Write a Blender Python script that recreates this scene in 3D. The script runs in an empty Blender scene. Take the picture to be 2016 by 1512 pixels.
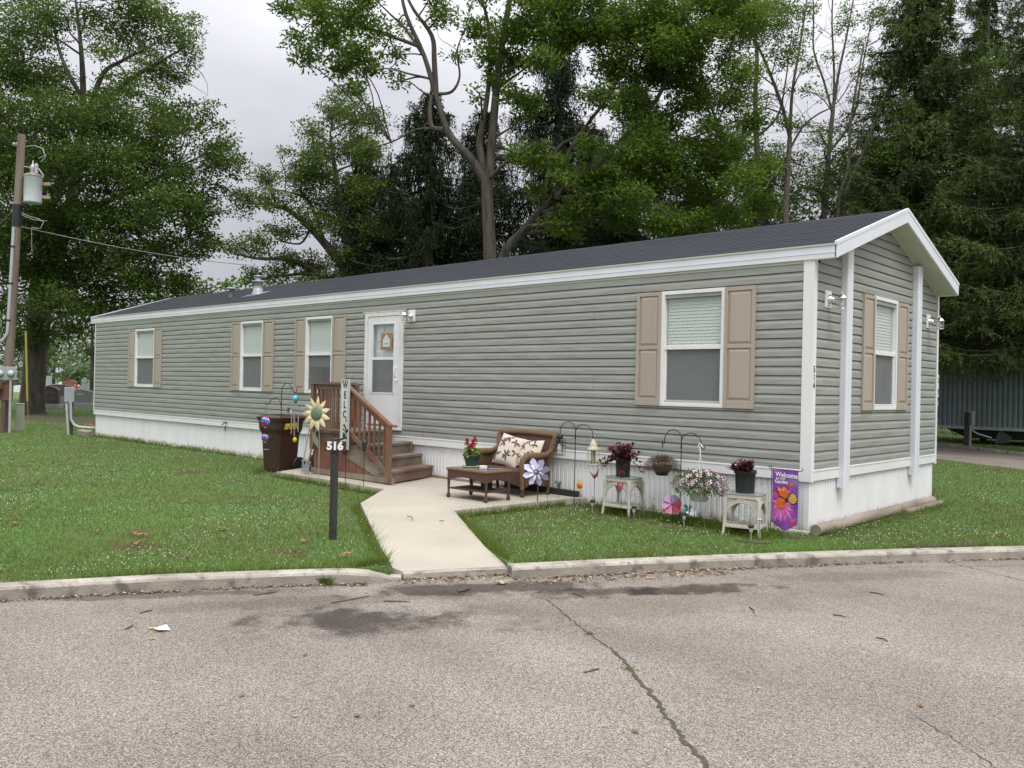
import bpy, math, random
import numpy as np
from mathutils import Vector, Matrix
R=math.radians; PI=math.pi
random.seed(7); rng=np.random.default_rng(11)
S=bpy.context.scene
# ---------------------------------------------------------------- camera
FPX=1674.8; YAW,PIT,ROL=-0.7496,0.0039,0.0218
CAM=np.array([4.2474,-9.7395,1.6584])
_f=np.array([math.sin(YAW)*math.cos(PIT),math.cos(YAW)*math.cos(PIT),math.sin(PIT)])
_r=np.array([math.cos(YAW),-math.sin(YAW),0.]); _u=np.cross(_r,_f)
AR=_r*math.cos(ROL)+_u*math.sin(ROL); AU=-_r*math.sin(ROL)+_u*math.cos(ROL); AF=_f
cd=bpy.data.cameras.new('camera'); cam=bpy.data.objects.new('camera',cd); S.collection.objects.link(cam)
cd.sensor_width=36; cd.lens=36*FPX/2016; cd.clip_start=0.1; cd.clip_end=3000
m=Matrix.Identity(4)
for i in range(3):
    m[i][0]=AR[i]; m[i][1]=AU[i]; m[i][2]=-AF[i]; m[i][3]=CAM[i]
cam.matrix_world=m; S.camera=cam
# ---------------------------------------------------------------- sky, sun, exposure
SUN_EL,SUN_AZ=R(58),R(118)      # azimuth from +Y towards +X
w=bpy.data.worlds.new('World'); S.world=w; w.use_nodes=True
nt=w.node_tree; nt.nodes.clear()
def N(nt,t,**k):
    n=nt.nodes.new(t)
    for a,b in k.items():
        if a in n.inputs.keys() if hasattr(n.inputs,'keys') else False: n.inputs[a].default_value=b
        else: setattr(n,a,b)
    return n
out=nt.nodes.new('ShaderNodeOutputWorld'); sky=nt.nodes.new('ShaderNodeTexSky'); sky.sky_type='NISHITA'
sky.sun_disc=False; sky.sun_elevation=SUN_EL; sky.sun_rotation=SUN_AZ
bg1=nt.nodes.new('ShaderNodeBackground'); bg1.inputs[1].default_value=0.06
nt.links.new(sky.outputs[0],bg1.inputs[0])
geo=nt.nodes.new('ShaderNodeTexCoord'); sp=nt.nodes.new('ShaderNodeSeparateXYZ'); nt.links.new(geo.outputs['Generated'],sp.inputs[0])
mr=nt.nodes.new('ShaderNodeMapRange'); mr.interpolation_type='SMOOTHSTEP'; mr.inputs[1].default_value=0.12; mr.inputs[2].default_value=.95; mr.inputs[3].default_value=0.54; mr.inputs[4].default_value=2.0
nt.links.new(sp.outputs[2],mr.inputs[0])
mp=nt.nodes.new('ShaderNodeMapping'); mp.inputs['Scale'].default_value=(1.0,1.0,2.6); nt.links.new(geo.outputs['Generated'],mp.inputs[0])
nz=nt.nodes.new('ShaderNodeTexNoise'); nz.inputs['Scale'].default_value=2.6; nz.inputs['Detail'].default_value=5; nt.links.new(mp.outputs[0],nz.inputs[0])
rp=nt.nodes.new('ShaderNodeValToRGB'); rp.color_ramp.elements[0].position=.36; rp.color_ramp.elements[1].position=.66
rp.color_ramp.elements[0].color=(.80,.80,.87,1); rp.color_ramp.elements[1].color=(1.02,1.02,1.07,1)
nt.links.new(nz.outputs[0],rp.inputs[0])
bg2=nt.nodes.new('ShaderNodeBackground'); nt.links.new(rp.outputs[0],bg2.inputs[0]); nt.links.new(mr.outputs[0],bg2.inputs[1])
mx=nt.nodes.new('ShaderNodeMixShader'); mx.inputs[0].default_value=.9
nt.links.new(bg1.outputs[0],mx.inputs[1]); nt.links.new(bg2.outputs[0],mx.inputs[2]); nt.links.new(mx.outputs[0],out.inputs[0])
sl=bpy.data.lights.new('sun','SUN'); sl.energy=1.5; sl.angle=R(25); sl.color=(1,.97,.92)
so=bpy.data.objects.new('sun',sl); S.collection.objects.link(so)
sd=Vector((math.sin(SUN_AZ)*math.cos(SUN_EL),math.cos(SUN_AZ)*math.cos(SUN_EL),math.sin(SUN_EL)))
so.rotation_euler=sd.to_track_quat('Z','Y').to_euler()
S.view_settings.view_transform='Standard'; S.view_settings.look='None'; S.view_settings.gamma=1; S.view_settings.use_curve_mapping=False
S.view_settings.exposure=0.33
S.render.engine='CYCLES'; S.cycles.max_bounces=8; S.cycles.transparent_max_bounces=16
# ---------------------------------------------------------------- helpers
COL=S.collection
def at(px,py,D): return CAM+D*(AF+(px-1008)/FPX*AR-(py-756)/FPX*AU)
class MB:
    def __init__(s): s.v=[]; s.f=[]; s.m=[]; s.sm=[]
    def add(s,vs,fs,mi=0,sm=False):
        o=len(s.v); s.v+=[tuple(map(float,v)) for v in vs]; s.f+=[tuple(o+i for i in f) for f in fs]; s.m+=[mi]*len(fs); s.sm+=[sm]*len(fs)
    def box(s,x0,x1,y0,y1,z0,z1,mi=0,M=None,c=0):
        if x0>x1:x0,x1=x1,x0
        if y0>y1:y0,y1=y1,y0
        if z0>z1:z0,z1=z1,z0
        if c>0:   # chamfered box
            vs=[];
            for z,i in ((z0,c),(z0+c,0),(z1-c,0),(z1,c)):
                for (a,b) in ((x0+i,y0+i),(x1-i,y0+i),(x1-i,y1-i),(x0+i,y1-i)): vs.append((a,b,z))
            fs=[(3,2,1,0),(12,13,14,15)]
            for k in range(3):
                for j in range(4): fs.append((4*k+j,4*k+(j+1)%4,4*k+4+(j+1)%4,4*k+4+j))
        else:
            vs=[(x0,y0,z0),(x1,y0,z0),(x1,y1,z0),(x0,y1,z0),(x0,y0,z1),(x1,y0,z1),(x1,y1,z1),(x0,y1,z1)]
            fs=[(3,2,1,0),(4,5,6,7),(0,1,5,4),(1,2,6,5),(2,3,7,6),(3,0,4,7)]
        if M is not None: vs=[tuple(M@Vector(v)) for v in vs]
        s.add(vs,fs,mi)
    def beam(s,p,q,w,h,mi=0,up=(0,0,1),c=0):
        p=Vector(p);q=Vector(q);d=q-p;L=d.length;d.normalize(); u=Vector(up)
        x=d; y=u.cross(x)
        if y.length<1e-4: y=Vector((1,0,0)).cross(x)
        y.normalize(); z=x.cross(y)
        M=Matrix(((x.x,y.x,z.x,p.x),(x.y,y.y,z.y,p.y),(x.z,y.z,z.z,p.z),(0,0,0,1)))
        s.box(0,L,-w/2,w/2,-h/2,h/2,mi,M,c)
    def prism(s,pts,y0,y1,mi=0,M=None,ax='y'):
        n=len(pts)
        g={'y':lambda a,b,t:(a,t,b),'x':lambda a,b,t:(t,a,b),'z':lambda a,b,t:(a,b,t)}[ax]
        vs=[g(a,b,y0) for a,b in pts]+[g(a,b,y1) for a,b in pts]
        if M is not None: vs=[tuple(M@Vector(v)) for v in vs]
        s.add(vs,[tuple(range(n)),tuple(range(2*n-1,n-1,-1))]+[(i,n+i,n+(i+1)%n,(i+1)%n) for i in range(n)],mi)
    def tube(s,pts,r,seg=8,mi=0,cap=True,sm=True):
        pts=[Vector(p) for p in pts]; n=len(pts)
        if not hasattr(r,'__len__'): r=[r]*n
        vs=[];prev=None
        for i,p in enumerate(pts):
            t=(pts[min(i+1,n-1)]-pts[max(i-1,0)])
            if t.length<1e-9: t=Vector((0,0,1))
            t.normalize()
            if prev is None:
                a=Vector((0,0,1)) if abs(t.z)<.9 else Vector((1,0,0)); x=a.cross(t).normalized()
            else:
                x=prev-t*prev.dot(t)
                x=x.normalized() if x.length>1e-6 else Vector((1,0,0))
            prev=x; y=t.cross(x)
            for k in range(seg):
                a=2*PI*k/seg; vs.append(p+(x*math.cos(a)+y*math.sin(a))*r[i])
        fs=[(i*seg+k,i*seg+(k+1)%seg,(i+1)*seg+(k+1)%seg,(i+1)*seg+k) for i in range(n-1) for k in range(seg)]
        s.add(vs,fs,mi,sm)
        if cap: 
            s.add(vs[:seg][::-1],[tuple(range(seg))],mi); s.add(vs[-seg:],[tuple(range(seg))],mi)
    def lathe(s,prof,c=(0,0,0),seg=20,mi=0,sm=True,ax=None,sx=1,sy=1):
        vs=[];n=len(prof)
        for r,z in prof:
            for k in range(seg):
                a=2*PI*k/seg; vs.append(Vector((r*math.cos(a)*sx,r*math.sin(a)*sy,z)))
        if ax is not None:
            q=Vector(ax).to_track_quat('Z','Y').to_matrix(); vs=[q@v for v in vs]
        vs=[v+Vector(c) for v in vs]
        s.add(vs,[(i*seg+k,i*seg+(k+1)%seg,(i+1)*seg+(k+1)%seg,(i+1)*seg+k) for i in range(n-1) for k in range(seg)],mi,sm)
        if prof[0][0]>1e-5: s.add(vs[:seg][::-1],[tuple(range(seg))],mi)
        if prof[-1][0]>1e-5: s.add(vs[-seg:],[tuple(range(seg))],mi)
    def ball(s,c,r,seg=12,mi=0,sz=1):
        n=max(4,seg//2); s.lathe([(max(1e-6,r*math.sin(PI*i/n)),-r*sz*math.cos(PI*i/n)) for i in range(n+1)],c,seg,mi)
    def grid(s,fn,nu,nv,mi=0,sm=True,wrap=False):
        vs=[fn(i/(nu),j/(nv)) for j in range(nv+1) for i in range(nu+1)]
        s.add(vs,[(j*(nu+1)+i,j*(nu+1)+i+1,(j+1)*(nu+1)+i+1,(j+1)*(nu+1)+i) for j in range(nv) for i in range(nu)],mi,sm)
    def poly(s,pts,mi=0): s.add(pts,[tuple(range(len(pts)))],mi)
    def build(s,name,mats,parent=None,loc=None):
        me=bpy.data.meshes.new(name); me.from_pydata(s.v,[],s.f)
        if not isinstance(mats,(list,tuple)): mats=[mats]
        for q in mats: me.materials.append(q)
        me.polygons.foreach_set('material_index',s.m); me.polygons.foreach_set('use_smooth',s.sm); me.update()
        o=bpy.data.objects.new(name,me); COL.objects.link(o)
        if parent is not None: o.parent=parent
        if loc is not None: o.location=loc
        return o
def tag(o,label=None,cat=None,group=None,kind=None):
    if label: o['label']=label
    if cat: o['category']=cat
    if group: o['group']=group
    if kind: o['kind']=kind
    return o
def T(name,label,cat,loc=(0,0,0),rz=0,group=None):
    o=bpy.data.objects.new(name,None); COL.objects.link(o); o.location=loc; o.rotation_euler=(0,0,rz); o.empty_display_size=.1
    return tag(o,label,cat,group)
def st(o,kind='structure'): o['kind']=kind; return o
def dup(o,parent=None):
    c=o.copy(); COL.objects.link(c)
    if parent is not None: c.parent=parent
    for ch in [k for k in bpy.data.objects if k.parent==o]: dup(ch,c)
    return c
_tc=[]
def text_mb(mb,txt,size,M,mi=0,ext=.002,bold=0,sx=1.0):
    cu=bpy.data.curves.new('t','FONT'); cu.body=txt; cu.size=size; cu.extrude=ext; cu.offset=bold; cu.align_x='CENTER'; cu.align_y='CENTER'; cu.resolution_u=3
    o=bpy.data.objects.new('t',cu); COL.objects.link(o); bpy.context.view_layer.update()
    dg=bpy.context.evaluated_depsgraph_get(); me=o.evaluated_get(dg).to_mesh()
    vs=[tuple(M@Vector((v.co.x*sx,v.co.y,v.co.z))) for v in me.vertices]; fs=[tuple(p.vertices) for p in me.polygons]
    mb.add(vs,fs,mi); o.evaluated_get(dg).to_mesh_clear(); bpy.data.objects.remove(o); bpy.data.curves.remove(cu)
def frame(o,x,z):   # matrix with text x-axis -> x dir, text y -> z dir
    x=Vector(x).normalized(); z=Vector(z).normalized(); n=x.cross(z)
    return Matrix(((x.x,z.x,n.x,o[0]),(x.y,z.y,n.y,o[1]),(x.z,z.z,n.z,o[2]),(0,0,0,1)))
# ---------------------------------------------------------------- materials
def mat(name,col=(.5,.5,.5),rough=.6,metal=0,var=None,vscale=8,bump=0,bscale=40,spec=.5,coords='Object',stretch=(1,1,1),detail=4,sheen=0):
    mt=bpy.data.materials.new(name); mt.use_nodes=True; nt=mt.node_tree; b=nt.nodes['Principled BSDF']
    b.inputs['Base Color'].default_value=(*col,1); b.inputs['Roughness'].default_value=rough; b.inputs['Metallic'].default_value=metal
    b.inputs['Specular IOR Level'].default_value=spec
    tc=nt.nodes.new('ShaderNodeTexCoord'); mp=nt.nodes.new('ShaderNodeMapping'); mp.inputs['Scale'].default_value=stretch; nt.links.new(tc.outputs[coords],mp.inputs[0])
    if var is not None:
        n=nt.nodes.new('ShaderNodeTexNoise'); n.inputs['Scale'].default_value=vscale; n.inputs['Detail'].default_value=detail; nt.links.new(mp.outputs[0],n.inputs[0])
        r=nt.nodes.new('ShaderNodeValToRGB'); r.color_ramp.elements[0].position=.32; r.color_ramp.elements[1].position=.68
        r.color_ramp.elements[0].color=(*var,1); r.color_ramp.elements[1].color=(*col,1)
        nt.links.new(n.outputs[0],r.inputs[0]); nt.links.new(r.outputs[0],b.inputs['Base Color'])
    if bump:
        n2=nt.nodes.new('ShaderNodeTexNoise'); n2.inputs['Scale'].default_value=bscale; n2.inputs['Detail'].default_value=4; nt.links.new(mp.outputs[0],n2.inputs[0])
        bp=nt.nodes.new('ShaderNodeBump'); bp.inputs['Strength'].default_value=bump; bp.inputs['Distance'].default_value=.01
        nt.links.new(n2.outputs[0],bp.inputs['Height']); nt.links.new(bp.outputs[0],b.inputs['Normal'])
    return mt
def nodes(mt): return mt.node_tree,mt.node_tree.nodes['Principled BSDF']
def link_noise_mix(mt,col2,scale,lo,hi,stretch=(1,1,1),detail=6):
    """mix a second true colour over the base colour where a noise passes lo..hi"""
    nt,b=nodes(mt); src=b.inputs['Base Color'].links[0].from_socket if b.inputs['Base Color'].links else None
    tc=nt.nodes.new('ShaderNodeTexCoord'); mp=nt.nodes.new('ShaderNodeMapping'); mp.inputs['Scale'].default_value=stretch; nt.links.new(tc.outputs['Object'],mp.inputs[0])
    n=nt.nodes.new('ShaderNodeTexNoise'); n.inputs['Scale'].default_value=scale; n.inputs['Detail'].default_value=detail; nt.links.new(mp.outputs[0],n.inputs[0])
    r=nt.nodes.new('ShaderNodeMapRange'); r.inputs[1].default_value=lo; r.inputs[2].default_value=hi; nt.links.new(n.outputs[0],r.inputs[0])
    mx=nt.nodes.new('ShaderNodeMix'); mx.data_type='RGBA'; nt.links.new(r.outputs[0],mx.inputs[0])
    if src: nt.links.new(src,mx.inputs[6])
    else: mx.inputs[6].default_value=b.inputs['Base Color'].default_value
    mx.inputs[7].default_value=(*col2,1); nt.links.new(mx.outputs[2],b.inputs['Base Color']); return r
def leafmat(name,c1,c2,trans=.35,scale=.35,c3=None,rough=.5):
    mt=bpy.data.materials.new(name); mt.use_nodes=True; nt=mt.node_tree; b=nt.nodes['Principled BSDF']; o=nt.nodes['Material Output']
    g=nt.nodes.new('ShaderNodeNewGeometry'); r=nt.nodes.new('ShaderNodeValToRGB'); r.color_ramp.elements[0].color=(*c1,1); r.color_ramp.elements[1].color=(*c2,1)
    tc=nt.nodes.new('ShaderNodeTexCoord'); n=nt.nodes.new('ShaderNodeTexNoise'); n.inputs['Scale'].default_value=scale; n.inputs['Detail'].default_value=3; nt.links.new(tc.outputs['Object'],n.inputs[0])
    m1=nt.nodes.new('ShaderNodeMath'); m1.operation='MULTIPLY_ADD'; m1.inputs[1].default_value=.45; nt.links.new(g.outputs['Random Per Island'],m1.inputs[0])
    m2=nt.nodes.new('ShaderNodeMath'); m2.operation='MULTIPLY_ADD'; m2.inputs[1].default_value=1.6; m2.inputs[2].default_value=-.52; nt.links.new(n.outputs[0],m2.inputs[0]); nt.links.new(m2.outputs[0],m1.inputs[2])
    nt.links.new(m1.outputs[0],r.inputs[0])
    if c3:
        e=r.color_ramp.elements.new(.985); e.color=(*c2,1); r.color_ramp.elements[-1].color=(*c3,1)
    nt.links.new(r.outputs[0],b.inputs['Base Color']); b.inputs['Roughness'].default_value=.7; b.inputs['Specular IOR Level'].default_value=.12
    t=nt.nodes.new('ShaderNodeBsdfTranslucent'); nt.links.new(r.outputs[0],t.inputs[0]); mx=nt.nodes.new('ShaderNodeMixShader'); mx.inputs[0].default_value=trans
    nt.links.new(b.outputs[0],mx.inputs[1]); nt.links.new(t.outputs[0],mx.inputs[2]); nt.links.new(mx.outputs[0],o.inputs[0]); return mt
M={}
M['siding']=mat('vinyl_siding',(.298,.308,.276),.55,var=(.276,.286,.256),vscale=1.3,bump=.06,bscale=60,stretch=(.3,.3,3))
# WAVY: slow buckling of the vinyl sheets
def wavy(mt):
    nt,b=nodes(mt); old=b.inputs['Normal'].links[0].from_node; tc=nt.nodes.new('ShaderNodeTexCoord'); mp=nt.nodes.new('ShaderNodeMapping'); mp.inputs['Scale'].default_value=(1.3,1.3,4); nt.links.new(tc.outputs['Object'],mp.inputs[0]); n=nt.nodes.new('ShaderNodeTexNoise'); n.inputs['Scale'].default_value=1.2; n.inputs['Detail'].default_value=2; nt.links.new(mp.outputs[0],n.inputs[0])
    bp=nt.nodes.new('ShaderNodeBump'); bp.inputs['Strength'].default_value=.6; bp.inputs['Distance'].default_value=.05; nt.links.new(n.outputs[0],bp.inputs['Height']); nt.links.new(old.outputs[0],bp.inputs['Normal']); nt.links.new(bp.outputs[0],b.inputs['Normal'])
wavy(M['siding'])
M['white']=mat('white_vinyl',(.80,.80,.80),.45,var=(.74,.74,.73),vscale=2.5)
M['white_old']=mat('weathered_white_paint',(.78,.77,.74),.6,var=(.66,.64,.6),vscale=7,stretch=(3,3,.6)); link_noise_mix(M['white_old'],(.34,.31,.27),22,.64,.70,(1,1,.12))
M['fascia']=mat('white_metal_fascia',(.74,.76,.80),.4,var=(.68,.7,.74),vscale=1.5)
M['skirt']=mat('ribbed_white_skirting',(.86,.86,.87),.5,var=(.78,.78,.77),vscale=2.2,stretch=(1,1,.35))
def skirt_dirt():
    nt,b=nodes(M['skirt']); src=b.inputs['Base Color'].links[0].from_socket
    tc=nt.nodes.new('ShaderNodeTexCoord'); s=nt.nodes.new('ShaderNodeSeparateXYZ'); nt.links.new(tc.outputs['Object'],s.inputs[0])
    a=nt.nodes.new('ShaderNodeMapRange'); a.inputs[1].default_value=.26; a.inputs[2].default_value=-.03; nt.links.new(s.outputs[2],a.inputs[0])
    mp=nt.nodes.new('ShaderNodeMapping'); mp.inputs['Scale'].default_value=(14,14,2.2); nt.links.new(tc.outputs['Object'],mp.inputs[0])
    n=nt.nodes.new('ShaderNodeTexNoise'); n.inputs['Scale'].default_value=1.0; n.inputs['Detail'].default_value=5; nt.links.new(mp.outputs[0],n.inputs[0])
    m1=nt.nodes.new('ShaderNodeMath'); m1.operation='MULTIPLY'; nt.links.new(a.outputs[0],m1.inputs[0]); nt.links.new(n.outputs[0],m1.inputs[1])
    r=nt.nodes.new('ShaderNodeMapRange'); r.inputs[1].default_value=.24; r.inputs[2].default_value=.46; r.inputs[4].default_value=.8; nt.links.new(m1.outputs[0],r.inputs[0])
    mx=nt.nodes.new('ShaderNodeMix'); mx.data_type='RGBA'; nt.links.new(r.outputs[0],mx.inputs[0]); nt.links.new(src,mx.inputs[6]); mx.inputs[7].default_value=(.30,.20,.12,1)
    nt.links.new(mx.outputs[2],b.inputs['Base Color'])
skirt_dirt()
M['shutter']=mat('tan_shutter',(.405,.35,.285),.6,var=(.375,.32,.26),vscale=3,bump=.05,bscale=80,stretch=(1,1,.1))
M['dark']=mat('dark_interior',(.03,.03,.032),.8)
M['screen_dark']=mat('screen_grey',(.12,.125,.13),.7)
M['blind']=mat('white_blind',(.64,.68,.64),.6)
M['blacksteel']=mat('black_steel',(.018,.018,.02),.4,.3)
M['black']=mat('black_plastic',(.02,.02,.022),.45)
M['steel']=mat('galvanised_steel',(.40,.42,.43),.5,.35,var=(.33,.34,.35),vscale=6)
M['chrome']=mat('bright_metal',(.75,.75,.76),.2,1)
M['grey_paint']=mat('grey_enamel',(.36,.39,.41),.5,var=(.31,.335,.35),vscale=5)
M['pvc']=mat('grey_conduit',(.5,.51,.53),.45,.2,var=(.43,.44,.46),vscale=6)
M['concrete']=mat('concrete_walk',(.455,.415,.335),.85,var=(.385,.35,.28),vscale=1.3,bump=.12,bscale=90,detail=8); link_noise_mix(M['concrete'],(.40,.355,.28),3,.55,.85); link_noise_mix(M['concrete'],(.40,.36,.29),60,.60,.72)
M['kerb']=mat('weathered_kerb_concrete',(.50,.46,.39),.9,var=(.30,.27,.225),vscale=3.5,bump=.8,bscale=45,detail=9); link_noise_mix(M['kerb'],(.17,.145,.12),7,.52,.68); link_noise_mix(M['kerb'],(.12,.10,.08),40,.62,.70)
M['kerbface']=mat('darker_kerb_face',(.33,.30,.25),.9,var=(.22,.195,.16),vscale=4,bump=.8,bscale=45,detail=9); link_noise_mix(M['kerbface'],(.13,.11,.09),7,.55,.7)  # upright kerb face coloured darker than the kerb top, with noise blotches
M['bark']=mat('grey_bark',(.115,.098,.08),.95,var=(.045,.038,.03),vscale=7,bump=1.0,bscale=16,stretch=(1,1,.22))
M['bark2']=mat('brown_bark',(.12,.1,.08),.9,var=(.055,.045,.037),vscale=6,bump=1.0,bscale=14,stretch=(1,1,.22))
M['twigbark']=mat('pale_bark',(.16,.14,.11),.9,var=(.08,.068,.055),vscale=6)
def wood(name,c,v,g=None):
    mt=mat(name,c,.8,var=v,vscale=3,bump=.35,bscale=30,stretch=(1,1,1),detail=7)
    if g: link_noise_mix(mt,g,1.7,.48,.62)
    return mt
M['deckwood']=wood('weathered_deck_wood',(.20,.125,.08),(.115,.075,.05),(.20,.165,.13))
M['redwood']=wood('red_stained_wood',(.25,.105,.06),(.14,.06,.04),(.19,.13,.09))
M['greywood']=wood('grey_weathered_wood',(.29,.24,.18),(.17,.135,.10))
M['polewood']=mat('utility_pole_wood',(.25,.21,.17),.85,var=(.12,.08,.06),vscale=3,bump=.5,bscale=20,stretch=(1,1,.12))
M['rustwood']=mat('old_rusty_timber',(.2,.11,.075),.9,var=(.09,.06,.045),vscale=4,bump=.5,bscale=20,stretch=(1,1,.15))
M['cart']=mat('brown_cart_plastic',(.052,.022,.016),.42,var=(.043,.018,.013),vscale=3)
def roofmat():
    mt=mat('charcoal_shingles',(.06,.06,.07),.95,spec=.15); nt,b=nodes(mt)
    tc=nt.nodes.new('ShaderNodeTexCoord'); br=nt.nodes.new('ShaderNodeTexBrick'); br.inputs['Scale'].default_value=1
    br.inputs['Brick Width'].default_value=.28; br.inputs['Row Height'].default_value=.14; br.inputs['Mortar Size'].default_value=.006; br.inputs['Bias'].default_value=-.1
    br.inputs['Color1'].default_value=(.044,.047,.055,1); br.inputs['Color2'].default_value=(.050,.053,.061,1); br.inputs['Mortar'].default_value=(.032,.033,.038,1)
    nt.links.new(tc.outputs['UV'] if False else tc.outputs['Object'],br.inputs[0])
    n=nt.nodes.new('ShaderNodeTexNoise'); n.inputs['Scale'].default_value=240; nt.links.new(tc.outputs['Object'],n.inputs[0])
    mx=nt.nodes.new('ShaderNodeMix'); mx.data_type='RGBA'; mx.blend_type='OVERLAY'; mx.inputs[0].default_value=.5; nt.links.new(br.outputs[0],mx.inputs[6]); nt.links.new(n.outputs[0],mx.inputs[7])
    nt.links.new(mx.outputs[2],b.inputs['Base Color'])
    bp=nt.nodes.new('ShaderNodeBump'); bp.inputs['Strength'].default_value=.4; bp.inputs['Distance'].default_value=.01; nt.links.new(n.outputs[0],bp.inputs['Height']); nt.links.new(bp.outputs[0],b.inputs['Normal'])
    return mt
M['roof']=roofmat()
def glassmat(name,tint,op,rough=.02):
    mt=bpy.data.materials.new(name); mt.use_nodes=True; nt=mt.node_tree; nt.nodes.clear(); o=nt.nodes.new('ShaderNodeOutputMaterial')
    t=nt.nodes.new('ShaderNodeBsdfTransparent'); t.inputs[0].default_value=(*tint,1); g=nt.nodes.new('ShaderNodeBsdfGlossy'); g.inputs['Roughness'].default_value=rough
    f=nt.nodes.new('ShaderNodeLayerWeight'); f.inputs[0].default_value=.5; p5_=nt.nodes.new('ShaderNodeMath'); p5_.operation='POWER'; p5_.inputs[1].default_value=4; nt.links.new(f.outputs['Facing'],p5_.inputs[0]); a=nt.nodes.new('ShaderNodeMath'); a.operation='MULTIPLY_ADD'; a.inputs[1].default_value=.85; a.inputs[2].default_value=op; nt.links.new(p5_.outputs[0],a.inputs[0])
    mx=nt.nodes.new('ShaderNodeMixShader'); nt.links.new(a.outputs[0],mx.inputs[0]); nt.links.new(t.outputs[0],mx.inputs[1]); nt.links.new(g.outputs[0],mx.inputs[2]); nt.links.new(mx.outputs[0],o.inputs[0]); return mt
M['glass']=glassmat('window_glass',(.96,.99,.975),.13)
M['lampglass']=glassmat('lamp_glass',(.93,.93,.93),.04)
def screenmat():
    mt=bpy.data.materials.new('insect_screen'); mt.use_nodes=True; nt=mt.node_tree; nt.nodes.clear(); o=nt.nodes.new('ShaderNodeOutputMaterial')
    t=nt.nodes.new('ShaderNodeBsdfTransparent'); d=nt.nodes.new('ShaderNodeBsdfDiffuse'); d.inputs[0].default_value=(.17,.175,.18,1)
    mx=nt.nodes.new('ShaderNodeMixShader'); mx.inputs[0].default_value=.62; nt.links.new(t.outputs[0],mx.inputs[1]); nt.links.new(d.outputs[0],mx.inputs[2]); nt.links.new(mx.outputs[0],o.inputs[0]); return mt
M['screen']=screenmat()
def wicker(name,c1,c2,sc=90):
    mt=mat(name,c1,.7); nt,b=nodes(mt); tc=nt.nodes.new('ShaderNodeTexCoord')
    hs=[]
    for dr in ('X','Z'):
        wv=nt.nodes.new('ShaderNodeTexWave'); wv.bands_direction=dr; wv.inputs['Scale'].default_value=sc/6.28; wv.inputs['Distortion'].default_value=1.2; wv.inputs['Detail'].default_value=1; nt.links.new(tc.outputs['Object'],wv.inputs[0]); hs.append(wv)
    mm=nt.nodes.new('ShaderNodeMath'); mm.operation='MULTIPLY'; nt.links.new(hs[0].outputs[1],mm.inputs[0]); nt.links.new(hs[1].outputs[1],mm.inputs[1])
    r=nt.nodes.new('ShaderNodeValToRGB'); r.color_ramp.elements[0].color=(*c2,1); r.color_ramp.elements[1].color=(*c1,1); r.color_ramp.elements[1].position=.5; nt.links.new(mm.outputs[0],r.inputs[0]); nt.links.new(r.outputs[0],b.inputs['Base Color'])
    bp=nt.nodes.new('ShaderNodeBump'); bp.inputs['Strength'].default_value=.8; bp.inputs['Distance'].default_value=.005; nt.links.new(mm.outputs[0],bp.inputs['Height']); nt.links.new(bp.outputs[0],b.inputs['Normal']); return mt
M['wicker']=wicker('brown_wicker',(.15,.068,.042),(.055,.026,.018),240)
M['wickertan']=wicker('tan_wicker',(.26,.165,.075),(.12,.07,.033),240)
M['wickerwhite']=wicker('weathered_white_wicker',(.80,.77,.70),(.52,.47,.40),300)
def col(n,c,r=.5,m=0): 
    if n not in M: M[n]=mat(n,c,r,m)
    return M[n]
# ground materials -------------------------------------------------
def grassground():
    mt=mat('lawn_soil_and_turf',(.05,.085,.022),.95); nt,b=nodes(mt); tc=nt.nodes.new('ShaderNodeTexCoord')
    n1=nt.nodes.new('ShaderNodeTexNoise'); n1.inputs['Scale'].default_value=.45; n1.inputs['Detail'].default_value=5; nt.links.new(tc.outputs['Object'],n1.inputs[0])
    r1=nt.nodes.new('ShaderNodeValToRGB'); e=r1.color_ramp.elements; e[0].position=.36; e[0].color=(.095,.13,.038,1); e[1].position=.62; e[1].color=(.075,.165,.036,1); nt.links.new(n1.outputs[0],r1.inputs[0])
    n2=nt.nodes.new('ShaderNodeTexNoise'); n2.inputs['Scale'].default_value=22; n2.inputs['Detail'].default_value=8; nt.links.new(tc.outputs['Object'],n2.inputs[0])
    mx=nt.nodes.new('ShaderNodeMix'); mx.data_type='RGBA'; mx.blend_type='OVERLAY'; mx.inputs[0].default_value=.8; nt.links.new(r1.outputs[0],mx.inputs[6]); nt.links.new(n2.outputs[0],mx.inputs[7])
    n3=nt.nodes.new('ShaderNodeTexNoise'); n3.inputs['Scale'].default_value=1.1; n3.inputs['Detail'].default_value=6; nt.links.new(tc.outputs['Object'],n3.inputs[0])
    r3=nt.nodes.new('ShaderNodeMapRange'); r3.inputs[1].default_value=.60; r3.inputs[2].default_value=.68; nt.links.new(n3.outputs[0],r3.inputs[0])
    m3=nt.nodes.new('ShaderNodeMix'); m3.data_type='RGBA'; nt.links.new(r3.outputs[0],m3.inputs[0]); nt.links.new(mx.outputs[2],m3.inputs[6]); m3.inputs[7].default_value=(.10,.075,.045,1)
    nt.links.new(m3.outputs[2],b.inputs['Base Color'])
    bp=nt.nodes.new('ShaderNodeBump'); bp.inputs['Strength'].default_value=.9; bp.inputs['Distance'].default_value=.03; nt.links.new(n2.outputs[0],bp.inputs['Height']); nt.links.new(bp.outputs[0],b.inputs['Normal']); return mt
M['ground']=grassground()
M['blade']=leafmat('grass_blades',(.100,.144,.027),(.178,.245,.046),.35,.5,None,.6)
M['soil']=mat('bare_soil',(.11,.08,.055),.95,var=(.055,.042,.03),vscale=9,bump=.8,bscale=30)
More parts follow.
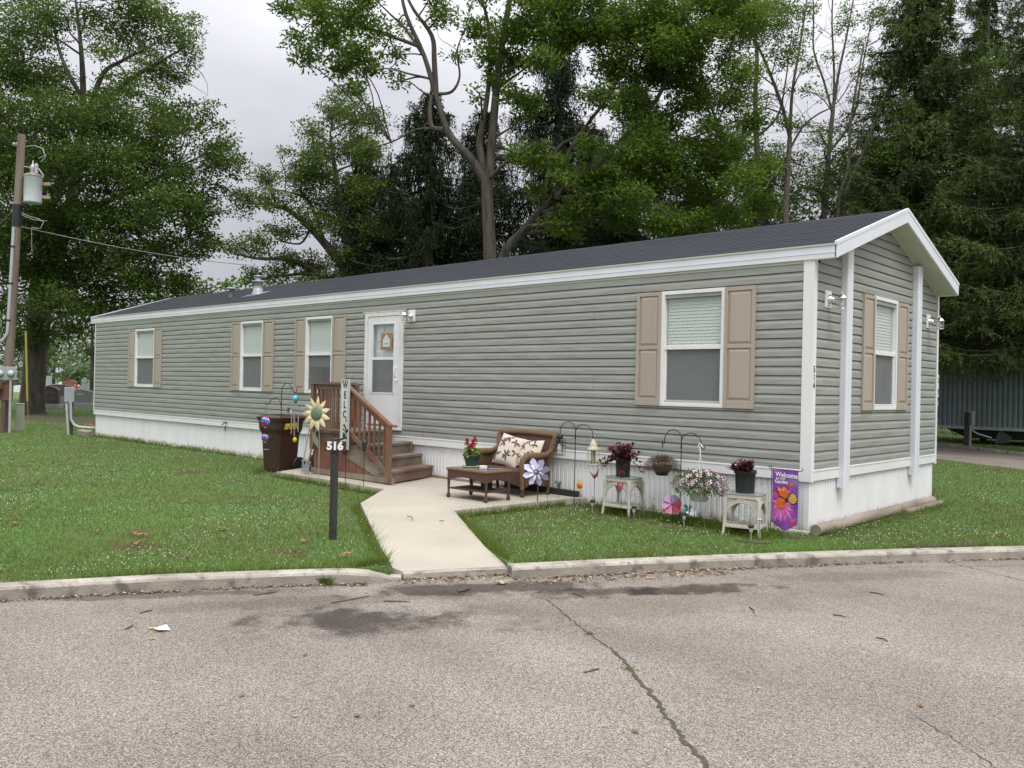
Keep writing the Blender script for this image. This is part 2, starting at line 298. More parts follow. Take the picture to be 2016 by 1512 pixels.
def roadmat():
    mt=mat('old_chip_asphalt',(.3,.27,.25),.9); nt,b=nodes(mt); tc=nt.nodes.new('ShaderNodeTexCoord'); L=nt.links
    v=nt.nodes.new('ShaderNodeTexVoronoi'); v.inputs['Scale'].default_value=150; v.inputs['Randomness'].default_value=1; L.new(tc.outputs['Object'],v.inputs[0])
    r=nt.nodes.new('ShaderNodeValToRGB'); e=r.color_ramp.elements; e[0].position=0; e[0].color=(.13,.115,.10,1); e[1].position=1; e[1].color=(.66,.60,.53,1)
    for p,c in ((.25,(.27,.235,.205)),(.5,(.38,.335,.295)),(.8,(.47,.42,.37))): q=e.new(p); q.color=(*c,1)
    sv=nt.nodes.new('ShaderNodeSeparateXYZ'); L.new(v.outputs['Color'],sv.inputs[0]); L.new(sv.outputs[0],r.inputs[0])
    rd=nt.nodes.new('ShaderNodeMapRange'); rd.inputs[1].default_value=.55; rd.inputs[2].default_value=.85; rd.inputs[3].default_value=1; rd.inputs[4].default_value=.42; L.new(v.outputs['Distance'],rd.inputs[0])
    m1=nt.nodes.new('ShaderNodeMix'); m1.data_type='RGBA'; m1.blend_type='MULTIPLY'; m1.inputs[0].default_value=1; L.new(r.outputs[0],m1.inputs[6]); L.new(rd.outputs[0],m1.inputs[7])
    n=nt.nodes.new('ShaderNodeTexNoise'); n.inputs['Scale'].default_value=.7; n.inputs['Detail'].default_value=7; L.new(tc.outputs['Object'],n.inputs[0])
    rn=nt.nodes.new('ShaderNodeValToRGB'); rn.color_ramp.elements[0].position=.3; rn.color_ramp.elements[0].color=(.84,.82,.80,1); rn.color_ramp.elements[1].position=.7; rn.color_ramp.elements[1].color=(1.1,1.07,1.05,1); L.new(n.outputs[0],rn.inputs[0])
    m2=nt.nodes.new('ShaderNodeMix'); m2.data_type='RGBA'; m2.blend_type='MULTIPLY'; m2.inputs[0].default_value=1; L.new(m1.outputs[2],m2.inputs[6]); L.new(rn.outputs[0],m2.inputs[7])
    m5=nt.nodes.new('ShaderNodeMix'); m5.data_type='RGBA'; m5.blend_type='MULTIPLY'; m5.inputs[0].default_value=1; L.new(m2.outputs[2],m5.inputs[6]); m5.inputs[7].default_value=(.70,.70,.68,1)
    cur=m5.outputs[2]
    lane_=nt.nodes.new('ShaderNodeMapping'); lane_.inputs['Rotation'].default_value=(0,0,-KA); lane_.inputs['Scale'].default_value=(.12,.9,1); L.new(tc.outputs['Object'],lane_.inputs[0])
    n6=nt.nodes.new('ShaderNodeTexNoise'); n6.inputs['Scale'].default_value=1.3; n6.inputs['Detail'].default_value=4; L.new(lane_.outputs[0],n6.inputs[0])
    r6=nt.nodes.new('ShaderNodeValToRGB'); r6.color_ramp.elements[0].position=.35; r6.color_ramp.elements[0].color=(.84,.81,.79,1); r6.color_ramp.elements[1].position=.65; r6.color_ramp.elements[1].color=(1.08,1.08,1.07,1); L.new(n6.outputs[0],r6.inputs[0])
    m6=nt.nodes.new('ShaderNodeMix'); m6.data_type='RGBA'; m6.blend_type='MULTIPLY'; m6.inputs[0].default_value=1; L.new(cur,m6.inputs[6]); L.new(r6.outputs[0],m6.inputs[7]); cur=m6.outputs[2]
    # damp and oily stains: (cx,cy, dirx,diry, halflen, halfwid, noise scale, strength, colour)
    n4=nt.nodes.new('ShaderNodeTexNoise'); n4.inputs['Scale'].default_value=3.2; n4.inputs['Detail'].default_value=9; n4.inputs['Roughness'].default_value=.65; L.new(tc.outputs['Object'],n4.inputs[0])
    for (cx,cy,ang,a,bb,thr,stg,c) in ROADSTAINS:
        mp=nt.nodes.new('ShaderNodeMapping'); mp.vector_type='TEXTURE'; mp.inputs['Location'].default_value=(cx,cy,-.105); mp.inputs['Rotation'].default_value=(0,0,ang); mp.inputs['Scale'].default_value=(a,bb,1); L.new(tc.outputs['Object'],mp.inputs[0])
        ln=nt.nodes.new('ShaderNodeVectorMath'); ln.operation='LENGTH'; L.new(mp.outputs[0],ln.inputs[0])
        ad=nt.nodes.new('ShaderNodeMath'); ad.operation='MULTIPLY_ADD'; ad.inputs[1].default_value=3.0; L.new(n4.outputs[0],ad.inputs[0]); L.new(ln.outputs['Value'],ad.inputs[2])
        rr=nt.nodes.new('ShaderNodeMapRange'); rr.inputs[1].default_value=thr+.45; rr.inputs[2].default_value=thr; rr.inputs[4].default_value=stg; L.new(ad.outputs[0],rr.inputs[0])
        mx=nt.nodes.new('ShaderNodeMix'); mx.data_type='RGBA'; mx.blend_type='MULTIPLY'; L.new(rr.outputs[0],mx.inputs[0]); L.new(cur,mx.inputs[6]); mx.inputs[7].default_value=(*c,1); cur=mx.outputs[2]
    L.new(cur,b.inputs['Base Color'])
    bp=nt.nodes.new('ShaderNodeBump'); bp.inputs['Strength'].default_value=.5; bp.inputs['Distance'].default_value=.006; L.new(rd.outputs[0],bp.inputs['Height']); L.new(bp.outputs[0],b.inputs['Normal']); return mt
KA=math.atan2(1.68,1.08)      # kerb direction
ROADSTAINS=[(-.86,-5.80,KA,.85,.36,2.0,.8,(.27,.245,.23)),(-.80,-5.80,KA,1.1,.50,2.0,.55,(.45,.43,.43)),(-.2,-3.75,KA,.75,.2,2.1,.9,(.32,.28,.25)),(.3,-3.05,KA,.95,.20,2.1,.95,(.26,.22,.20)),(-.95,-4.40,KA,1.0,.24,2.2,.9,(.26,.22,.19)),(-2.6,-6.6,KA,1.2,.12,2.1,.8,(.4,.36,.33)),
 (.25,-3.9,KA,2.1,.42,2.2,.45,(.6,.55,.5)),(-1.55,-5.75,KA,1.6,.18,2.2,.5,(.5,.46,.44)),(1.2,-1.2,KA,1.4,.2,2.1,.5,(.55,.5,.46))]
M['road']=roadmat()
# ================================================================ SETTING
KB=[(-7.0,-15.5),(-5.3,-11.6),(-4.1,-9.0),(-3.38,-7.516),(-3.138,-7.025),(-2.882,-6.506),(-2.573,-5.975),(-2.232,-5.43),(-2.02,-5.13),(-1.90,-4.98),(-1.86,-4.74)]   # back edge of the kerb, left run
KR=[(-1.22,-3.88),(-0.695,-2.977),(-0.131,-2.016),(0.49,-1.007),(1.169,0.047),(1.968,1.214),(3.0,2.7),(5.2,5.9),(9,11.4),(22,30)]                       # right run
def offs(pl,d):
    o=[]
    for i,p in enumerate(pl):
        a=Vector(pl[max(i-1,0)]);b=Vector(pl[min(i+1,len(pl)-1)]); t=(b-a).normalized(); o.append((p[0]+t.y*d,p[1]-t.x*d))
    return o
g=MB(); g.poly([(-1500,-1500,-.15),(1500,-1500,-.15),(1500,1500,-.15),(-1500,1500,-.15)]); st(g.build('ground',M['ground']))
# lawn: one sheet on the house side of the kerb, reaching to the horizon
lw=KB+KR; b=MB(); P=[(x,y,0) for x,y in KB]+[(-1.93,-4.85,0),(-2.55,-4.36,0),(-1.88,-3.50,0),(-1.26,-3.84,0)]+[(x,y,0) for x,y in KR]+[(900,1200,0),(-1200,1200,0),(-1200,-400,0),(-300,-200,0)]
b.poly(P); le=P[:len(KB)+4+len(KR)]; n=len(le); b.add(le+[(x,y,-.16) for x,y,z in le],[(i,i+1,n+i+1,n+i) for i in range(n-1)]); st(b.build('lawn',M['ground']))
b=MB(); fr=offs(KB,.12)[:-1]+[(-1.83,-4.70),(-1.86,-4.60),(-1.38,-3.74),(-1.25,-3.80)]+offs(KR,.12)[1:]; far=offs(lw,14)[::-1]
b.poly([(x,y,-.105) for x,y in fr+far]); st(b.build('road',M['road']))
def kerb(pl,wd,tops,name):
    b=MB(); back=pl; n=len(pl); f1=offs(pl,wd-.03); f2=offs(pl,wd); f3=offs(pl,wd+.02)
    # subdivide for a slightly worn edge
    def seq(pp,zz):
        o=[]
        for i in range(n-1):
            k=max(1,int((Vector(pp[i+1])-Vector(pp[i])).length/.12))
            k=min(k,60)
            for j in range(k):
                t=j/k; o.append((pp[i][0]*(1-t)+pp[i+1][0]*t,pp[i][1]*(1-t)+pp[i+1][1]*t,zz[i]*(1-t)+zz[i+1]*t))
        o.append((*pp[-1],zz[-1])); return o
    rows=[seq(back,[-.2]*n),seq(back,[t+.004 for t in tops])]
    # all rows must share counts: rebuild from the back row by parameter
    L=len(rows[0]); 
    def off_row(d,dz,jit):
        pts=rows[1]; o=[]
        for i,p in enumerate(pts):
            a=Vector(pts[max(i-1,0)][:2]);c=Vector(pts[min(i+1,L-1)][:2]); t=(c-a).normalized(); j=random.uniform(-jit,jit)
            o.append((p[0]+t.y*(d+j),p[1]-t.x*(d+j),p[2]+dz+random.uniform(-jit,jit)*.5 if dz>-.05 else dz))
        return o
    rows+= [off_row(wd-.035,.0,.001),off_row(wd-.012,-.008,.003),off_row(wd,-.028,.004),off_row(wd+.015,-.18,.002)]
    for ri,(a,c) in enumerate(zip(rows[:-1],rows[1:])):
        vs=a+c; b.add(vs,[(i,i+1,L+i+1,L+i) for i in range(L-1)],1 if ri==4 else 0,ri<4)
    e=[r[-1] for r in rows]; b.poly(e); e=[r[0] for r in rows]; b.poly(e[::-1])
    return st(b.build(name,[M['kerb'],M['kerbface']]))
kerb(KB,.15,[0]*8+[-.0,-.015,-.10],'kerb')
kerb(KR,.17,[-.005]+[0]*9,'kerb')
# broken corner piece between kerb and walk
b=MB(); b.prism([(-1.86,-4.76),(-1.74,-4.86),(-1.68,-4.78),(-1.78,-4.70)],-.14,-.075,0,ax='z'); tag(b.build('kerb_fragment',M['kerb']),'broken lump of kerb concrete at the left foot of the walk','broken kerb')
# concrete walk and pad (top slopes from the house to the road)
W=[(-1.62,-4.92,-.015),(-1.95,-4.83,.0),(-4.80,-2.89,.095),(-5.76,-1.74,.10),(-7.40,-1.66,.10),(-8.9,-1.62,.09),(-9.15,-.9,.10),(-9.1,-.02,.12),(-3.45,-.02,.10),(-3.62,-.35,.10),(-3.53,-2.40,.095),(-.96,-4.02,.01)]
# drop the last run onto the kerb line
W=[(-1.76,-4.70,-.045),(-1.90,-4.70,-.035),(-2.55,-4.33,.02),(-4.80,-2.89,.095),(-5.76,-1.74,.10),(-7.40,-1.66,.10),(-8.9,-1.62,.09),(-9.15,-.9,.10),(-9.1,-.02,.12),(-3.25,-.02,.09),(-3.42,-.35,.09),(-3.53,-2.40,.095),(-1.87,-3.52,.02),(-1.27,-3.82,-.042)]
import mathutils
def fillpoly(pts,sub=.35):
    from mathutils.geometry import tessellate_polygon
    return tessellate_polygon([[Vector(p) for p in pts]])
b=MB(); tri=fillpoly([(x,y,0) for x,y,z in W]); b.add(W,[tuple(reversed(t)) if (Vector(W[t[1]])-Vector(W[t[0]])).cross(Vector(W[t[2]])-Vector(W[t[0]])).z<0 else t for t in tri])
n=len(W); c0=.012
low=[(x,y,-.2) for x,y,z in W]; b.add(W+low,[(i,(i+1)%n,n+(i+1)%n,n+i) for i in range(n)])
walk=st(b.build('walk',M['concrete']))
md=walk.modifiers.new('b','BEVEL'); md.width=.014; md.segments=2; md.limit_method='ANGLE'; md.angle_limit=R(50)
# front nose of the walk where it meets the road
b=MB(); b.prism([(-1.76,-4.70),(-1.27,-3.82),(-1.20,-3.86),(-1.68,-4.75)],-.15,-.048,0,ax='z'); st(b.build('walk_nosing',M['kerb']))
# faint tooled margin line on the left of the walk
b=MB()
def strip(mb,pts,wd,z,jit=0,mi=0):
    L=[];Rr=[]
    for i,p in enumerate(pts):
        a=Vector(pts[max(i-1,0)][:2]);c=Vector(pts[min(i+1,len(pts)-1)][:2]); t=(c-a).normalized(); ww=(wd[i] if hasattr(wd,'__len__') else wd)/2*(1+random.uniform(-jit,jit))
        zz=z if not len(p)>2 else p[2]+z
        L.append((p[0]-t.y*ww,p[1]+t.x*ww,zz)); Rr.append((p[0]+t.y*ww,p[1]-t.x*ww,zz))
    k=len(pts); mb.add(Rr+L,[(i,i+1,k+i+1,k+i) for i in range(k-1)],mi)
# road cracks: jagged dark fissures
def jag(pts,step,amp,wmin,wmax):
    o=[];ws=[]
    for a,c in zip(pts[:-1],pts[1:]):
        a=Vector(a);c=Vector(c); k=max(2,int((c-a).length/step)); nrm=Vector((-(c-a).y,(c-a).x)).normalized()
        for j in range(k): o.append(tuple(a.lerp(c,j/k)+nrm*random.uniform(-amp,amp))); ws.append(random.uniform(wmin,wmax))
    o.append(tuple(pts[-1])); ws.append(wmin); return o,ws
M['crackdirt']=mat('crack_dirt',(.05,.045,.038),.95,var=(.09,.08,.065),vscale=30)
b=MB()
for pts,a,w0,w1 in (([(-.344,-4.327),(.035,-4.561),(.505,-4.846),(.875,-5.044)],.014,.006,.014),([(.875,-5.044),(1.155,-5.266),(1.559,-5.592),(1.874,-5.88),(2.085,-6.056),(2.6,-6.45)],.015,.016,.034),
    ([(1.505,.094),(1.908,-.117),(2.6,-.5)],.012,.005,.012),([(2.703,-4.774),(2.927,-4.928),(3.3,-5.25)],.01,.003,.008),([(1.1,-.75),(1.9,.25),(2.9,1.8)],.015,.004,.01)):
    o,ws=jag(pts,.03,a,w0,w1); strip(b,o,ws,-.101)
st(b.build('road_crack',M['crackdirt']))
# back road beyond the house, with its far kerb
b=MB(); b.poly([(-30,33.6,.004),(-2.74,14.35,.004),(-.2,12.7,.004),(6.5,8.4,.004),(8.2,11.0,.004),(-.5,17.5,.004),(-4.51,20.9,.004),(-29,39.5,.004)]); st(b.build('back_road',M['road']))
b=MB(); b.beam((8.2,11.0,.03),(-.5,17.5,.03),.15,.12); b.beam((-.5,17.5,.03),(-4.51,20.9,.03),.15,.12); b.beam((-4.51,20.9,.03),(-29,39.5,.03),.15,.12); st(b.build('back_kerb',M['kerb']))
# cemetery drive far left, and bare soil under the trees
b=MB(); b.poly([(-60,4,.004),(-60,7.5,.004),(-140,34,.004),(-140,27,.004)]); st(b.build('cemetery_path',mat('pale_gravel',(.38,.34,.24),.95,var=(.28,.25,.17),vscale=1)))
def blob(cx,cy,a,bb,ang,z,n=30,seed=0):
    rr=random.Random(seed); ph=[rr.uniform(0,6.28) for _ in range(4)]; o=[]
    for i in range(n):
        t=2*PI*i/n; r=1+.16*math.sin(2*t+ph[0])+.12*math.sin(3*t+ph[1])+.1*math.sin(5*t+ph[2])+.07*math.sin(9*t+ph[3]); x=a*r*math.cos(t);y=bb*r*math.sin(t)
        o.append((cx+x*math.cos(ang)-y*math.sin(ang),cy+x*math.sin(ang)+y*math.cos(ang),z))
    return o
SOIL=[(-31,3.3,7,1.8,.35,.004,30,1),(-25.5,3.6,3.2,1.2,.3,.005,30,2),(1.35,.62,.7,.09,KA,.005,30,6)]+[(cx,cy,.10+.06*(i%3),.05+.02*(i%2),i*.7,.004+.0004*i,24,20+i) for i,(cx,cy) in enumerate(((-1.35,-.85),(-1.1,-.92),(-.85,-.78),(-2.0,-.75),(-1.75,-.7),(-2.55,-.62),(-3.4,-.28),(-3.1,-.2),(.27,.5),(.33,1.2),(.30,1.9),(.36,2.5),(.3,3.1),(.27,3.7),(-.2,-1.0),(-.05,-.35)))]
b=MB()
for a in SOIL:
    b.poly(blob(*a))
st(b.build('bare_soil',M['soil']))
# ================================================================ MOBILE HOME
WD=4.62; LN=21.2
H=T('mobile_home','long grey single-storey mobile home with tan shutters and white ribbed skirting','mobile home',(0,0,0))
OPEN_F=[(-18.46,-17.38,1.53,2.92),(-13.02,-12.15,1.53,2.92),(-10.47,-9.61,1.53,2.92),(-8.50,-7.46,.93,2.93),(-2.045,-1.16,1.53,2.92)]
OPEN_E=[(1.92,2.745,1.53,2.93)]
ROW=.1125
def siding(mb,plane,u0,u1,z0,z1,opens,uclip=None,sign=1):
    def PT(u,z,o):
        return (u,-o,z) if plane=='f' else ((o,u,z) if plane=='e' else ((u,WD+o,z) if plane=='b' else (-LN-o,u,z)))
    nr=int(math.ceil((z1-z0)/ROW))
    for k in range(nr):
        za=z0+k*ROW; zb=min(za+ROW,z1); zc=(za+zb)/2
        iv=[(u0,u1)]
        if uclip:
            c=uclip(za+.02)
            if c is None: continue
            iv=[c]
        for (a,bb,c0,c1) in opens:
            if c0<=zc<=c1:
                nv=[]
                for p,q in iv:
                    if bb<=p or a>=q: nv.append((p,q)); continue
                    if a>p: nv.append((p,a))
                    if bb<q: nv.append((bb,q))
                iv=nv
        # lap seams: panels 3.66 m long, staggered every second row (double course)
        for p,q in iv:
            if uclip is None and plane=='f':
                sh=[0,1.7,.8,2.6][(k//2)%4]; cuts=[u for u in np.arange(u0-4+sh,u1,3.66) if p<u<q]
            else: cuts=[]
            xs=[p]+list(cuts)+[q]
            for i in range(len(xs)-1):
                e=.003*(i%2); a,c=xs[i],xs[i+1]
                prof=[(-.010,za-.001),(.020+e,za),(.0185+e,za+.062),(.004+e,za+.100),(.000,zb-.005),(-.010,zb-.001)]
                vs=[PT(a,z,o) for o,z in prof]+[PT(c,z,o) for o,z in prof]; n=len(prof)
                mb.add(vs,[(j,n+j,n+j+1,j+1) if plane in('f','r') else (j,n+j,n+j+1,j+1) for j in range(n-1)])
def uclip(z):
    if z<3.22: return (.06,WD-.06)
    h=(z-3.22+.02)/.333
    return (h,WD-h) if h<WD/2-.05 else None
b=MB(); siding(b,'f',-LN+.02,-.10,.752,3.22,OPEN_F); b.build('front_siding',M['siding'],H)
b=MB(); siding(b,'e',.0,WD,.752,3.95,OPEN_E,uclip); b.build('end_siding',M['siding'],H)
b=MB(); siding(b,'b',-LN+.02,-.02,.752,3.22,[]); siding(b,'r',.0,WD,.752,3.95,[],uclip); b.build('rear_siding',M['siding'],H)
# dark inner shell behind the openings
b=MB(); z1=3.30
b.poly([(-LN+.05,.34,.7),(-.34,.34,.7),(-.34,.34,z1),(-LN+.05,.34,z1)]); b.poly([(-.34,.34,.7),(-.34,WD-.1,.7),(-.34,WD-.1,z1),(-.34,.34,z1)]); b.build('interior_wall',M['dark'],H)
# trim band, skirting
b=MB(); b.box(-LN,-.09,-.024,.0,.625,.735,0,c=.003); b.box(-LN,-.10,-.030,.0,.735,.757,0,c=.003); 
b.box(0,.024,.05,WD-.03,.625,.735,0,c=.003); b.box(0,.030,.05,WD-.03,.735,.757,0,c=.003); b.box(-LN,0,WD,WD+.024,.62,.752); b.box(-LN-.024,-LN,0,WD,.62,.752); b.build('trim_band',M['white'],H)
def ribs(mb,fn,u0,u1,z0,z1,pitch,deep,fl=.55,zb=None):
    u=u0; pts=[]
    while u<u1-1e-6:
        e=min(u+pitch,u1)
        pts+=[(u,0),(u+(e-u)*fl,0),(u+(e-u)*(fl+.08),deep),(u+(e-u)*.92,deep)]; u=e
    pts.append((u1,0)); k=len(pts)
    vs=[fn(a,o,(zb(a) if zb else z0)) for a,o in pts]+[fn(a,o,z1) for a,o in pts]
    mb.add(vs,[(i,i+1,k+i+1,k+i) for i in range(k-1)])
b=MB(); ribs(b,lambda u,o,z:(u,.02+o+(.62-z)*.02,z),-LN+.04,-.03,-.04,.63,.0785,.015); b.build('front_skirting',M['skirt'],H)
b=MB(); ribs(b,lambda u,o,z:(u,WD-.02,z),-LN,-.02,-.04,.63,.3,.01); b.build('rear_skirting',M['skirt'],H)
b=MB(); ribs(b,lambda u,o,z:(-.012-o,u,z),.03,WD-.05,-.04,.63,.0785,.014,.70); b.build('end_skirting',M['skirt'],H)
b=MB(); ribs(b,lambda u,o,z:(-LN+.03,u,z),.03,WD-.05,-.04,.63,.3,.009); b.build('end_skirting',M['skirt'],H)
b=MB(); b.box(-.075,-.008,.010,.06,-.03,.63,c=.003); b.build('skirting_corner',M['skirt'],H)
b=MB(); b.box(-LN+.02,-.02,-.004,.02,-.03,.035,0,c=.004); b.box(-.02,.004,.0,WD,-.03,.03,0,c=.004); b.build('skirting_track',M['white_old'],H)
# corner posts
def post(x0,x1,y0,y1,z0,z1): b=MB(); b.box(x0,x1,y0,y1,z0,z1,c=.004); return b.build('corner_post',M['white'],H)
post(-.11,.026,-.026,.06,.615,3.25); post(-.03,.026,WD-.05,WD+.02,.60,3.24); post(-LN-.02,-LN+.02,-.024,.06,.615,3.25)
# pilasters on the gable end
for y0 in (.80,3.43):
    b=MB(); y1=y0+.155; ty=min(y1,WD-y1+.0); zt=3.24+.333*(y0 if y0<2 else WD-y1)-.02
    b.prism([(0,y0),(.085,y0+.0),(.10,y0+.015),(.10,y1),(0,y1)],.50,zt,ax='z'); b.box(.10,.1025,y0+.05,y0+.11,.5,zt-.01); b.build('pilaster',M['fascia'],H)
# roof: two slopes of stepped shingle courses
og=.28; ZE=3.405; SL=.333; x0,x1=-LN-og,og
b=MB(); nc=17; run=WD/2+.05
for s in (0,1):
    for k in range(nc):
        a=-.05+run*k/nc; c=-.05+run*(k+1)/nc; za=ZE+SL*(a+.03)+.0055; zc=ZE+SL*(c+.03)
        zz=ZE+SL*(a+.03)-.002
        Y=(lambda q:q) if s==0 else (lambda q:WD-q)
        # small waviness of the old roof along its length
        xs=np.linspace(x0,x1,28); wv=[.0015*math.sin(x*1.3+k*.3)+.001*math.sin(x*3.1+2*k) for x in xs]
        n=len(xs); vs=[(x,Y(a),zz-.01) for x in xs]+[(x,Y(a),za+w_) for x,w_ in zip(xs,wv)]+[(x,Y(c),zc+w_*.5) for x,w_ in zip(xs,wv)]
        b.add(vs,[(i,i+1,n+i+1,n+i) for i in range(n-1)]+[(n+i,n+i+1,2*n+i+1,2*n+i) for i in range(n-1)])
b.prism([(WD/2-.13,ZE+SL*(WD/2-.1)),(WD/2,ZE+SL*(WD/2+.03)+.012),(WD/2+.13,ZE+SL*(WD/2-.1)),(WD/2,ZE+SL*(WD/2+.03)-.05)],x0,x1,ax='x')
b.build('roof',M['roof'],H)
# eaves, fascia, rakes
b=MB(); b.box(x0,x1,-.045,.0,3.237,3.385,0,c=.004); b.box(x0,x1,-.05,-.0,3.30,3.304); b.box(x0,x1,WD,WD+.045,3.237,3.385); b.build('fascia',M['fascia'],H)
b=MB(); b.box(x0+.0,x1,-.056,-.01,3.385,3.406); b.box(x0,x1,WD+.01,WD+.056,3.385,3.406); b.build('drip_edge',mat('beige_drip_edge',(.5,.48,.42),.5),H)
for xa,xb in ((x1-.012,x1+.014),(x0-.014,x0+.012)):
    b=MB()
    for s in (0,1):
        Y=(lambda q:q) if s==0 else (lambda q:WD-q)
        lo=-.045
        e=3.237; pk=e+SL*(WD/2)+.0
        b.prism([(Y(lo),e),(Y(WD/2),pk+.005),(Y(WD/2),pk+.15),(Y(lo),e+.148)],xa,xb,ax='x')
        b.prism([(Y(lo-.01),e+.148),(Y(WD/2),pk+.15),(Y(WD/2),pk+.196),(Y(lo-.01),e+.192)],xa-.004,xb+.006,ax='x')
    b.build('rake_board',M['fascia'],H)
# gable soffits (vented panels)
M['soffit']=mat('soffit_vinyl',(.56,.56,.49),.6)
for xa,xb in ((.0,x1-.012),(x0+.012,-LN)):
    b=MB()
    for s in (0,1):
        Y=(lambda q:q) if s==0 else (lambda q:WD-q)
        k=0;y=-.04
        while y<WD/2:
            c=min(y+.085,WD/2); z=lambda q:3.243+SL*q
            b.prism([(Y(y),z(y)),(Y(c-.012),z(c-.012)),(Y(c-.012),z(c-.012)+.006),(Y(c),z(c)+.006),(Y(c),z(c)+.02),(Y(y),z(y)+.02)],xa,xb,ax='x'); y=c
    b.build('soffit',M['soffit'],H)
b=MB()
for s in (0,1):
    Y=(lambda q:q) if s==0 else (lambda q:WD-q)
    b.prism([(Y(.05),3.215+.016),(Y(WD/2),3.215+.016+SL*(WD/2-.05)),(Y(WD/2),3.24+.016+SL*(WD/2-.05)),(Y(.05),3.256)],.0,.022,ax='x')
b.box(-LN,-.11,-.02,0,3.205,3.236); b.build('wall_channel',M['soffit'],H)
# roof vents
def vent(x,y,z,h1,r1,h2,kind):
    b=MB()
    if kind: b.lathe([(.14,-.05),(.14,.02),(.118,.02),(.112,h1*.62),(.15,h1*.62),(.16,h1*.70),(.10,h1*.72),(.075,h1*.75),(.075,h1*.92),(.115,h1*.94),(.11,h1),(.001,h1+.02)],(x,y,z),20)
    else: b.lathe([(.055,-.05),(.055,h1*.75),(.13,h1*.78),(.12,h1*.93),(.001,h1)],(x,y,z),16)
    return b
o=vent(-14.363,1.137,3.80,.43,.12,0,1).build('roof_vent',M['steel'],H); o2=vent(-15.64,1.13,3.80,.235,.06,0,0).build('roof_vent',M['steel'],H)
b=MB(); b.box(-14.75,-14.1,.9,1.35,-.008,.002,M=Matrix.Translation((0,0,3.405))@Matrix(((1,0,0,0),(0,1,0,0),(0,SL,1,.012),(0,0,0,1)))); b.build('flashing',M['steel'],o)
# ---- windows
def window(plane,u0,u1,z0,z1,zm,raised=False,lab=None):
    def PT(u,o,z): return (u,-o,z) if plane=='f' else (o,u,z)
    def bx(mb,a,b_,o0,o1,c,d,mi=0,ch=.003):
        if plane=='f': mb.box(a,b_,-o1,-o0,c,d,mi,c=ch)
        else: mb.box(o0,o1,a,b_,c,d,mi,c=ch)
    f=MB(); t=.048
    bx(f,u0,u0+t,-.05,.034,z0,z1); bx(f,u1-t,u1,-.05,.034,z0,z1); bx(f,u0+t,u1-t,-.05,.034,z1-t,z1); bx(f,u0+t,u1-t,-.05,.036,z0,z0+t)
    w_=f.build('window',M['white'],H)
    f=MB(); bx(f,u0+t,u1-t,-.04,.016,zm-.028,zm+.028); s_=.024
    bx(f,u0+t,u0+t+s_,-.045,.004,z0+t,zm-.028); bx(f,u1-t-s_,u1-t,-.045,.004,z0+t,zm-.028); bx(f,u0+t,u1-t,-.045,.006,z0+t,z0+t+s_)
    f.build('sash',M['white'],w_)
    f=MB(); v=[PT(u0+t,-.02,zm),PT(u1-t,-.02,zm),PT(u1-t,-.02,z1-t),PT(u0+t,-.02,z1-t)]; f.poly(v); v=[PT(u0+t,-.03,z0+t),PT(u1-t,-.03,z0+t),PT(u1-t,-.03,zm),PT(u0+t,-.03,zm)]; f.poly(v); f.build('pane',M['glass'],w_)
    f=MB(); v=[PT(u0+t+.02,-.012,z0+t+.02),PT(u1-t-.02,-.012,z0+t+.02),PT(u1-t-.02,-.012,zm-.02),PT(u0+t+.02,-.012,zm-.02)]; f.poly(v); f.build('insect_screen',M['screen'],w_)
    # slatted blind, closed
    f=MB(); zb=z0+.06 if not raised else z0+.55; z=z1-.10; bx(f,u0+.07,u1-.07,-.15,-.10,z1-.11,z1-.06,0,0)
    while z>zb:
        v=[PT(u0+.06,-.050,z),PT(u1-.06,-.050,z),PT(u1-.06,-.042,z-.043),PT(u0+.06,-.042,z-.043)]; f.poly(v); z-=.0425
    bx(f,u0+.08,u1-.08,-.13,-.105,zb-.03,zb-.005,0,0)
    f.build('blind',M['blind'],w_)
    f=MB()
    for a,b_ in ((u0+.02,u0+.05),(u1-.05,u1-.02)): bx(f,a,b_,-.33,-.05,z0,z1,0,0)
    bx(f,u0+.02,u1-.02,-.33,-.05,z1-.04,z1-.01,0,0); bx(f,u0+.02,u1-.02,-.33,-.05,z0+.01,z0+.04,0,0); f.build('reveal',M['blind'],w_)
    return w_
def shutter(plane,u0,u1,z0=1.455,z1=2.982,side=True):
    def V(u,o,z): return (u,-o,z) if plane=='f' else (o,u,z)
    b=MB(); hh=z1-z0; o0,o1=.012,.046; t=.045
    P=[(z0+.062*hh,z0+.495*hh),(z0+.525*hh,z0+.968*hh)]; 
    if plane=='f': B=lambda a,c,oa,ob,d,e,ch=.003: b.box(a,c,-ob,-oa,d,e,c=ch)
    else: B=lambda a,c,oa,ob,d,e,ch=.003: b.box(oa,ob,a,c,d,e,c=ch)
    B(u0,u0+t,o0,o1,z0,z1); B(u1-t,u1,o0,o1,z0,z1); zz=[z0]+[q for p in P for q in p]+[z1]
    for a,c in ((zz[0],zz[1]),(zz[2],zz[3]),(zz[4],zz[5])): B(u0+t,u1-t,o0,o1-.001,a,c,.002)
    for a,c in P:
        B(u0+t,u1-t,o0,o1-.018,a,c,0)
        # raised field with sloped border
        i1,i2=.012,.04; oa,ob=o1-.018,o1-.004; U0,U1=u0+t,u1-t
        r1=[V(U0+i1,oa,a+i1),V(U1-i1,oa,a+i1),V(U1-i1,oa,c-i1),V(U0+i1,oa,c-i1)]; r2=[V(U0+i2,ob,a+i2),V(U1-i2,ob,a+i2),V(U1-i2,ob,c-i2),V(U0+i2,ob,c-i2)]
        b.add(r1+r2,[(4,5,6,7)]+[(i,(i+1)%4,4+(i+1)%4,4+i) for i in range(4)])
    b.build('shutter',M['shutter'],H)
ZM=2.235
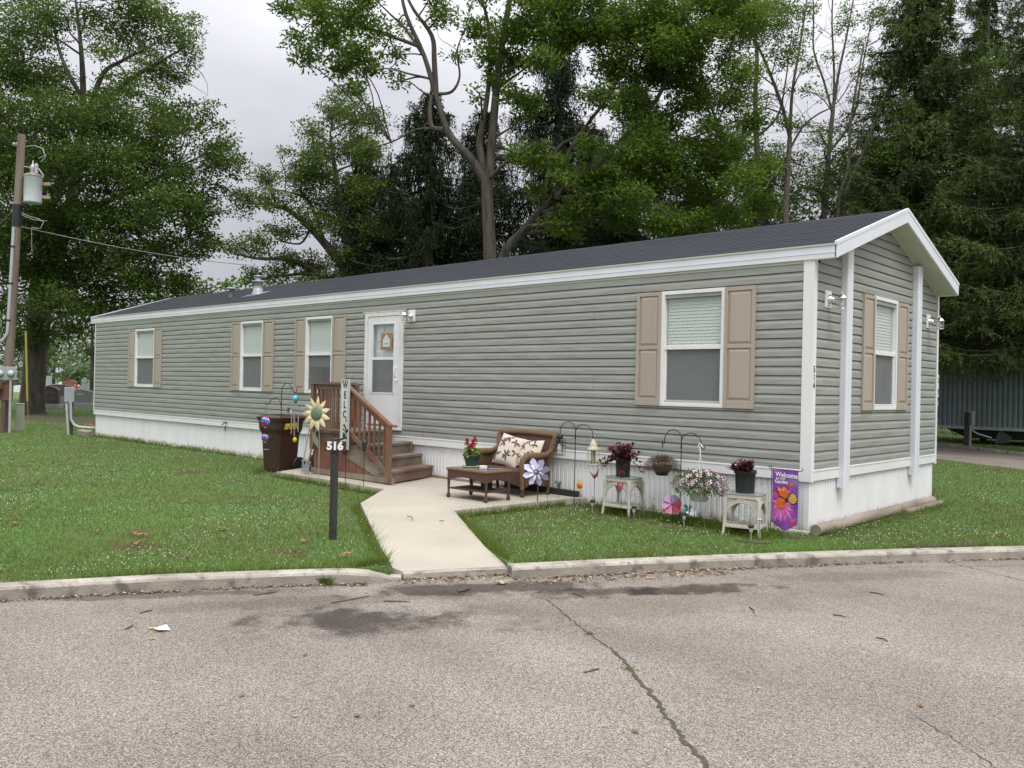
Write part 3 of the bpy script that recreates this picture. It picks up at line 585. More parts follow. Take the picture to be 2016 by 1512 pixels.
window('f',-18.50,-17.345,1.46,2.975,ZM); shutter('f',-18.89,-18.50); shutter('f',-17.345,-16.94)
window('f',-13.055,-12.12,1.455,2.98,ZM); shutter('f',-13.44,-13.055); shutter('f',-12.12,-11.70)
window('f',-10.505,-9.58,1.455,2.975,ZM,True); shutter('f',-10.88,-10.505); shutter('f',-9.58,-9.16)
window('f',-2.075,-1.132,1.455,2.985,ZM); shutter('f',-2.468,-2.075); shutter('f',-1.132,-.713)
window('e',1.885,2.775,1.46,2.995,ZM); shutter('e',1.485,1.885); shutter('e',2.775,3.19)
# ---- storm door
d=MB()
d.box(-8.545,-8.455,-.045,.03,.87,2.976,c=.004); d.box(-7.535,-7.445,-.045,.03,.87,2.976,c=.004); d.box(-8.455,-7.535,-.045,.03,2.90,2.976,c=.004); d.box(-8.6,-7.40,-.05,.03,2.976,2.992); d.box(-8.545,-7.445,-.05,.05,.845,.885,c=.003)
door=d.build('storm_door',M['white_old'],H)
d=MB(); a0,a1,a2,a3=-8.445,-7.548,.935,2.895
d.box(a0,-8.305,-.035,-.005,a2,a3,c=.003); d.box(-7.70,a1,-.035,-.005,a2,a3,c=.003); d.box(-8.305,-7.70,-.035,-.005,2.755,a3,c=.003); d.box(-8.305,-7.70,-.035,-.005,a2,1.515,c=.003); d.box(-8.305,-7.70,-.037,-.006,2.105,2.155,c=.003)
d.box(-8.33,-8.305,-.041,-.03,1.50,2.775); d.box(-7.70,-7.675,-.041,-.03,1.50,2.775); d.box(-8.305,-7.70,-.041,-.035,2.755,2.775); d.box(-8.33,-7.675,-.041,-.035,1.49,1.515)
d.build('door_leaf',mat('white_door_enamel',(.78,.79,.79),.4,var=(.72,.73,.74),vscale=3),door)
d=MB(); d.poly([(-8.305,-.02,2.155),(-7.70,-.02,2.155),(-7.70,-.02,2.755),(-8.305,-.02,2.755)]); d.poly([(-8.305,-.018,1.515),(-7.70,-.018,1.515),(-7.70,-.018,2.105),(-8.305,-.018,2.105)]); d.build('pane',M['glass'],door)
d=MB(); d.poly([(-8.305,-.026,1.515),(-7.70,-.026,1.515),(-7.70,-.026,2.105),(-8.305,-.026,2.105)]); d.build('insect_screen',M['screen'],door)
d=MB(); d.box(-8.44,-7.55,.05,.08,.9,2.9)
for u0,u1 in ((-8.32,-8.05),(-7.94,-7.67)):
    for z0_,z1_ in ((1.05,1.62),(1.72,2.30),(2.42,2.78)):
        i=.02; r1=[(u0,.05,z0_),(u1,.05,z0_),(u1,.05,z1_),(u0,.05,z1_)]; r2=[(u0+i,.062,z0_+i),(u1-i,.062,z0_+i),(u1-i,.062,z1_-i),(u0+i,.062,z1_-i)]; r3=[(u0+2*i,.046,z0_+2*i),(u1-2*i,.046,z0_+2*i),(u1-2*i,.046,z1_-2*i),(u0+2*i,.046,z1_-2*i)]
        r1=[(x,y-.002,z) for x,y,z in r1]; r2=[(x,.0485,z) for x,y,z in r2]; r3=[(x,.040,z) for x,y,z in r3]
        d.add(r1+r2+r3,[(i_,(i_+1)%4,4+(i_+1)%4,4+i_) for i_ in range(4)]+[(4+i_,4+(i_+1)%4,8+(i_+1)%4,8+i_) for i_ in range(4)]+[(8,9,10,11)])
d.build('inner_door',mat('inner_door_white',(.7,.73,.78),.5),door)
d=MB(); d.box(-7.64,-7.60,-.045,-.035,1.80,2.0,c=.003); d.tube([(-7.62,-.045,1.97),(-7.62,-.085,1.95),(-7.62,-.09,1.88),(-7.62,-.08,1.83),(-7.62,-.045,1.82)],.009,8); d.lathe([(.012,0),(.02,.02),(.016,.045),(.001,.05)],(-7.595,-.04,1.74),12,ax=(0,-1,0)); d.build('handle',M['white'],door)
# ---- wall lanterns
def lantern(p,n,sd):
    p=Vector(p);n=Vector(n);s=Vector(sd); b=MB(); Mx=Matrix(((s.x,n.x,0,p.x),(s.y,n.y,0,p.y),(s.z,n.z,1,p.z),(0,0,0,1)))
    b.box(-.085,.085,0,.018,-.10,.11,0,Mx,.006); b.box(-.06,.06,.018,.026,-.075,.085,0,Mx,.004)
    k=b.build('wall_lantern',M['white'],H)
    b=MB(); b.lathe([(.058,0),(.052,.02),(.03,.045),(.02,.06)],p+n*.026,16,ax=n); b.tube([p+n*.07,p+n*.12+Vector((0,0,.01)),p+n*.17+Vector((0,0,.035))],.012,8)
    c=p+n*.175; b.lathe([(.022,.055),(.045,.035),(.062,.012),(.066,.0),(.02,.0)],c,16); b.lathe([(.006,.05),(.012,.065),(.004,.09),(.001,.1)],c,8)
    for i in range(6):
        a=PI*2*i/6; b.tube([c+Vector((.055*math.cos(a),.055*math.sin(a),0)),c+Vector((.05*math.cos(a),.05*math.sin(a),-.115))],.0035,4)
    b.lathe([(.048,-.112),(.055,-.112),(.055,-.12),(.048,-.12)],c,12); b.build('lantern_frame',M['chrome'],k)
    b=MB(); b.lathe([(.05,0),(.046,-.11)],c,6,sm=False); b.build('lantern_glass',M['lampglass'],k)
    b=MB(); b.lathe([(.012,-.0),(.014,-.03),(.028,-.06),(.026,-.08),(.001,-.095)],c,12); b.build('bulb',M['white'],k)
lantern((.015,.37,2.80),(1,0,0),(0,1,0)); lantern((.015,4.12,2.80),(1,0,0),(0,1,0)); lantern((-7.23,-.015,2.87),(0,-1,0),(1,0,0))
# ---- house numbers on the corner post (end face)
b=MB()
for i,ch in enumerate('516'): text_mb(b,ch,.105,frame((.0275,.012,1.945-i*.092),(0,1,0),(0,0,1)),0,.002,.002,.95)
b.build('house_number',M['black'],H)
# socket box and tap
b=MB(); b.box(-11.12,-10.97,-.02,0,1.035,1.15,c=.003); b.box(-11.10,-11.04,-.04,-.02,1.05,1.14,1,c=.003); b.build('socket_box',[M['white'],col('dark_grey',(.06,.06,.06))],H)
b=MB(); b.tube([(-13.6,-.02,.71),(-13.6,-.10,.71),(-13.6,-.13,.66)],.014,8); b.lathe([(.001,0),(.035,.003),(.035,.01),(.001,.012)],(-13.6,-.07,.74),10); b.tube([(-13.62,-.02,.66),(-13.63,-.05,.58),(-13.62,-.03,.52)],.012,6); b.build('hose_tap',M['black'],H)
# ================================================================ PORCH STEPS
SK=-.336
P0=T('porch_steps','weathered reddish wooden porch steps with slatted railing below the storm door','porch steps',(-7.28,-1.30,.12))
ox,oy,oz=-7.28,-1.30,.12
def q3(x,y,z): return (x+SK*(y-oy)-ox,y-oy,z-oz)      # skewed plan, local to the porch
def sbox(mb,x0,x1,y0,y1,z0,z1,mi=0):
    v=[q3(x0,y0,z0),q3(x1,y0,z0),q3(x1,y1,z0),q3(x0,y1,z0),q3(x0,y0,z1),q3(x1,y0,z1),q3(x1,y1,z1),q3(x0,y1,z1)]
    mb.add(v,[(3,2,1,0),(4,5,6,7),(0,1,5,4),(1,2,6,5),(2,3,7,6),(3,0,4,7)],mi)
b=MB(); y=-1.33
while y<-.10: e=min(y+.138,-.05); sbox(b,-8.30,-7.245,y,e-.008,.822,.86); y=e
sbox(b,-8.27,-7.27,-1.29,-1.25,.66,.82); sbox(b,-8.27,-7.27,-.1,-.06,.66,.82); sbox(b,-8.27,-8.23,-1.25,-.1,.66,.82); sbox(b,-7.31,-7.27,-1.25,-.1,.66,.82)
b.build('landing',M['deckwood'],P0)
# cladding boards on the front, following the stringer
b=MB(); x=-8.24; bw=.092; i=0
def ztop(x): return .66 if x<-7.16 else max(.22,.66-(x+7.16)*.78)
while x<-6.32:
    e=x+bw-.006; sbox(b,x,e,-1.305+.002*(i%2),-1.285,.20,.665 if e<-7.2 else ztop(e)+0,0); x+=bw; i+=1
y=-1.27
while y<-.1: sbox(b,-8.262,-8.245,y,y+.086,.20,.665); y+=.092
b.build('cladding',M['redwood'],P0)
b=MB(); sbox(b,-8.27,-6.06,-1.33,-1.292,.115,.20); sbox(b,-8.29,-8.27,-1.33,-.06,.115,.2); b.build('base_board',M['greywood'],P0)
# stringer (diagonal, cut for the steps), front side and far side
for yy in (-1.315,-.10):
    b=MB(); pr_=[(-7.28,.66),(-7.28,.48),(-6.44,.12),(-6.06,.12),(-6.06,.26),(-6.35,.26),(-6.35,.45),(-6.64,.45),(-6.64,.635),(-6.93,.635),(-6.93,.66)]
    pr2=[(-7.28,.66),(-7.28,.44),(-6.50,.20),(-6.13,.20),(-6.13,.27),(-6.41,.27),(-6.41,.455),(-6.69,.455),(-6.69,.64),(-6.95,.64),(-6.95,.66)]
    f=[q3(x,yy,z) for x,z in pr2]; k=[q3(x,yy+.038,z) for x,z in pr2]; n=len(f); b.add(f+k,[tuple(range(n)),tuple(range(2*n-1,n-1,-1))]+[(i,n+i,n+(i+1)%n,(i+1)%n) for i in range(n)]); b.build('stringer',M['greywood'],P0)
for xk,z in ((-6.13,.305),(-6.41,.49),(-6.69,.675)):
    b=MB(); sbox(b,xk-.30,xk-.152,-1.35,-.05,z-.038,z); sbox(b,xk-.146,xk,-1.35,-.05,z-.038,z); b.build('tread',M['deckwood'],P0)
    b=MB(); sbox(b,xk-.045,xk-.02,-1.27,-.06,z-.185,z-.04); b.build('riser',M['deckwood'],P0)
b=MB(); sbox(b,-7.30,-7.268,-1.27,-.06,.675,.822); b.build('riser',M['deckwood'],P0)
def spost(x,y,z0,z1,w=.085,m='redwood'): b=MB(); sbox(b,x-w/2,x+w/2,y-w/2,y+w/2,z0,z1); b.build('railing_post',M[m],P0)
spost(-8.235,-1.345,.52,1.64); spost(-7.36,-1.345,.52,1.64,m='deckwood'); spost(-6.16,-1.36,.165,1.0); spost(-8.235,-.22,.86,1.64); spost(-8.14,-.22,.86,1.64,.07)
b=MB(); sbox(b,-8.30,-7.27,-1.40,-1.30,1.642,1.68); sbox(b,-8.28,-7.30,-1.365,-1.325,1.555,1.64); b.build('handrail',M['deckwood'],P0)
b=MB(); sbox(b,-8.30,-8.19,-1.30,-.17,1.642,1.68); sbox(b,-8.26,-8.22,-1.3,-.2,1.555,1.64); b.build('handrail',M['deckwood'],P0)
b=MB(); sbox(b,-8.19,-7.40,-1.365,-1.325,.90,.985); b.build('bottom_rail',M['redwood'],P0)
b=MB(); sbox(b,-8.255,-8.215,-1.3,-.25,.90,.985); b.build('bottom_rail',M['redwood'],P0)
def slope(a,c,y0,y1,dz,m):
    b=MB(); v=[q3(a[0],y0,a[1]-dz),q3(c[0],y0,c[1]-dz),q3(c[0],y1,c[1]-dz),q3(a[0],y1,a[1]-dz),q3(a[0],y0,a[1]),q3(c[0],y0,c[1]),q3(c[0],y1,c[1]),q3(a[0],y1,a[1])]
    b.add(v,[(3,2,1,0),(4,5,6,7),(0,1,5,4),(1,2,6,5),(2,3,7,6),(3,0,4,7)]); return b
slope((-7.34,1.695),(-6.11,1.035),-1.41,-1.31,.04,0).build('handrail',M['redwood'],P0)
slope((-7.32,1.645),(-6.12,.995),-1.372,-1.335,.085,0).build('handrail',M['redwood'],P0)
slope((-7.32,.985),(-6.18,.33),-1.372,-1.335,.085,0).build('bottom_rail',M['redwood'],P0)
def bal(x,y,z0,z1): b=MB(); w=.034; sbox(b,x-w/2,x+w/2,y-.017,y+.017,z0,z1); b.build('baluster',M['deckwood'] if random.random()<.6 else M['redwood'],P0)
for k in range(7): bal(-8.11+k*.112,-1.32,.93,1.60)
for k in range(8): bal(-8.235,-1.17+k*.118,.93,1.60)
for k in range(8):
    x=-7.20+k*.130; bal(x,-1.33,.95-(x+7.26)*.575-.0,1.60-(x+7.32)*.541)
# ================================================================ WELCOME BOARD
o=T('welcome_sign','tall narrow white board reading WELCOME with a sunflower for the O, against the porch rail','sign',(-7.19,-1.43,.585))
b=MB(); b.box(-.098,.098,-.008,.012,0,1.15,c=.003); b.build('board',mat('whitewashed_board',(.72,.72,.71),.7,var=(.6,.6,.6),vscale=9,stretch=(1,1,.2)),o)
b=MB(); 
for a in ((-.104,-.086,0,1.15),(.086,.104,0,1.15)): b.box(a[0],a[1],-.02,.014,a[2],a[3])
b.box(-.086,.086,-.02,.014,1.13,1.15); b.box(-.086,.086,-.02,.014,0,.02); b.build('frame',M['greywood'] if False else mat('pale_grey_frame',(.5,.5,.5),.7),o)
b=MB()
for i,ch in enumerate('WELC'): text_mb(b,ch,.165,frame((0,-.011,1.045-i*.158),(1,0,0),(0,0,1)),0,.0015,.003,.72 if ch=='W' else .85)
b.build('lettering',col('charcoal_ink',(.05,.05,.055)),o); b=MB()
for i,ch in enumerate('ME'): text_mb(b,ch,.15,frame((0,-.011,.225-i*.145),(1,0,0),(0,0,1)),0,.0015,.003,.75)
b.build('lettering',col('charcoal_ink',(.05,.05,.055)),o)
b=MB()
for k in range(14):
    a=2*PI*k/14; l=.072; 
    p=lambda r,t:(r*math.cos(a+t),-.0115-.0003*(k%2),.395+r*math.sin(a+t)*1.15)
    b.poly([p(.018,-.3),p(.045,-.2),p(l,0),p(.045,.2),p(.018,.3)])
b.build('sunflower_petals',col('cream_petal',(.70,.66,.45)),o)
b=MB(); b.lathe([(.026,0),(.02,.004),(.001,.006)],(0,-.0125,.395),14,ax=(0,-1,0)); b.build('sunflower_centre',col('umber',(.12,.07,.04)),o)
b=MB(); b.poly([(.02,-.012,.47),(.05,-.012,.52),(.065,-.012,.49),(.05,-.012,.45)]); b.build('sunflower_leaf',col('leaf_grey_green',(.16,.2,.14)),o)
# ================================================================ HOUSE NUMBER POST
o=T('number_post','black metal post at the walk with a small brown 516 plate','number post',(-3.288,-4.388,0))
b=MB(); b.box(-.03,.03,-.03,.03,-.05,1.02,c=.004); b.build('post',mat('chipped_black_paint',(.025,.025,.026),.55,var=(.045,.042,.038),vscale=30,bump=.3),o); 
b=MB(); dirr=Vector((.72,.69,0)).normalized(); nn=Vector((dirr.y,-dirr.x,0)); Mx=Matrix(((dirr.x,-nn.x,0,nn.x*.05),(dirr.y,-nn.y,0,nn.y*.05),(0,0,1,.985),(0,0,0,1)))
b.box(-.098,.128,-.008,.008,-.045,.065,0,Mx,.004); b.build('plate',col('dark_brown_plate',(.05,.022,.018)),o)
b=MB(); text_mb(b,'516',.115,frame((Vector((.0,0,.995))+dirr*.012+nn*.0595),dirr,(0,0,1)),0,.001,.006,1.0); b.build('numerals',M['white'],o)
b=MB(); b.box(-.034,.034,-.034,.034,1.02,1.075,c=.008); b.beam(Vector((0,0,1.05))+dirr*.02,Vector((0,0,1.085))+dirr*.125,.02,.02); b.build('post_cap',M['black'],o)
# ================================================================ TRASH CART
o=T('trash_cart','dark brown wheeled trash cart with yellow lettering beside the skirting','trash cart',(-9.70,-1.05,.0),R(3))
b=MB()
def ring(hx,hy,z,c=.05): return [(-hx+c,-hy,z),(hx-c,-hy,z),(hx,-hy+c,z),(hx,hy-c,z),(hx-c,hy,z),(-hx+c,hy,z),(-hx,hy-c,z),(-hx,-hy+c,z)]
prof=[(.25,.26,.03),(.26,.27,.25),(.275,.30,.66),(.28,.305,.70),(.32,.345,.80),(.325,.35,.94),(.345,.375,.945),(.345,.375,.985)]
vs=[];
for hx,hy,z in prof: vs+=ring(hx,hy*.84,z)
n=len(prof); b.add(vs,[(i*8+k,i*8+(k+1)%8,(i+1)*8+(k+1)%8,(i+1)*8+k) for i in range(n-1) for k in range(8)]+[tuple(range(7,-1,-1))],0)
b.box(-.20,.12,-.26,-.23,.60,.70,0,c=.01)
b.build('body',M['cart'],o)
b=MB(); vs=ring(.36,.335,.985,.06)+ring(.36,.335,1.01,.06)+ring(.30,.28,1.045,.06)+ring(.27,.24,1.05,.06); b.add(vs,[(i*8+k,i*8+(k+1)%8,(i+1)*8+(k+1)%8,(i+1)*8+k) for i in range(3) for k in range(8)]+[tuple(range(24,32))],0)
for x in (-.2,0,.2): b.beam((x,-.2,1.052),(x,.2,1.052),.05,.012)
b.build('lid',M['cart'],o)
b=MB(); b.tube([(-.2,.33,.99),(-.2,.38,1.02),(.2,.38,1.02),(.2,.33,.99)],.014,8); b.build('handle',M['cart'],o)
for sx in(-1,1): b=MB(); b.lathe([(.13,-.03),(.14,-.02),(.14,.02),(.13,.03)],(sx*.30,-.22 if False else .20,.14),18,ax=(1,0,0)); b.build('wheel',M['black'],o)
b=MB(); b.box(-.17,-.03,-.245,-.225,.40,.42); b.build('catch_bar',M['steel'],o)
b=MB(); text_mb(b,'servall',.11,frame((.3275,-.01,.885),(0,1,.03),(0,0,1)),0,.001,.004,.9); b.build('lettering',col('yellow_print',(.75,.52,.05)),o)
b=MB(); text_mb(b,'260-747-4117',.058,frame((.3265,-.01,.82),(0,1,.03),(0,0,1)),0,.001,.002,.9); b.build('phone_number',col('yellow_print',(.75,.52,.05)),o)
# ================================================================ TOOLS BESIDE THE PORCH
o=T('string_trimmer','black string trimmer with a red spool leaning beside the porch','string trimmer',(-8.62,-1.10,.1))
b=MB(); b.tube([(0,0,.1),(.16,.12,1.0)],.013,8); b.build('shaft',M['steel'],o)
b=MB(); b.lathe([(.02,.10),(.14,.07),(.16,.045),(.12,.03),(.05,.05)],(0,0,.02),14); b.tube([(.02,.01,.12),(.06,.05,.38)],.03,8); b.build('guard',M['black'],o)
b=MB(); b.lathe([(.045,0),(.05,.02),(.045,.06),(.001,.065)],(0,0,-.005),12); b.build('spool',col('red_plastic',(.45,.03,.02)),o)
b=MB(); b.lathe([(.03,-.05),(.06,-.03),(.065,.08),(.04,.11),(.001,.12)],(.17,.13,1.06),12,ax=(.16,.12,.9)); b.build('motor',col('orange_plastic',(.72,.12,.03)),o)
o=T('garden_spade','garden spade with a long pale wooden handle and orange grip against the porch','spade',(-8.13,-1.5,.1))
b=MB(); b.tube([(0,0,.14),(.10,.11,.86)],.015,8); b.build('shaft',M['greywood'],o)
b=MB(); b.prism([(-.06,0),(.06,0),(.07,.16),(.03,.2),(-.03,.2),(-.07,.16)],-.006,.006,M=Matrix.Translation((-.02,0,-.005))); b.build('blade',M['steel'],o)
b=MB(); b.tube([(.10,.11,.84),(.105,.12,.92),(.05,.12,.97),(.16,.12,.97),(.105,.12,.92)],.016,8); b.build('grip',col('orange_plastic',(.72,.12,.03)),o)
o=T('garden_edger','thin steel edging tool with two forked feet leaning on the porch corner','garden edger',(-8.32,-1.46,.1))
b=MB(); b.tube([(0,0,.22),(.03,.10,.82)],.011,8); b.build('shaft',M['steel'],o)
b=MB(); b.tube([(0,0,.24),(-.035,-.01,.0)],.009,6); b.tube([(0,0,.24),(.03,-.01,.03)],.009,6); b.beam((-.04,0,.22),(.045,0,.22),.02,.03); b.build('fork',M['steel'],o)
o=T('hose_coil','coiled black garden hose heaped between the trash cart and porch','garden hose',(-8.98,-.62,.09))
b=MB(); 
pts=[]
for i in range(300):
    t=i/300; a=t*2*PI*11; rr=.24-.05*math.sin(t*9)-.07*abs(math.sin(t*17)); pts.append((rr*math.cos(a)*1.35,rr*.7*math.sin(a),.03+.30*t*(1+.25*math.sin(a))))
b.tube(pts,.021,6); b.tube([(.15,0,.12),(.4,.02,.2),(.55,.1,.3),(.62,.15,.34)],.05,8); b.build('hose',M['black'],o)
# ================================================================ SHEPHERD HOOKS
def arch(p0,reach,h,hook,ax=(1,0,0)):
    ax=Vector(ax); p0=Vector(p0); o=[]
    for i in range(13):
        a=PI*i/12; o.append(p0+ax*(reach/2)*(1-math.cos(a))+Vector((0,0,h*math.sin(a))))
    e=o[-1]; 
    for i in range(1,7):
        a=PI*i/6; o.append(e+ax*(hook*(1-math.cos(a)))*.5+Vector((0,0,-.03-hook*.5*math.sin(a))))
    return o
o=T('shepherd_hook','tall black shepherd hook with two uneven arms in front of the trash cart','shepherd hook',(-8.82,-1.60,0))
b=MB(); b.tube([(0,0,-.1),(0,0,1.45)],.007,8); 
a=[Vector((0,0,1.40))+Vector((.46*.5*(1-math.cos(PI*i/12))*.72,0,.23*math.sin(PI*i/12))) for i in range(13)]
A1=[(0,0,1.40),(0,0,1.50),(.03,0,1.58),(.10,0,1.635),(.18,0,1.65),(.26,0,1.62),(.32,0,1.56),(.36,0,1.51),(.40,0,1.485),(.45,0,1.495),(.475,0,1.54),(.485,0,1.57)]
A2=[(0,0,1.18),(-.01,0,1.26),(-.06,0,1.345),(-.15,0,1.385),(-.26,0,1.375),(-.35,0,1.33),(-.42,0,1.27),(-.47,0,1.245),(-.50,0,1.26),(-.51,0,1.30)]
b.tube(A1,.007,8); b.tube(A2,.0065,8); b.tube([(0,0,.0),(0,0,.28)],.008,8); b.beam((-.07,0,.13),(.07,0,.13),.006,.02); b.build('pole',M['blacksteel'],o)
def rainbow(name='rainbow_spinner'):
    mt=mat(name,(.1,.3,.8),.25,.6); nt,bb=nodes(mt); tc=nt.nodes.new('ShaderNodeTexCoord'); wv=nt.nodes.new('ShaderNodeTexWave'); wv.wave_type='RINGS'; wv.inputs['Scale'].default_value=.45; wv.inputs['Distortion'].default_value=2; nt.links.new(tc.outputs['Generated'],wv.inputs[0])
    r=nt.nodes.new('ShaderNodeValToRGB'); e=r.color_ramp.elements; e[0].color=(.05,.25,.75,1); e[1].color=(.75,.05,.45,1)
    for p,c in ((.3,(.05,.5,.75)),(.5,(.8,.5,.06)),(.7,(.65,.05,.5))): q=e.new(p); q.color=(*c,1)
    nt.links.new(wv.outputs[0],r.inputs[0]); nt.links.new(r.outputs[0],bb.inputs['Base Color']); return mt
M['rainbow']=rainbow()
def spinner(loc,r,label,parent=None):
    o=T('wind_spinner',label,'wind spinner',loc)
    b=MB()
    for k in range(12):
        a=2*PI*k/12
        b.tube([(r*math.sin(PI*i/10)*math.cos(a+1.2*i/10),r*math.sin(PI*i/10)*math.sin(a+1.2*i/10),-r*1.15*math.cos(PI*i/10)) for i in range(11)],r*.17,5)
    b.build('spinner_body',M['rainbow'],o)
    b=MB(); b.tube([(0,0,r),(0,0,r*2.2),(.0,0,.30 if r>.06 else .08)],.002,4); b.build('wire',M['blacksteel'],o)
    b=MB(); b.lathe([(.02,0),(.025,-.02),(.001,-.03)],(0,0,-r*1.2),10); b.build('finial',M['chrome'],o); return o
spinner((-9.33,-1.60,.945),.072,'rainbow hot-air-balloon wind spinner hanging in front of the brown cart')
spinner((-9.33,-1.60,.66),.055,'smaller blue and pink wind spinner hanging lowest, in front of the brown cart')
o=T('wind_chime','teal glass ball wind chime with five silver tubes on the tall hook','wind chime',(-8.375,-1.60,1.24))
b=MB(); b.ball((0,0,.145),.058,16); b.build('glass_ball',mat('teal_glass',(.02,.32,.36),.15,.2,var=(.2,.6,.62),vscale=14),o)
b=MB(); b.lathe([(.03,0),(.012,-.03),(.001,-.035)],(0,0,.09),10); b.build('ball_cap',col('copper_brown',(.2,.08,.04),.4,.6),o)
b=MB(); b.lathe([(.075,0),(.078,.008),(.075,.015)],(0,0,0),16); b.tube([(0,0,.0),(0,0,.06)],.003,4); b.tube([(0,0,.2),(0,0,.24)],.003,4); b.build('ring',M['steel'],o)
b=MB()
for k,l in enumerate((.30,.33,.40,.36,.27)):
    a=2*PI*k/5+.3; x,y=.062*math.cos(a),.062*math.sin(a); b.tube([(x,y,-.10),(x,y,-.10-l)],.0085,8); b.tube([(x,y,0),(x,y,-.10)],.0012,3)
b.build('chime_tube',M['steel'],o)
b=MB(); b.tube([(0,0,0),(0,0,-.52)],.0012,3); b.ball((0,0,-.56),.038,10,sz=1.2); b.build('wind_catcher',col('yellow_catcher',(.6,.5,.05)),o)
# ================================================================ METAL SUNFLOWER
o=T('sunflower_stake','large metal sunflower with cream petals on a stake beside the porch','garden ornament',(-7.47,-1.72,0))
nrm=Vector((.30,-.95,.05)).normalized(); sx_=Vector((.95,.30,0)).normalized(); fc=Vector((-.04,-.03,1.16))
def fp(a,r,d=0): return fc+sx_*(r*math.cos(a))+Vector((0,0,r*math.sin(a)))+nrm*d
b=MB(); b.tube([(0,0,-.1),(-.0,0,.6),(-.03,0,1.12)],.007,6); b.build('stake',M['steel'],o)
b=MB()
for k in range(11):
    a=2*PI*k/11+.28; L_=[(.105,-.21,.012),(.155,-.25,.02),(.215,-.17,.03),(.29,.03,.02),(.225,.18,.02),(.155,.245,.015),(.105,.21,.012)]
    vs=[fp(a+t*(.11/r)*1.75,r,d) for r,t,d in L_]+[fp(a,.16,.034)]; n=len(vs)-1
    b.add(vs,[(i,i+1,n) for i in range(n-1)]+[(n-1,0,n)],0)
b.build('petals',mat('cream_yellow_metal',(.72,.57,.31),.5,var=(.75,.67,.46),vscale=9),o)
b=MB(); b.lathe([(.112,0),(.105,.02),(.07,.034),(.001,.04)],fc+nrm*.012,20,ax=nrm); b.build('flower_centre',mat('sage_metal',(.16,.21,.14),.6,var=(.11,.15,.10),vscale=25,bump=.4),o)
b=MB(); vs=[(-.03,0,.60),(-.10,-.02,.66),(-.17,-.03,.76),(-.16,-.03,.86),(-.09,-.02,.84),(-.03,0,.72)]; b.poly(vs); b.build('leaf',col('sage_leaf',(.2,.25,.18)),o)
# lantern stake, plain stake
o=T('lantern_stake','small black carriage-lantern light on a thin stake in front of the steps','garden light',(-6.29,-1.71,.03))
b=MB(); b.tube([(0,0,-.1),(0,0,.66)],.005,6); b.build('stake',M['blacksteel'],o)
b=MB(); b.lathe([(.022,.60),(.03,.62),(.042,.73),(.046,.735),(.03,.77),(.012,.785),(.004,.83)],(0,0,0),6,sm=False); b.build('lamp_head',M['black'],o)
o=T('bird_stake','thin dark stake topped by a small black metal bird, behind the 516 post','garden ornament',(-6.76,-1.71,.05))
b=MB(); b.tube([(0,0,-.1),(.0,0,.83)],.005,6); b.build('stake',M['blacksteel'],o)
b=MB(); b.ball((0,0,.86),.03,10,sz=.8); b.ball((.035,-.01,.885),.016,8); b.prism([(-.02,.86),(-.09,.90),(-.085,.87)],-.005,.005); b.prism([(0,.86),(-.03,.94),(-.05,.93)],-.006,.006); b.build('bird',M['black'],o)
# ================================================================ DOOR HANGER
o=T('door_hanger','small brown house-shaped plaque hanging on a cord at the storm door','hanging sign',(-7.89,-.045,2.44))
b=MB(); b.box(-.158,.158,-.008,.0,-.15,.15,c=.004); b.build('plaque',mat('kraft_board',(.34,.19,.08),.8),o)
b=MB(); b.prism([(-.095,-.10),(.095,-.10),(.095,.03),(0,.125),(-.095,.03)],-.012,-.008); b.build('house_cutout',col('pale_aqua',(.55,.68,.66)),o)
b=MB(); b.tube([(-.10,-.004,.15),(0,-.004,.31),(.10,-.004,.15)],.004,5); b.build('cord',col('jute',(.3,.24,.16)),o)
b=MB(); b.tube([(-.05,-.014,-.05),(-.02,-.014,-.03),(0,-.014,-.05),(.03,-.014,-.03),(.06,-.014,-.045)],.004,4); b.tube([(-.0,-.014,.05),(.03,-.014,.07),(.05,-.014,.04)],.004,4); b.build('brush_marks',col('ink_green',(.1,.16,.15)),o)
# ================================================================ WICKER LOVESEAT (faces -y)
o=T('wicker_loveseat','brown wicker loveseat with tan rolled edges against the white skirting','loveseat',(-4.39,-.43,.085))
lw_,ld=1.13,.62
b=MB(); b.box(-lw_/2+.09,lw_/2-.09,-.30,.20,.30,.385,c=.025); b.build('seat',M['wicker'],o)
b=MB()
# front apron with curved lower edge
pts=[(-lw_/2+.06,.36)]+[(-lw_/2+.06+(lw_-.12)*i/14,.14+.07*math.sin(PI*i/14)) for i in range(15)]+[(lw_/2-.06,.36)]
b.prism(pts,-.315,-.295)
for sx in (-1,1):
    ps=[(-.30,.36)]+[(-.30+.50*i/10,.14+.07*math.sin(PI*i/10)) for i in range(11)]+[(.20,.36)]
    b.prism(ps,sx*(lw_/2-.03)-.012,sx*(lw_/2-.03)+.012,ax='x')
b.build('apron',M['wicker'],o)
def back(u,v,t=0):  # u -1..1, v 0..1
    z=.36+v*.51; y=.19+.15*v-.012*(1-u*u)+t; fl=1+.20*v
    z+= .008*math.cos(u*PI)*v*1
    return (u*(lw_/2-.09)*fl,y,z)
b=MB(); b.grid(lambda i,j:back(-1+2*i,j,-.012),16,8); b.grid(lambda i,j:back(1-2*i,j,.02),16,8); b.build('backrest',M['wicker'],o)
b=MB(); rimp=[back(-1.0,v) for v in (0,.2,.4,.6,.8,.93)]+[back(-.99,1.0),back(-.95,1.04)]+[back(-.82+1.64*i/10,1.035) for i in range(11)]+[back(.95,1.04),back(.99,1.0)]+[back(1.0,v) for v in (.93,.8,.6,.4,.2,0)]
b.tube(rimp,.047,10); b.build('back_rim',M['wickertan'],o)
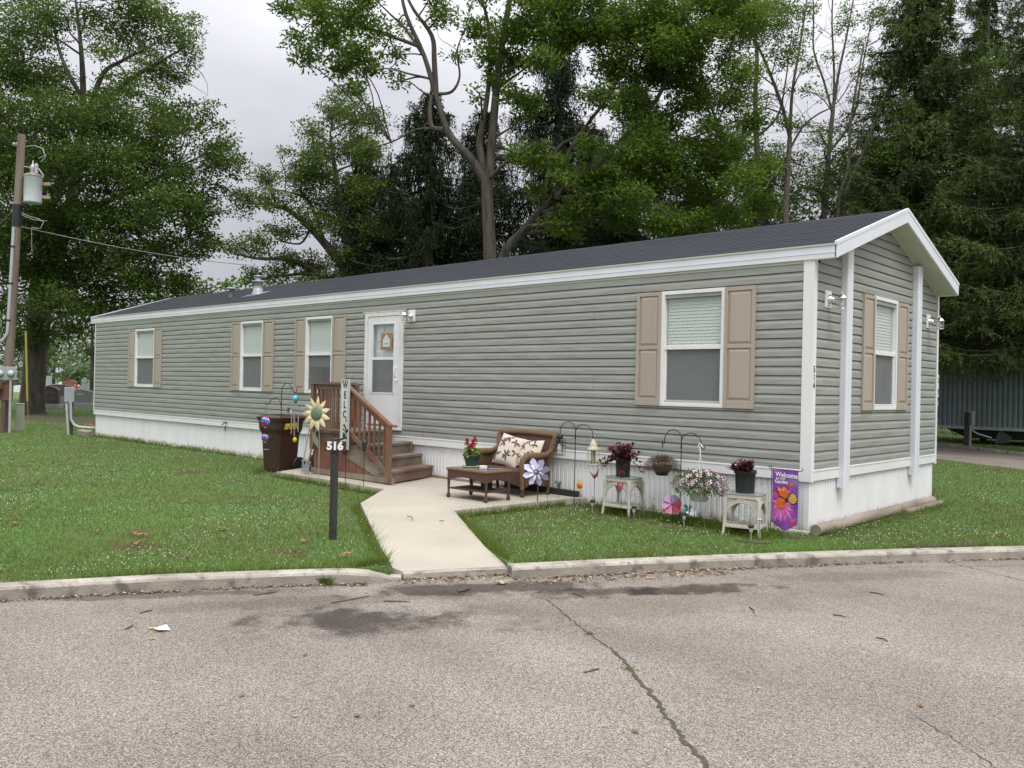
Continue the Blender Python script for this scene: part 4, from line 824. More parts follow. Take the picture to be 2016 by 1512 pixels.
for sx in (-1,1):
    b=MB(); X_=sx*(lw_/2-.045)
    arm=[(X_+sx*.02,.27,.66),(X_+sx*.02,.17,.60),(X_,.05,.585),(X_,-.12,.59),(X_,-.25,.585),(X_,-.325,.545),(X_,-.345,.46),(X_,-.335,.30),(X_,-.33,.12)]
    b.tube(arm,[.03,.04,.05,.052,.05,.045,.04,.034,.03],10); b.build('arm',M['wickertan'],o)
    b=MB(); b.prism([(.20,.34),(.20,.60),(.05,.575),(-.25,.575),(-.32,.50),(-.32,.34)],X_-.014,X_+.014,ax='x'); b.build('arm_panel',M['wicker'],o)
    for yy in (-.32,.24):
        b=MB(); b.lathe([(.026,0),(.03,.03),(.024,.06),(.026,.36)],(sx*(lw_/2-.05),yy,0),10); b.build('leg',M['wicker'],o)
# cushions
def cushion(label,loc,rot,w,h,seed):
    c=T('cushion',label,'cushion',loc,0); c.rotation_euler=rot
    def sf(u,v,s):
        e=(max(0,1-abs(u)**3.2)*max(0,1-abs(v)**3.2))**.55; pinch=1-.06*(1-abs(u))*abs(v)-.06*(1-abs(v))*abs(u)
        return (u*w/2*(1-.05*(1-v*v)) if False else u*w/2*pinch, s*.075*e, v*h/2*pinch)
    b=MB(); b.grid(lambda i,j:sf(-1+2*i,-1+2*j,-1),14,14); b.grid(lambda i,j:sf(1-2*i,-1+2*j,1),14,14); b.build('cover',mat('cream_canvas',(.62,.54,.44),.85),c)
    rr=random.Random(seed); b=MB()
    def leaf(cu,cv,a,l,wd):
        n=6; pts=[]
        for i in range(n+1): t=i/n; pts.append((t*l,wd*math.sin(PI*t)**.8))
        up=[(x,y) for x,y in pts]; dn=[(x,-y) for x,y in pts]
        Q=lambda x,y:(cu+(x*math.cos(a)-y*math.sin(a)),cv+(x*math.sin(a)+y*math.cos(a)))
        vs=[]
        for (x1,y1),(x2,y2) in zip(up,dn):
            for x,y in ((x1,y1),(x2,y2)):
                uu,vv=Q(x,y); uu=max(-.96,min(.96,uu)); vv=max(-.96,min(.96,vv)); p=sf(uu,vv,-1); vs.append((p[0],p[1]-.0025,p[2]))
        b.add(vs,[(2*i,2*i+2,2*i+3,2*i+1) for i in range(n)])
    for cu,cv,k,ph in ((.15,-.35,7,.2),(-.45,.45,5,1.0),(.55,.6,4,2.2),(-.7,-.5,4,.6),(.75,-.05,3,2.8),(-.15,.85,3,3.6)):
        for i in range(k): leaf(cu,cv,ph+i*2*PI/(k+1.2)+rr.uniform(-.2,.2),rr.uniform(.30,.46),rr.uniform(.055,.085))
    b.build('leaf_print',col('print_umber',(.10,.085,.075),.85),c); return c
cushion('larger cream cushion with dark leaf print, left of the pair on the loveseat',(-4.52,-.35,.70),(R(-22),R(10),R(4)),.46,.48,3)
cushion('smaller cream leaf-print cushion tucked behind the right arm of the loveseat',(-4.12,-.33,.69),(R(-24),R(-2),R(-6)),.46,.42,5)
# ================================================================ WICKER COFFEE TABLE
o=T('wicker_coffee_table','low brown wicker table with glass top standing in front of the loveseat','coffee table',(-4.16,-1.35,.095))
tw,td=.80,.50
b=MB(); b.box(-tw/2,tw/2,-td/2,td/2,.385,.425,c=.014); b.build('table_rim',M['wickertan'],o)
b=MB(); b.box(-tw/2+.06,tw/2-.06,-td/2+.06,td/2-.06,.422,.430,c=.002); b.build('glass_top',mat('green_tinted_glass',(.11,.13,.115),.08,spec=.7),o)
b=MB()
for s in (-1,1):
    ps=[(-tw/2+.02,.385)]+[(-tw/2+.02+(tw-.04)*i/12,.25+.055*math.sin(PI*i/12)) for i in range(13)]+[(tw/2-.02,.385)]; b.prism(ps,s*(td/2-.02)-.008,s*(td/2-.02)+.008)
    ps=[(-td/2+.02,.385)]+[(-td/2+.02+(td-.04)*i/12,.25+.055*math.sin(PI*i/12)) for i in range(13)]+[(td/2-.02,.385)]; b.prism(ps,s*(tw/2-.02)-.008,s*(tw/2-.02)+.008,ax='x')
b.build('apron',M['wicker'],o)
b=MB(); b.box(-tw/2+.03,tw/2-.03,-td/2+.03,td/2-.03,.125,.145,c=.004); b.build('shelf',M['wicker'],o)
for sx in (-1,1):
    for sy in (-1,1):
        b=MB(); b.lathe([(.018,0),(.026,.015),(.03,.04),(.024,.06),(.015,.075),(.0165,.12),(.02,.2),(.02,.385)],(sx*(tw/2-.03),sy*(td/2-.03),0),12); b.build('leg',M['wicker'],o)
# things on and under the table
def pot(name,label,cat,loc,r0,r1,h,mt,soil=True):
    o=T(name,label,cat,loc); b=MB(); b.lathe([(r0,0),(r1*.97,h*.86),(r1*1.06,h*.86),(r1*1.08,h),(r1*.98,h),(r1*.95,h*.88)],(0,0,0),24); b.build('pot',mt,o)
    if soil: b=MB(); b.lathe([(r1*.95,h*.88),(.001,h*.9)],(0,0,0),18); b.build('soil',M['soil'],o)
    return o
def leafq(mb,base,dr,l,w,droop=.3,n=4,mi=0,up=None,fold=.25):
    base=Vector(base); d=Vector(dr).normalized(); side=d.cross(Vector((0,0,1)));
    if side.length<1e-3: side=Vector((1,0,0))
    side.normalize(); nz_=side.cross(d).normalized(); vs=[]; k=n
    for i in range(k+1):
        t=i/k; c=base+d*(l*t)+Vector((0,0,-droop*l*t*t)); ww=w/2*math.sin(PI*(.08+.92*t)**.8)+.0005
        vs+=[c-side*ww+nz_*ww*fold,c,c+side*ww+nz_*ww*fold]
    mb.add(vs,[(3*i,3*i+1,3*i+4,3*i+3) for i in range(k)]+[(3*i+1,3*i+2,3*i+5,3*i+4) for i in range(k)],mi,True)
M['limeleaf']=leafmat('lime_leaf',(.16,.26,.04),(.26,.38,.07),.3,9)
M['purpleleaf']=leafmat('purple_leaf',(.075,.018,.035),(.17,.05,.06),.25,9)
M['midleaf']=leafmat('mid_green_leaf',(.07,.13,.035),(.16,.24,.07),.3,12)
tz=.095+.43
o=pot('potted_celosia','dark green pot of red plumed celosia on the wicker table','potted plant',(-4.33,-1.33,tz+.012),.075,.115,.16,col('dark_green_plastic',(.018,.055,.04)))
b=MB(); b.lathe([(.08,-.012),(.13,-.006),(.135,.004),(.12,.002),(.001,0)],(0,0,0),20); b.build('saucer',col('pale_saucer',(.5,.46,.36)),o)
b=MB(); rr=random.Random(2)
for k in range(60): a=rr.uniform(0,6.28); z=rr.uniform(.13,.25); leafq(b,(.03*math.cos(a),.03*math.sin(a),z),(math.cos(a),math.sin(a),rr.uniform(.1,.9)),rr.uniform(.10,.17),rr.uniform(.045,.065),rr.uniform(.3,.7))
b.build('foliage',M['limeleaf'],o)
b=MB()
for cx,cy,z0_,hh in ((-.075,-.02,.28,.10),(.05,.01,.29,.13),(-.03,.05,.27,.08),(.03,-.05,.25,.05)):
    for k in range(150): t=rr.random(); a=rr.uniform(0,6.28); q=.036*(1-t)**.6; c=Vector((cx+q*math.cos(a),cy+q*math.sin(a),z0_+hh*t)); leafq(b,c,(math.cos(a),math.sin(a),1.2),.022,.012,.1,2)
    b.tube([(cx*.4,cy*.4,.12),(cx,cy,z0_)],.004,5)
b.build('plumes',mat('crimson_plume',(.48,.012,.04),.7),o)
o=tag(MB().build('x',M['white']),'x','x'); bpy.data.objects.remove(o)
b=MB(); b.box(-.045,.045,-.03,.03,0,.045,c=.006); o=b.build('napkin_box',M['white'],None,(-4.02,-1.40,tz+.001)); tag(o,'little white box on the wicker table beside the flower pot','box')
b=MB(); b.box(-.075,.075,-.035,.035,0,.012,0,c=.004); b.box(-.06,.06,-.028,.028,.012,.0135,1); o=b.build('mobile_phone',[col('lilac_case',(.32,.25,.4)),M['black']],None,(-3.90,-1.30,tz+.001)); o.rotation_euler=(0,0,.5); tag(o,'lilac-cased mobile phone lying on the wicker table edge','phone')
b=MB(); b.lathe([(.085,0),(.075,.14),(.08,.14),(.08,.15),(.07,.15)],(0,0,0),20); b.lathe([(.07,.148),(.001,.148)],(0,0,0),20); o=b.build('black_pot',M['black'],None,(-4.02,-1.33,.095+.146)); tag(o,'upturned black plastic pot on the lower shelf of the wicker table','plant pot')
# ================================================================ HOOKS WITH FEEDERS AND BASKETS
def dhook(label,loc,h,reachL,reachR,ax=(1,0,0)):
    o=T('shepherd_hook',label,'shepherd hook',loc); b=MB(); ax=Vector(ax)
    b.tube([(0,0,-.1),(0,0,h-.13)],.006,8)
    for s,re,dz in ((-1,reachL,0),(1,reachR,-.03)):
        p=[]; 
        for i in range(15):
            a=PI*i/14; p.append(ax*(s*re/2*(1-math.cos(a)))+Vector((0,0,h-.13+dz+.13*math.sin(a)- (0.03*i/14))))
        p=[Vector((0,0,h-.25))+ax*(s*.006)]+p; e=p[-1]; p+=[e+Vector((0,0,-.03)),e+ax*(s*.012)+Vector((0,0,-.05)),e+ax*(s*.035)+Vector((0,0,-.045)),e+ax*(s*.045)+Vector((0,0,-.015))]
        b.tube(p,.0058,8)
    b.build('pole',M['blacksteel'],o); return o
dhook('double-armed black shepherd hook holding two bird feeders behind the purple pinwheel',(-3.29,-.30,0),1.20,.28,.31)
o=T('suet_feeder','square black wire cage feeder hanging on the left arm beside the loveseat','bird feeder',(-3.58,-.30,.70))
b=MB()
for z in (.0,.07,.14,.20,.235): 
    for a,c in (((-.06,-.06),(.06,-.06)),((.06,-.06),(.06,.06)),((.06,.06),(-.06,.06)),((-.06,.06),(-.06,-.06))): b.tube([(*a,z),(*c,z)],.003,4)
for x,y in ((-.06,-.06),(.06,-.06),(.06,.06),(-.06,.06),(0,-.06),(0,.06),(.06,0),(-.06,0)): b.tube([(x,y,0),(x,y,.235)],.003,4)
b.tube([(-.02,0,.28),(-.012,0,.37),(0,0,.385),(.012,0,.37),(.02,0,.28)],.002,4)
b.build('cage',M['blacksteel'],o); b=MB(); b.lathe([(.045,.24),(.05,.262),(.05,.29),(.001,.295)],(0,0,0),12); b.lathe([(.012,.16),(.016,.24)],(0,0,0),8); b.build('cap',M['black'],o); b=MB(); b.lathe([(.028,.02),(.03,.12),(.012,.16)],(0,0,0),10); b.build('seed_bottle',mat('clear_plastic',(.55,.58,.6),.1,spec=.8),o)
o=T('seed_feeder','cream metal tube bird feeder with round tray hanging left of the purple plant','bird feeder',(-2.965,-.30,.60))
M['creammetal']=mat('cream_metal',(.58,.53,.38),.6,.0,var=(.42,.37,.24),vscale=20)
b=MB(); b.lathe([(.001,0),(.088,.004),(.092,.022),(.086,.022),(.083,.01),(.001,.008)],(0,0,0),20); b.build('tray',M['creammetal'],o)
b=MB(); b.lathe([(.03,.008),(.03,.24)],(0,0,0),14); b.build('seed_tube',mat('seed_tube',(.42,.36,.25),.35,var=(.12,.10,.07),vscale=60),o)
b=MB()
for k in range(12): a=2*PI*k/12; b.tube([(.085*math.cos(a),.085*math.sin(a),.02),(.09*math.cos(a),.09*math.sin(a),.235)],.0025,4)
for z in (.02,.23): b.tube([(.088*math.cos(2*PI*k/20),.088*math.sin(2*PI*k/20),z) for k in range(21)],.003,4)
b.build('cage',M['creammetal'],o)
b=MB(); b.lathe([(.092,.215),(.094,.235),(.06,.25),(.052,.275),(.055,.30),(.035,.315),(.028,.35),(.012,.365),(.001,.37)],(0,0,0),20); 
b.tube([(-.05,0,.26),(-.045,0,.36),(-.02,0,.41),(.0,0,.42),(.02,0,.41),(.045,0,.36),(.05,0,.26)],.003,5); b.build('roof',M['creammetal'],o)
dhook('double-armed black shepherd hook holding two hanging baskets between the white tables',(-1.50,-.40,0),1.18,.25,.29)
# brown dried basket
o=T('hanging_basket','hanging basket of brown withered plant on the left arm of the hook','hanging basket',(-1.78,-.40,.60))
b=MB(); b.lathe([(.07,-.03),(.11,.04),(.13,.10),(.12,.10),(.001,.09)],(0,0,0),18); b.build('pot',col('dark_green_plastic',(.018,.055,.04)),o)
b=MB(); b.tube([(.0,0,.42),(0,0,.33)],.006,5)
for k in range(3): a=2*PI*k/3; b.tube([(.12*math.cos(a),.12*math.sin(a),.1),(.01*math.cos(a),.01*math.sin(a),.34)],.002,4)
b.build('hanger',col('dark_green_plastic',(.018,.055,.04)),o)
b=MB(); rr=random.Random(9)
for k in range(9000):
    th=rr.uniform(0,6.28); ph=math.acos(rr.uniform(-.35,1)); q=rr.random()**.33; d=Vector((math.sin(ph)*math.cos(th)*1.15,math.sin(ph)*math.sin(th)*1.15,math.cos(ph)*.72)); c=Vector((0,0,.08))+d*(.18*q+.02)
    dd=(d+Vector((rr.uniform(-.6,.6),rr.uniform(-.6,.6),rr.uniform(-.3,.5)))).normalized(); leafq(b,c,dd,rr.uniform(.015,.035),rr.uniform(.006,.011),.2,1)
b.build('foliage',leafmat('withered_leaf',(.09,.045,.025),(.26,.16,.10),.25,30),o)
# petunia basket
o=T('hanging_basket','white hanging basket of striped pink petunias on the right arm of the hook','hanging basket',(-1.215,-.42,.30))
b=MB(); b.lathe([(.09,.0),(.105,.01),(.14,.13),(.15,.13),(.15,.15),(.001,.14)],(0,0,0),20); b.build('pot',M['white'],o)
b=MB(); b.tube([(.0,0,.52),(0,0,.60),(-.01,0,.66),(-.03,0,.685),(-.02,0,.71),(.01,0,.70),(.03,0,.67)],.007,6)
for k in range(4): a=2*PI*k/4+.4; b.tube([(.14*math.cos(a),.14*math.sin(a),.14),(.008*math.cos(a),.008*math.sin(a),.52)],.0035,4)
b.build('hanger',M['white'],o)
b=MB(); rr=random.Random(4); fpts=[]
for k in range(2600):
    th=rr.uniform(0,6.28); ph=math.acos(rr.uniform(-.55,1)); q=rr.random()**.4; d=Vector((math.sin(ph)*math.cos(th)*1.45,math.sin(ph)*math.sin(th)*1.2,math.cos(ph)*.8)); c=Vector((0,0,.20))+d*(.245*q)
    if c.z<.05 and (c.x**2+c.y**2)<.03: continue
    if c.z<.0: continue
    leafq(b,c,(d+Vector((rr.uniform(-.8,.8),rr.uniform(-.8,.8),rr.uniform(-.2,.9)))),rr.uniform(.025,.05),rr.uniform(.013,.02),.3,2)
    if q>.86 and len(fpts)<130: fpts.append((c,d))
b.build('foliage',M['midleaf'],o)
b=MB()
for c,d in fpts:
    c=c+d*.02; n=(d+Vector((.15,-.35,.1))).normalized(); s1=n.cross(Vector((0,0,1))).normalized(); s2=n.cross(s1)
    rad=rr.uniform(.016,.026)
    for k in range(10):
        a=2*PI*k/10; a2=2*PI*(k+1)/10
        p=[c-n*.006,c+(s1*math.cos(a)+s2*math.sin(a))*rad*(1.0 if k%2 else .9),c+(s1*math.cos(a2)+s2*math.sin(a2))*rad]; b.add(p,[(0,1,2)],0 if k in (0,1,4,5,8) else 1)
b.build('flowers',[col('petunia_magenta',(.24,.015,.10)),col('petunia_white',(.78,.70,.76))],o)
# ================================================================ WHITE WICKER TABLES
def wtable(label,loc,rz):
    o=T('wicker_side_table',label,'side table',loc,rz,'white wicker side tables'); w_,d_=.42,.34; h=.50
    b=MB(); c=.05; P_=[(-w_/2+c,-d_/2),(w_/2-c,-d_/2),(w_/2,-d_/2+c),(w_/2,d_/2-c),(w_/2-c,d_/2),(-w_/2+c,d_/2),(-w_/2,d_/2-c),(-w_/2,-d_/2+c)]
    b.prism([(x*1.04,y*1.04) for x,y in P_],h,h+.008,ax='z'); b.build('glass_top',mat('sage_glass',(.30,.36,.33),.06,spec=.8),o)
    b=MB(); b.prism(P_,h-.045,h-.002,ax='z'); b.build('table_frame',M['wickerwhite'],o)
    legs=[]
    for sx in (-1,1):
        for sy in (-1,1):
            b=MB(); x,y=sx*(w_/2-.02),sy*(d_/2-.02); b.tube([(x*1.12,y*1.15,0),(x*1.06,y*1.06,.12),(x,y,.28),(x*1.02,y*1.02,.42),(x*.98,y*.98,h-.04)],[.017,.018,.019,.024,.024],8); b.build('leg',M['wickerwhite'],o)
    b=MB()
    for ax_,L_,off in (('x',w_,d_/2),('y',d_,w_/2)):
        for s in (-1,1):
            for q in range(3):
                p=[]
                for i in range(13):
                    t=-1+2*i/12; zz=h-.055-.018*q-(.20-.03*q)*abs(t)**2.3; u=t*(L_/2-.02); p.append((u,s*(off-.012),zz) if ax_=='x' else (s*(off-.012),u,zz))
                b.tube(p,.010,6)
            for sg in (-1,1):       # woven corner fans
                for q in range(5):
                    t0=.45+.11*q; u0=sg*t0*(L_/2-.02); u1=sg*(.80+.04*q)*(L_/2-.02)
                    z0_=h-.05; z1_=h-.06-.20*(.80+.04*q)**2.3+.02
                    b.tube([(u0,s*(off-.01),z0_),(u1,s*(off-.01),z1_)] if ax_=='x' else [(s*(off-.01),u0,z0_),(s*(off-.01),u1,z1_)],.007,5)
    b.build('arched_apron',M['wickerwhite'],o)
    b=MB()
    for y in np.linspace(-d_/2+.03,d_/2-.03,10): b.beam((-w_/2+.02,y,.13),(w_/2-.02,y,.13),.022,.014)
    for s in (-1,1): b.beam((-w_/2,s*(d_/2-.01),.13),(w_/2,s*(d_/2-.01),.13),.024,.026); b.beam((s*(w_/2-.01),-d_/2,.13),(s*(w_/2-.01),d_/2,.13),.024,.026)
    b.build('shelf',M['wickerwhite'],o); return o
wtable('white wicker table with arched sides under the trailing purple plant, left of the baskets',(-2.33,-.46,0),0); wtable('white wicker table with arched sides next to the garden flag',(-.50,-.60,-.02),R(12))
def purple(label,loc,r,h,trail,seed):
    o=pot('potted_plant',label,'potted plant',loc,r*.86,r*.97,h,M['black']); b=MB(); rr=random.Random(seed); s_=MB()
    ns=46 if trail else 36
    for k in range(ns):
        a=rr.uniform(0,6.28); e=rr.uniform(.2,1.3); L_=rr.uniform(.09,.2)*(1.25 if trail else .72)
        if trail and k<9: a=rr.uniform(2.6,4.0) if k<6 else rr.uniform(-1.2,.6); L_=rr.uniform(.22,.32); e=rr.uniform(.0,.5)
        d=Vector((math.cos(a)*math.cos(e),math.sin(a)*math.cos(e),math.sin(e))); p0=Vector((rr.uniform(-.5,.5)*r,rr.uniform(-.5,.5)*r,h*.9)); pts=[]
        for i in range(6): t=i/5; pts.append(p0+d*L_*t+Vector((0,0,(-.55 if trail and k<9 else -.06)*L_*t*t)))
        s_.tube(pts,.004,5)
        for i in range(1,6):
            for q in range(4): aa=rr.uniform(0,6.28); leafq(b,pts[i],Vector((math.cos(aa),math.sin(aa),rr.uniform(.0,.9)))+d*.7,rr.uniform(.065,.10),rr.uniform(.02,.03),.25,3)
    if trail:
        for q in range(7): aa=-1.2+q*.3; leafq(b,(.02+r*.4*math.cos(aa),-r-.01,.10),(math.cos(aa)*.8,-.5,math.sin(q*2.1)*.4-.5),.11,.026,.3,3)
    b.build('foliage',M['purpleleaf'],o); s_.build('stems',M['purpleleaf'],o); return o
purple('tall trailing purple plant in black pot on the wicker table nearer the loveseat',(-2.36,-.44,.509),.105,.24,True,5)
purple('short purple plant in large black pot on the wicker table beside the flag',(-.52,-.58,.489),.125,.26,False,8)
# ================================================================ SMALL GARDEN ORNAMENTS
o=T('pinwheel','large lilac pinwheel on a stake in front of the loveseat','pinwheel',(-3.47,-.88,0))
zc=.50; cc=Vector((0,-.03,zc)); fx=Vector((.86,.5,0)).normalized(); fn=Vector((.5,-.86,.05)).normalized()
b=MB(); b.tube([(0,0,-.08),(0,0,zc)],.008,6); b.build('stake',col('bronze_rod',(.12,.09,.06),.5,.4),o)
def PP(a,r,d=0): return cc+fx*(r*math.cos(a))+Vector((0,0,r*math.sin(a)))+fn*d
b=MB()
for k in range(8):
    a=2*PI*k/8+.25
    vs=[PP(a,.02,.02),PP(a-.34,.11,.0),PP(a-.16,.165,.01),PP(a+.04,.20,.03),PP(a+.34,.165,.055),PP(a+.42,.10,.06),PP(a+.3,.045,.05)]
    b.add(vs,[(0,1,2),(0,2,3),(0,3,4),(0,4,5),(0,5,6)],0,True)
b.build('vanes',mat('lilac_vane',(.46,.42,.68),.5,var=(.62,.58,.82),vscale=40),o)
b=MB()
for k in range(8): a=2*PI*k/8+.25; b.add([PP(a+.3,.04,.052),PP(a+.05,.10,.04),PP(a+.42,.12,.063),PP(a+.7,.05,.055)],[(0,1,2,3)])
b.build('vane_fold',col('pale_vane',(.8,.8,.9)),o)
b=MB(); b.lathe([(.02,0),(.016,.012),(.001,.016)],PP(0,0,.06),12,ax=fn); b.build('hub',M['steel'],o)
o=T('pinwheel','round pink and lilac fabric pinwheel below the petunia basket','pinwheel',(-1.48,-.60,0)); cc=Vector((0,-.03,.25)); fx=Vector((.80,.6,0)).normalized(); fn=Vector((.6,-.8,.1)).normalized()
b=MB(); b.tube([(0,0,-.08),(0,0,.27)],.005,6); b.build('stake',M['blacksteel'],o)
b=MB()
for k in range(6):
    a=2*PI*k/6+.6; n=8; vs=[PP(a,.0,.02)]+[PP(a+(2*PI/6)*i/n,.122-.012*abs(math.cos(PI*i/n))**6,.0+.04*(i/n)) for i in range(n+1)]; b.add(vs,[(0,i,i+1) for i in range(1,n+1)],k,True)
b.build('vanes',[col('vane_lilac',(.42,.32,.5),.7),col('vane_lilac2',(.5,.3,.5),.7),col('vane_mauve',(.55,.24,.42),.7),col('vane_pink',(.66,.22,.36),.7),col('vane_coral',(.62,.10,.17),.7),col('vane_rose',(.6,.12,.2),.7)],o)
b=MB(); b.tube([PP(0,0,.03)]*1+[PP(.01,.001,.03)],.01,6)
for k in range(6):
    a=2*PI*k/6+.6; b.tube([PP(a,.0,.022),PP(a+.10,.07,.024),PP(a,.122,.03)],.0022,4)
b.build('seams',M['black'],o)
def stakeo(name,label,loc,h,cat='garden ornament'):
    o=T(name,label,cat,loc); b=MB(); b.tube([(0,0,-.06),(0,0,h)],.003,5); b.build('stake',M['blacksteel'],o); return o
o=stakeo('sun_stake','small red and yellow smiling metal sun by the skirting','bogus',0) if False else stakeo('sun_stake','small red and yellow smiling metal sun by the skirting',(-3.14,-.36,0),.30)
b=MB(); 
for k in range(14):
    a=2*PI*k/14; q=.105 if k%2 else .085; b.add([(.045*math.cos(a-.22),-.01,.31+.045*math.sin(a-.22)),(q*math.cos(a),-.012,.31+q*math.sin(a)),(.045*math.cos(a+.22),-.01,.31+.045*math.sin(a+.22))],[(0,1,2)])
b.build('rays',col('sun_yellow',(.62,.55,.16)),o); b=MB(); b.lathe([(.05,0),(.042,.012),(.001,.018)],(0,-.006,.31),18,ax=(0,-1,0)); b.build('face',mat('sun_red',(.62,.08,.03),.5,var=(.7,.25,.05),vscale=30),o)
b=MB(); b.ball((-.017,-.022,.322),.006,6); b.ball((.017,-.022,.322),.006,6); b.tube([(-.02,-.02,.297),(0,-.024,.289),(.02,-.02,.297)],.003,4); b.build('features',col('sun_line',(.3,.03,.02)),o)
def wings(b,c,s,mi,tilt=0):
    c=Vector(c)
    for sg in (-1,1):
        up=[(0,0,0),(.35,0,.9),(.9,-.1,1.1),(1.1,-.1,.6),(.7,0,.1)]; dn=[(0,0,0),(.7,0,.05),(.85,-.05,-.4),(.5,0,-.8),(.15,0,-.5)]
        for L_ in (up,dn): b.poly([c+Vector((sg*x*s,y*s-.25*s*abs(x),z*s)) for x,y,z in L_],mi)
o=stakeo('butterfly_stake','green metal butterfly on a thin wire near the loveseat leg',(-3.53,-.34,0),.28); b=MB(); wings(b,(0,-.01,.27),.062,0); b.build('wings',mat('green_metal_wing',(.05,.16,.10),.3,.5,var=(.3,.42,.34),vscale=30),o); b=MB(); b.tube([(0,-.012,.22),(0,-.012,.32)],.007,6); b.tube([(0,-.012,.31),(.02,-.02,.35)],.0015,3); b.tube([(0,-.012,.31),(-.02,-.02,.35)],.0015,3); b.build('body',M['black'],o)
o=stakeo('hummingbird_stake','dark red hummingbird on a tall wire left of the white tables',(-2.86,-.40,0),.44); b=MB(); b.ball((0,0,.46),.022,8,sz=1.6); b.prism([(0,.46),(.07,.58),(.05,.46)],-.003,.003); b.prism([(-.01,.46),(-.10,.53),(-.02,.44)],-.003,.003); b.tube([(0,0,.48),(-.05,-.01,.51)],.003,4); b.build('bird',mat('red_brown_metal',(.25,.05,.06),.4,.3),o)
o=stakeo('flower_stake','pink metal butterfly on a wire in front of the left white table',(-2.18,-.72,0),.40); b=MB(); wings(b,(0,-.01,.41),.05,0); b.build('wings',col('hot_pink',(.45,.05,.14)),o)
o=stakeo('dragonfly_stake','white and blue metal bird and dragonfly ornament under the petunia basket',(-1.20,-.62,0),.20); b=MB(); wings(b,(-.04,-.01,.22),.05,0); wings(b,(.05,-.02,.18),.045,1); b.build('wings',[col('dark_teal',(.03,.13,.14)),col('ice_blue',(.55,.7,.72))],o); b=MB(); b.ball((.0,-.01,.16),.022,8,sz=1.3); b.ball((-.05,-.02,.17),.018,8); b.build('body',M['white'],o)
o=stakeo('solar_flower','small teal and white flower light beside the right white table',(-.20,-.84,0),.22,'garden light'); b=MB()
for k in range(5): a=2*PI*k/5; leafq(b,(0,0,.22),(math.cos(a),math.sin(a),.9),.05,.025,.2,2)
b.build('petals',col('ice_blue',(.55,.7,.72)),o); b=MB(); leafq(b,(0,0,.1),(1,.1,.5),.09,.03,.3,3); leafq(b,(0,0,.13),(-.8,-.4,.4),.07,.03,.3,3); b.build('leaves',col('bright_green',(.05,.35,.08)),o)
o=stakeo('bird_ornament','small brown metal bird on a short stake in front of the dark timber',(-3.36,-.80,0),.20); b=MB(); b.ball((0,0,.215),.02,8,sz=1.1); b.ball((.012,-.01,.245),.012,6); b.prism([(0,.21),(-.05,.20),(-.045,.225)],-.004,.004); b.build('bird',col('brown_metal',(.1,.07,.05),.5,.4),o)
def solar(label,loc,h):
    o=T('solar_light',label,'garden light',loc,0,'small solar lights along the bed'); b=MB(); b.tube([(0,0,-.06),(0,0,h*.5)],.008,8); b.build('stake',M['steel'],o)
    b=MB(); b.lathe([(.014,h*.5),(.022,h*.6),(.024,h*.82)],(0,0,0),10); b.build('lens',mat('frosted_lens',(.5,.5,.48),.2,spec=.8),o)
    b=MB(); b.lathe([(.03,h*.82),(.034,h*.86),(.034,h),(.001,h+.004)],(0,0,0),12); b.build('cap',M['black'],o)
solar('short solar light left of the left white table',(-2.72,-.62,0),.17); solar('short solar light at the foot of the left white table',(-2.02,-.66,0),.17); solar('short solar light below the pink pinwheel',(-1.28,-.66,0),.17); solar('short solar light at the foot of the right white table',(-.28,-.88,0),.17)
# dark timber lying along the skirting behind the loveseat
b=MB(); b.beam((-4.85,-.06,.15),(-3.42,-.055,.12),.07,.11,c=.006); tag(b.build('base_timber',mat('dark_timber',(.03,.024,.02),.8)),'dark stained timber lying along the skirting under the loveseat','timber')
b=MB(); b.beam((-6.9,-.06,.135),(-4.88,-.06,.11),.05,.035); tag(b.build('thin_timber',M['greywood']),'thin grey batten along the skirting between steps and loveseat','timber')
# ================================================================ GARDEN FLAG
o=T('garden_flag','purple garden flag with butterfly and coneflower reading Welcome to our Garden','flag',(-.27,-.42,0))
b=MB(); b.tube([(0,0,-.1),(0,0,.78),(.0,0,.80),(-.02,0,.815),(-.035,0,.80),(-.03,0,.785),(0,0,.783),(.35,0,.775),(.37,0,.785),(.375,0,.80),(.36,0,.812)],.0045,6); b.tube([(0,0,.165),(.05,0,.16)],.004,5); b.build('stand',M['blacksteel'],o)
fw=.315; fh=.61
def FL(u,v,d=0):   # u 0..1, v 0 top..1 side bottom
    return (.012+u*fw,-.006+.006*math.sin(u*5+v*4)-d,.775-v*fh)
cl=MB(); 
def quadgrid(mb,fn,nu,nv,mi): mb.grid(fn,nu,nv,mi)
quadgrid(cl,lambda i,j:FL(i,1-j),8,14,0); vs=[FL(i/8,1) for i in range(9)]+[FL(.5,1.155)]; cl.add(vs,[(i+1,i,9) for i in range(8)],0)
mf=mat('flag_purple',(.14,.03,.28),.7,var=(.30,.09,.42),vscale=7); link_noise_mix(mf,(.16,.25,.30),4,.56,.75)
cl.build('cloth',mf,o)
pr_=MB()
def shape(pts,mi,d): # pts in (u,v)
    c=(sum(p[0] for p in pts)/len(pts),sum(p[1] for p in pts)/len(pts)); vs=[FL(*c,d)]+[FL(*p,d) for p in pts]; n=len(pts); pr_.add(vs,[(0,1+(i+1)%n,1+i) for i in range(n)],mi)
cx,cy=.36,.66
rr=random.Random(3)
asp=fw/fh
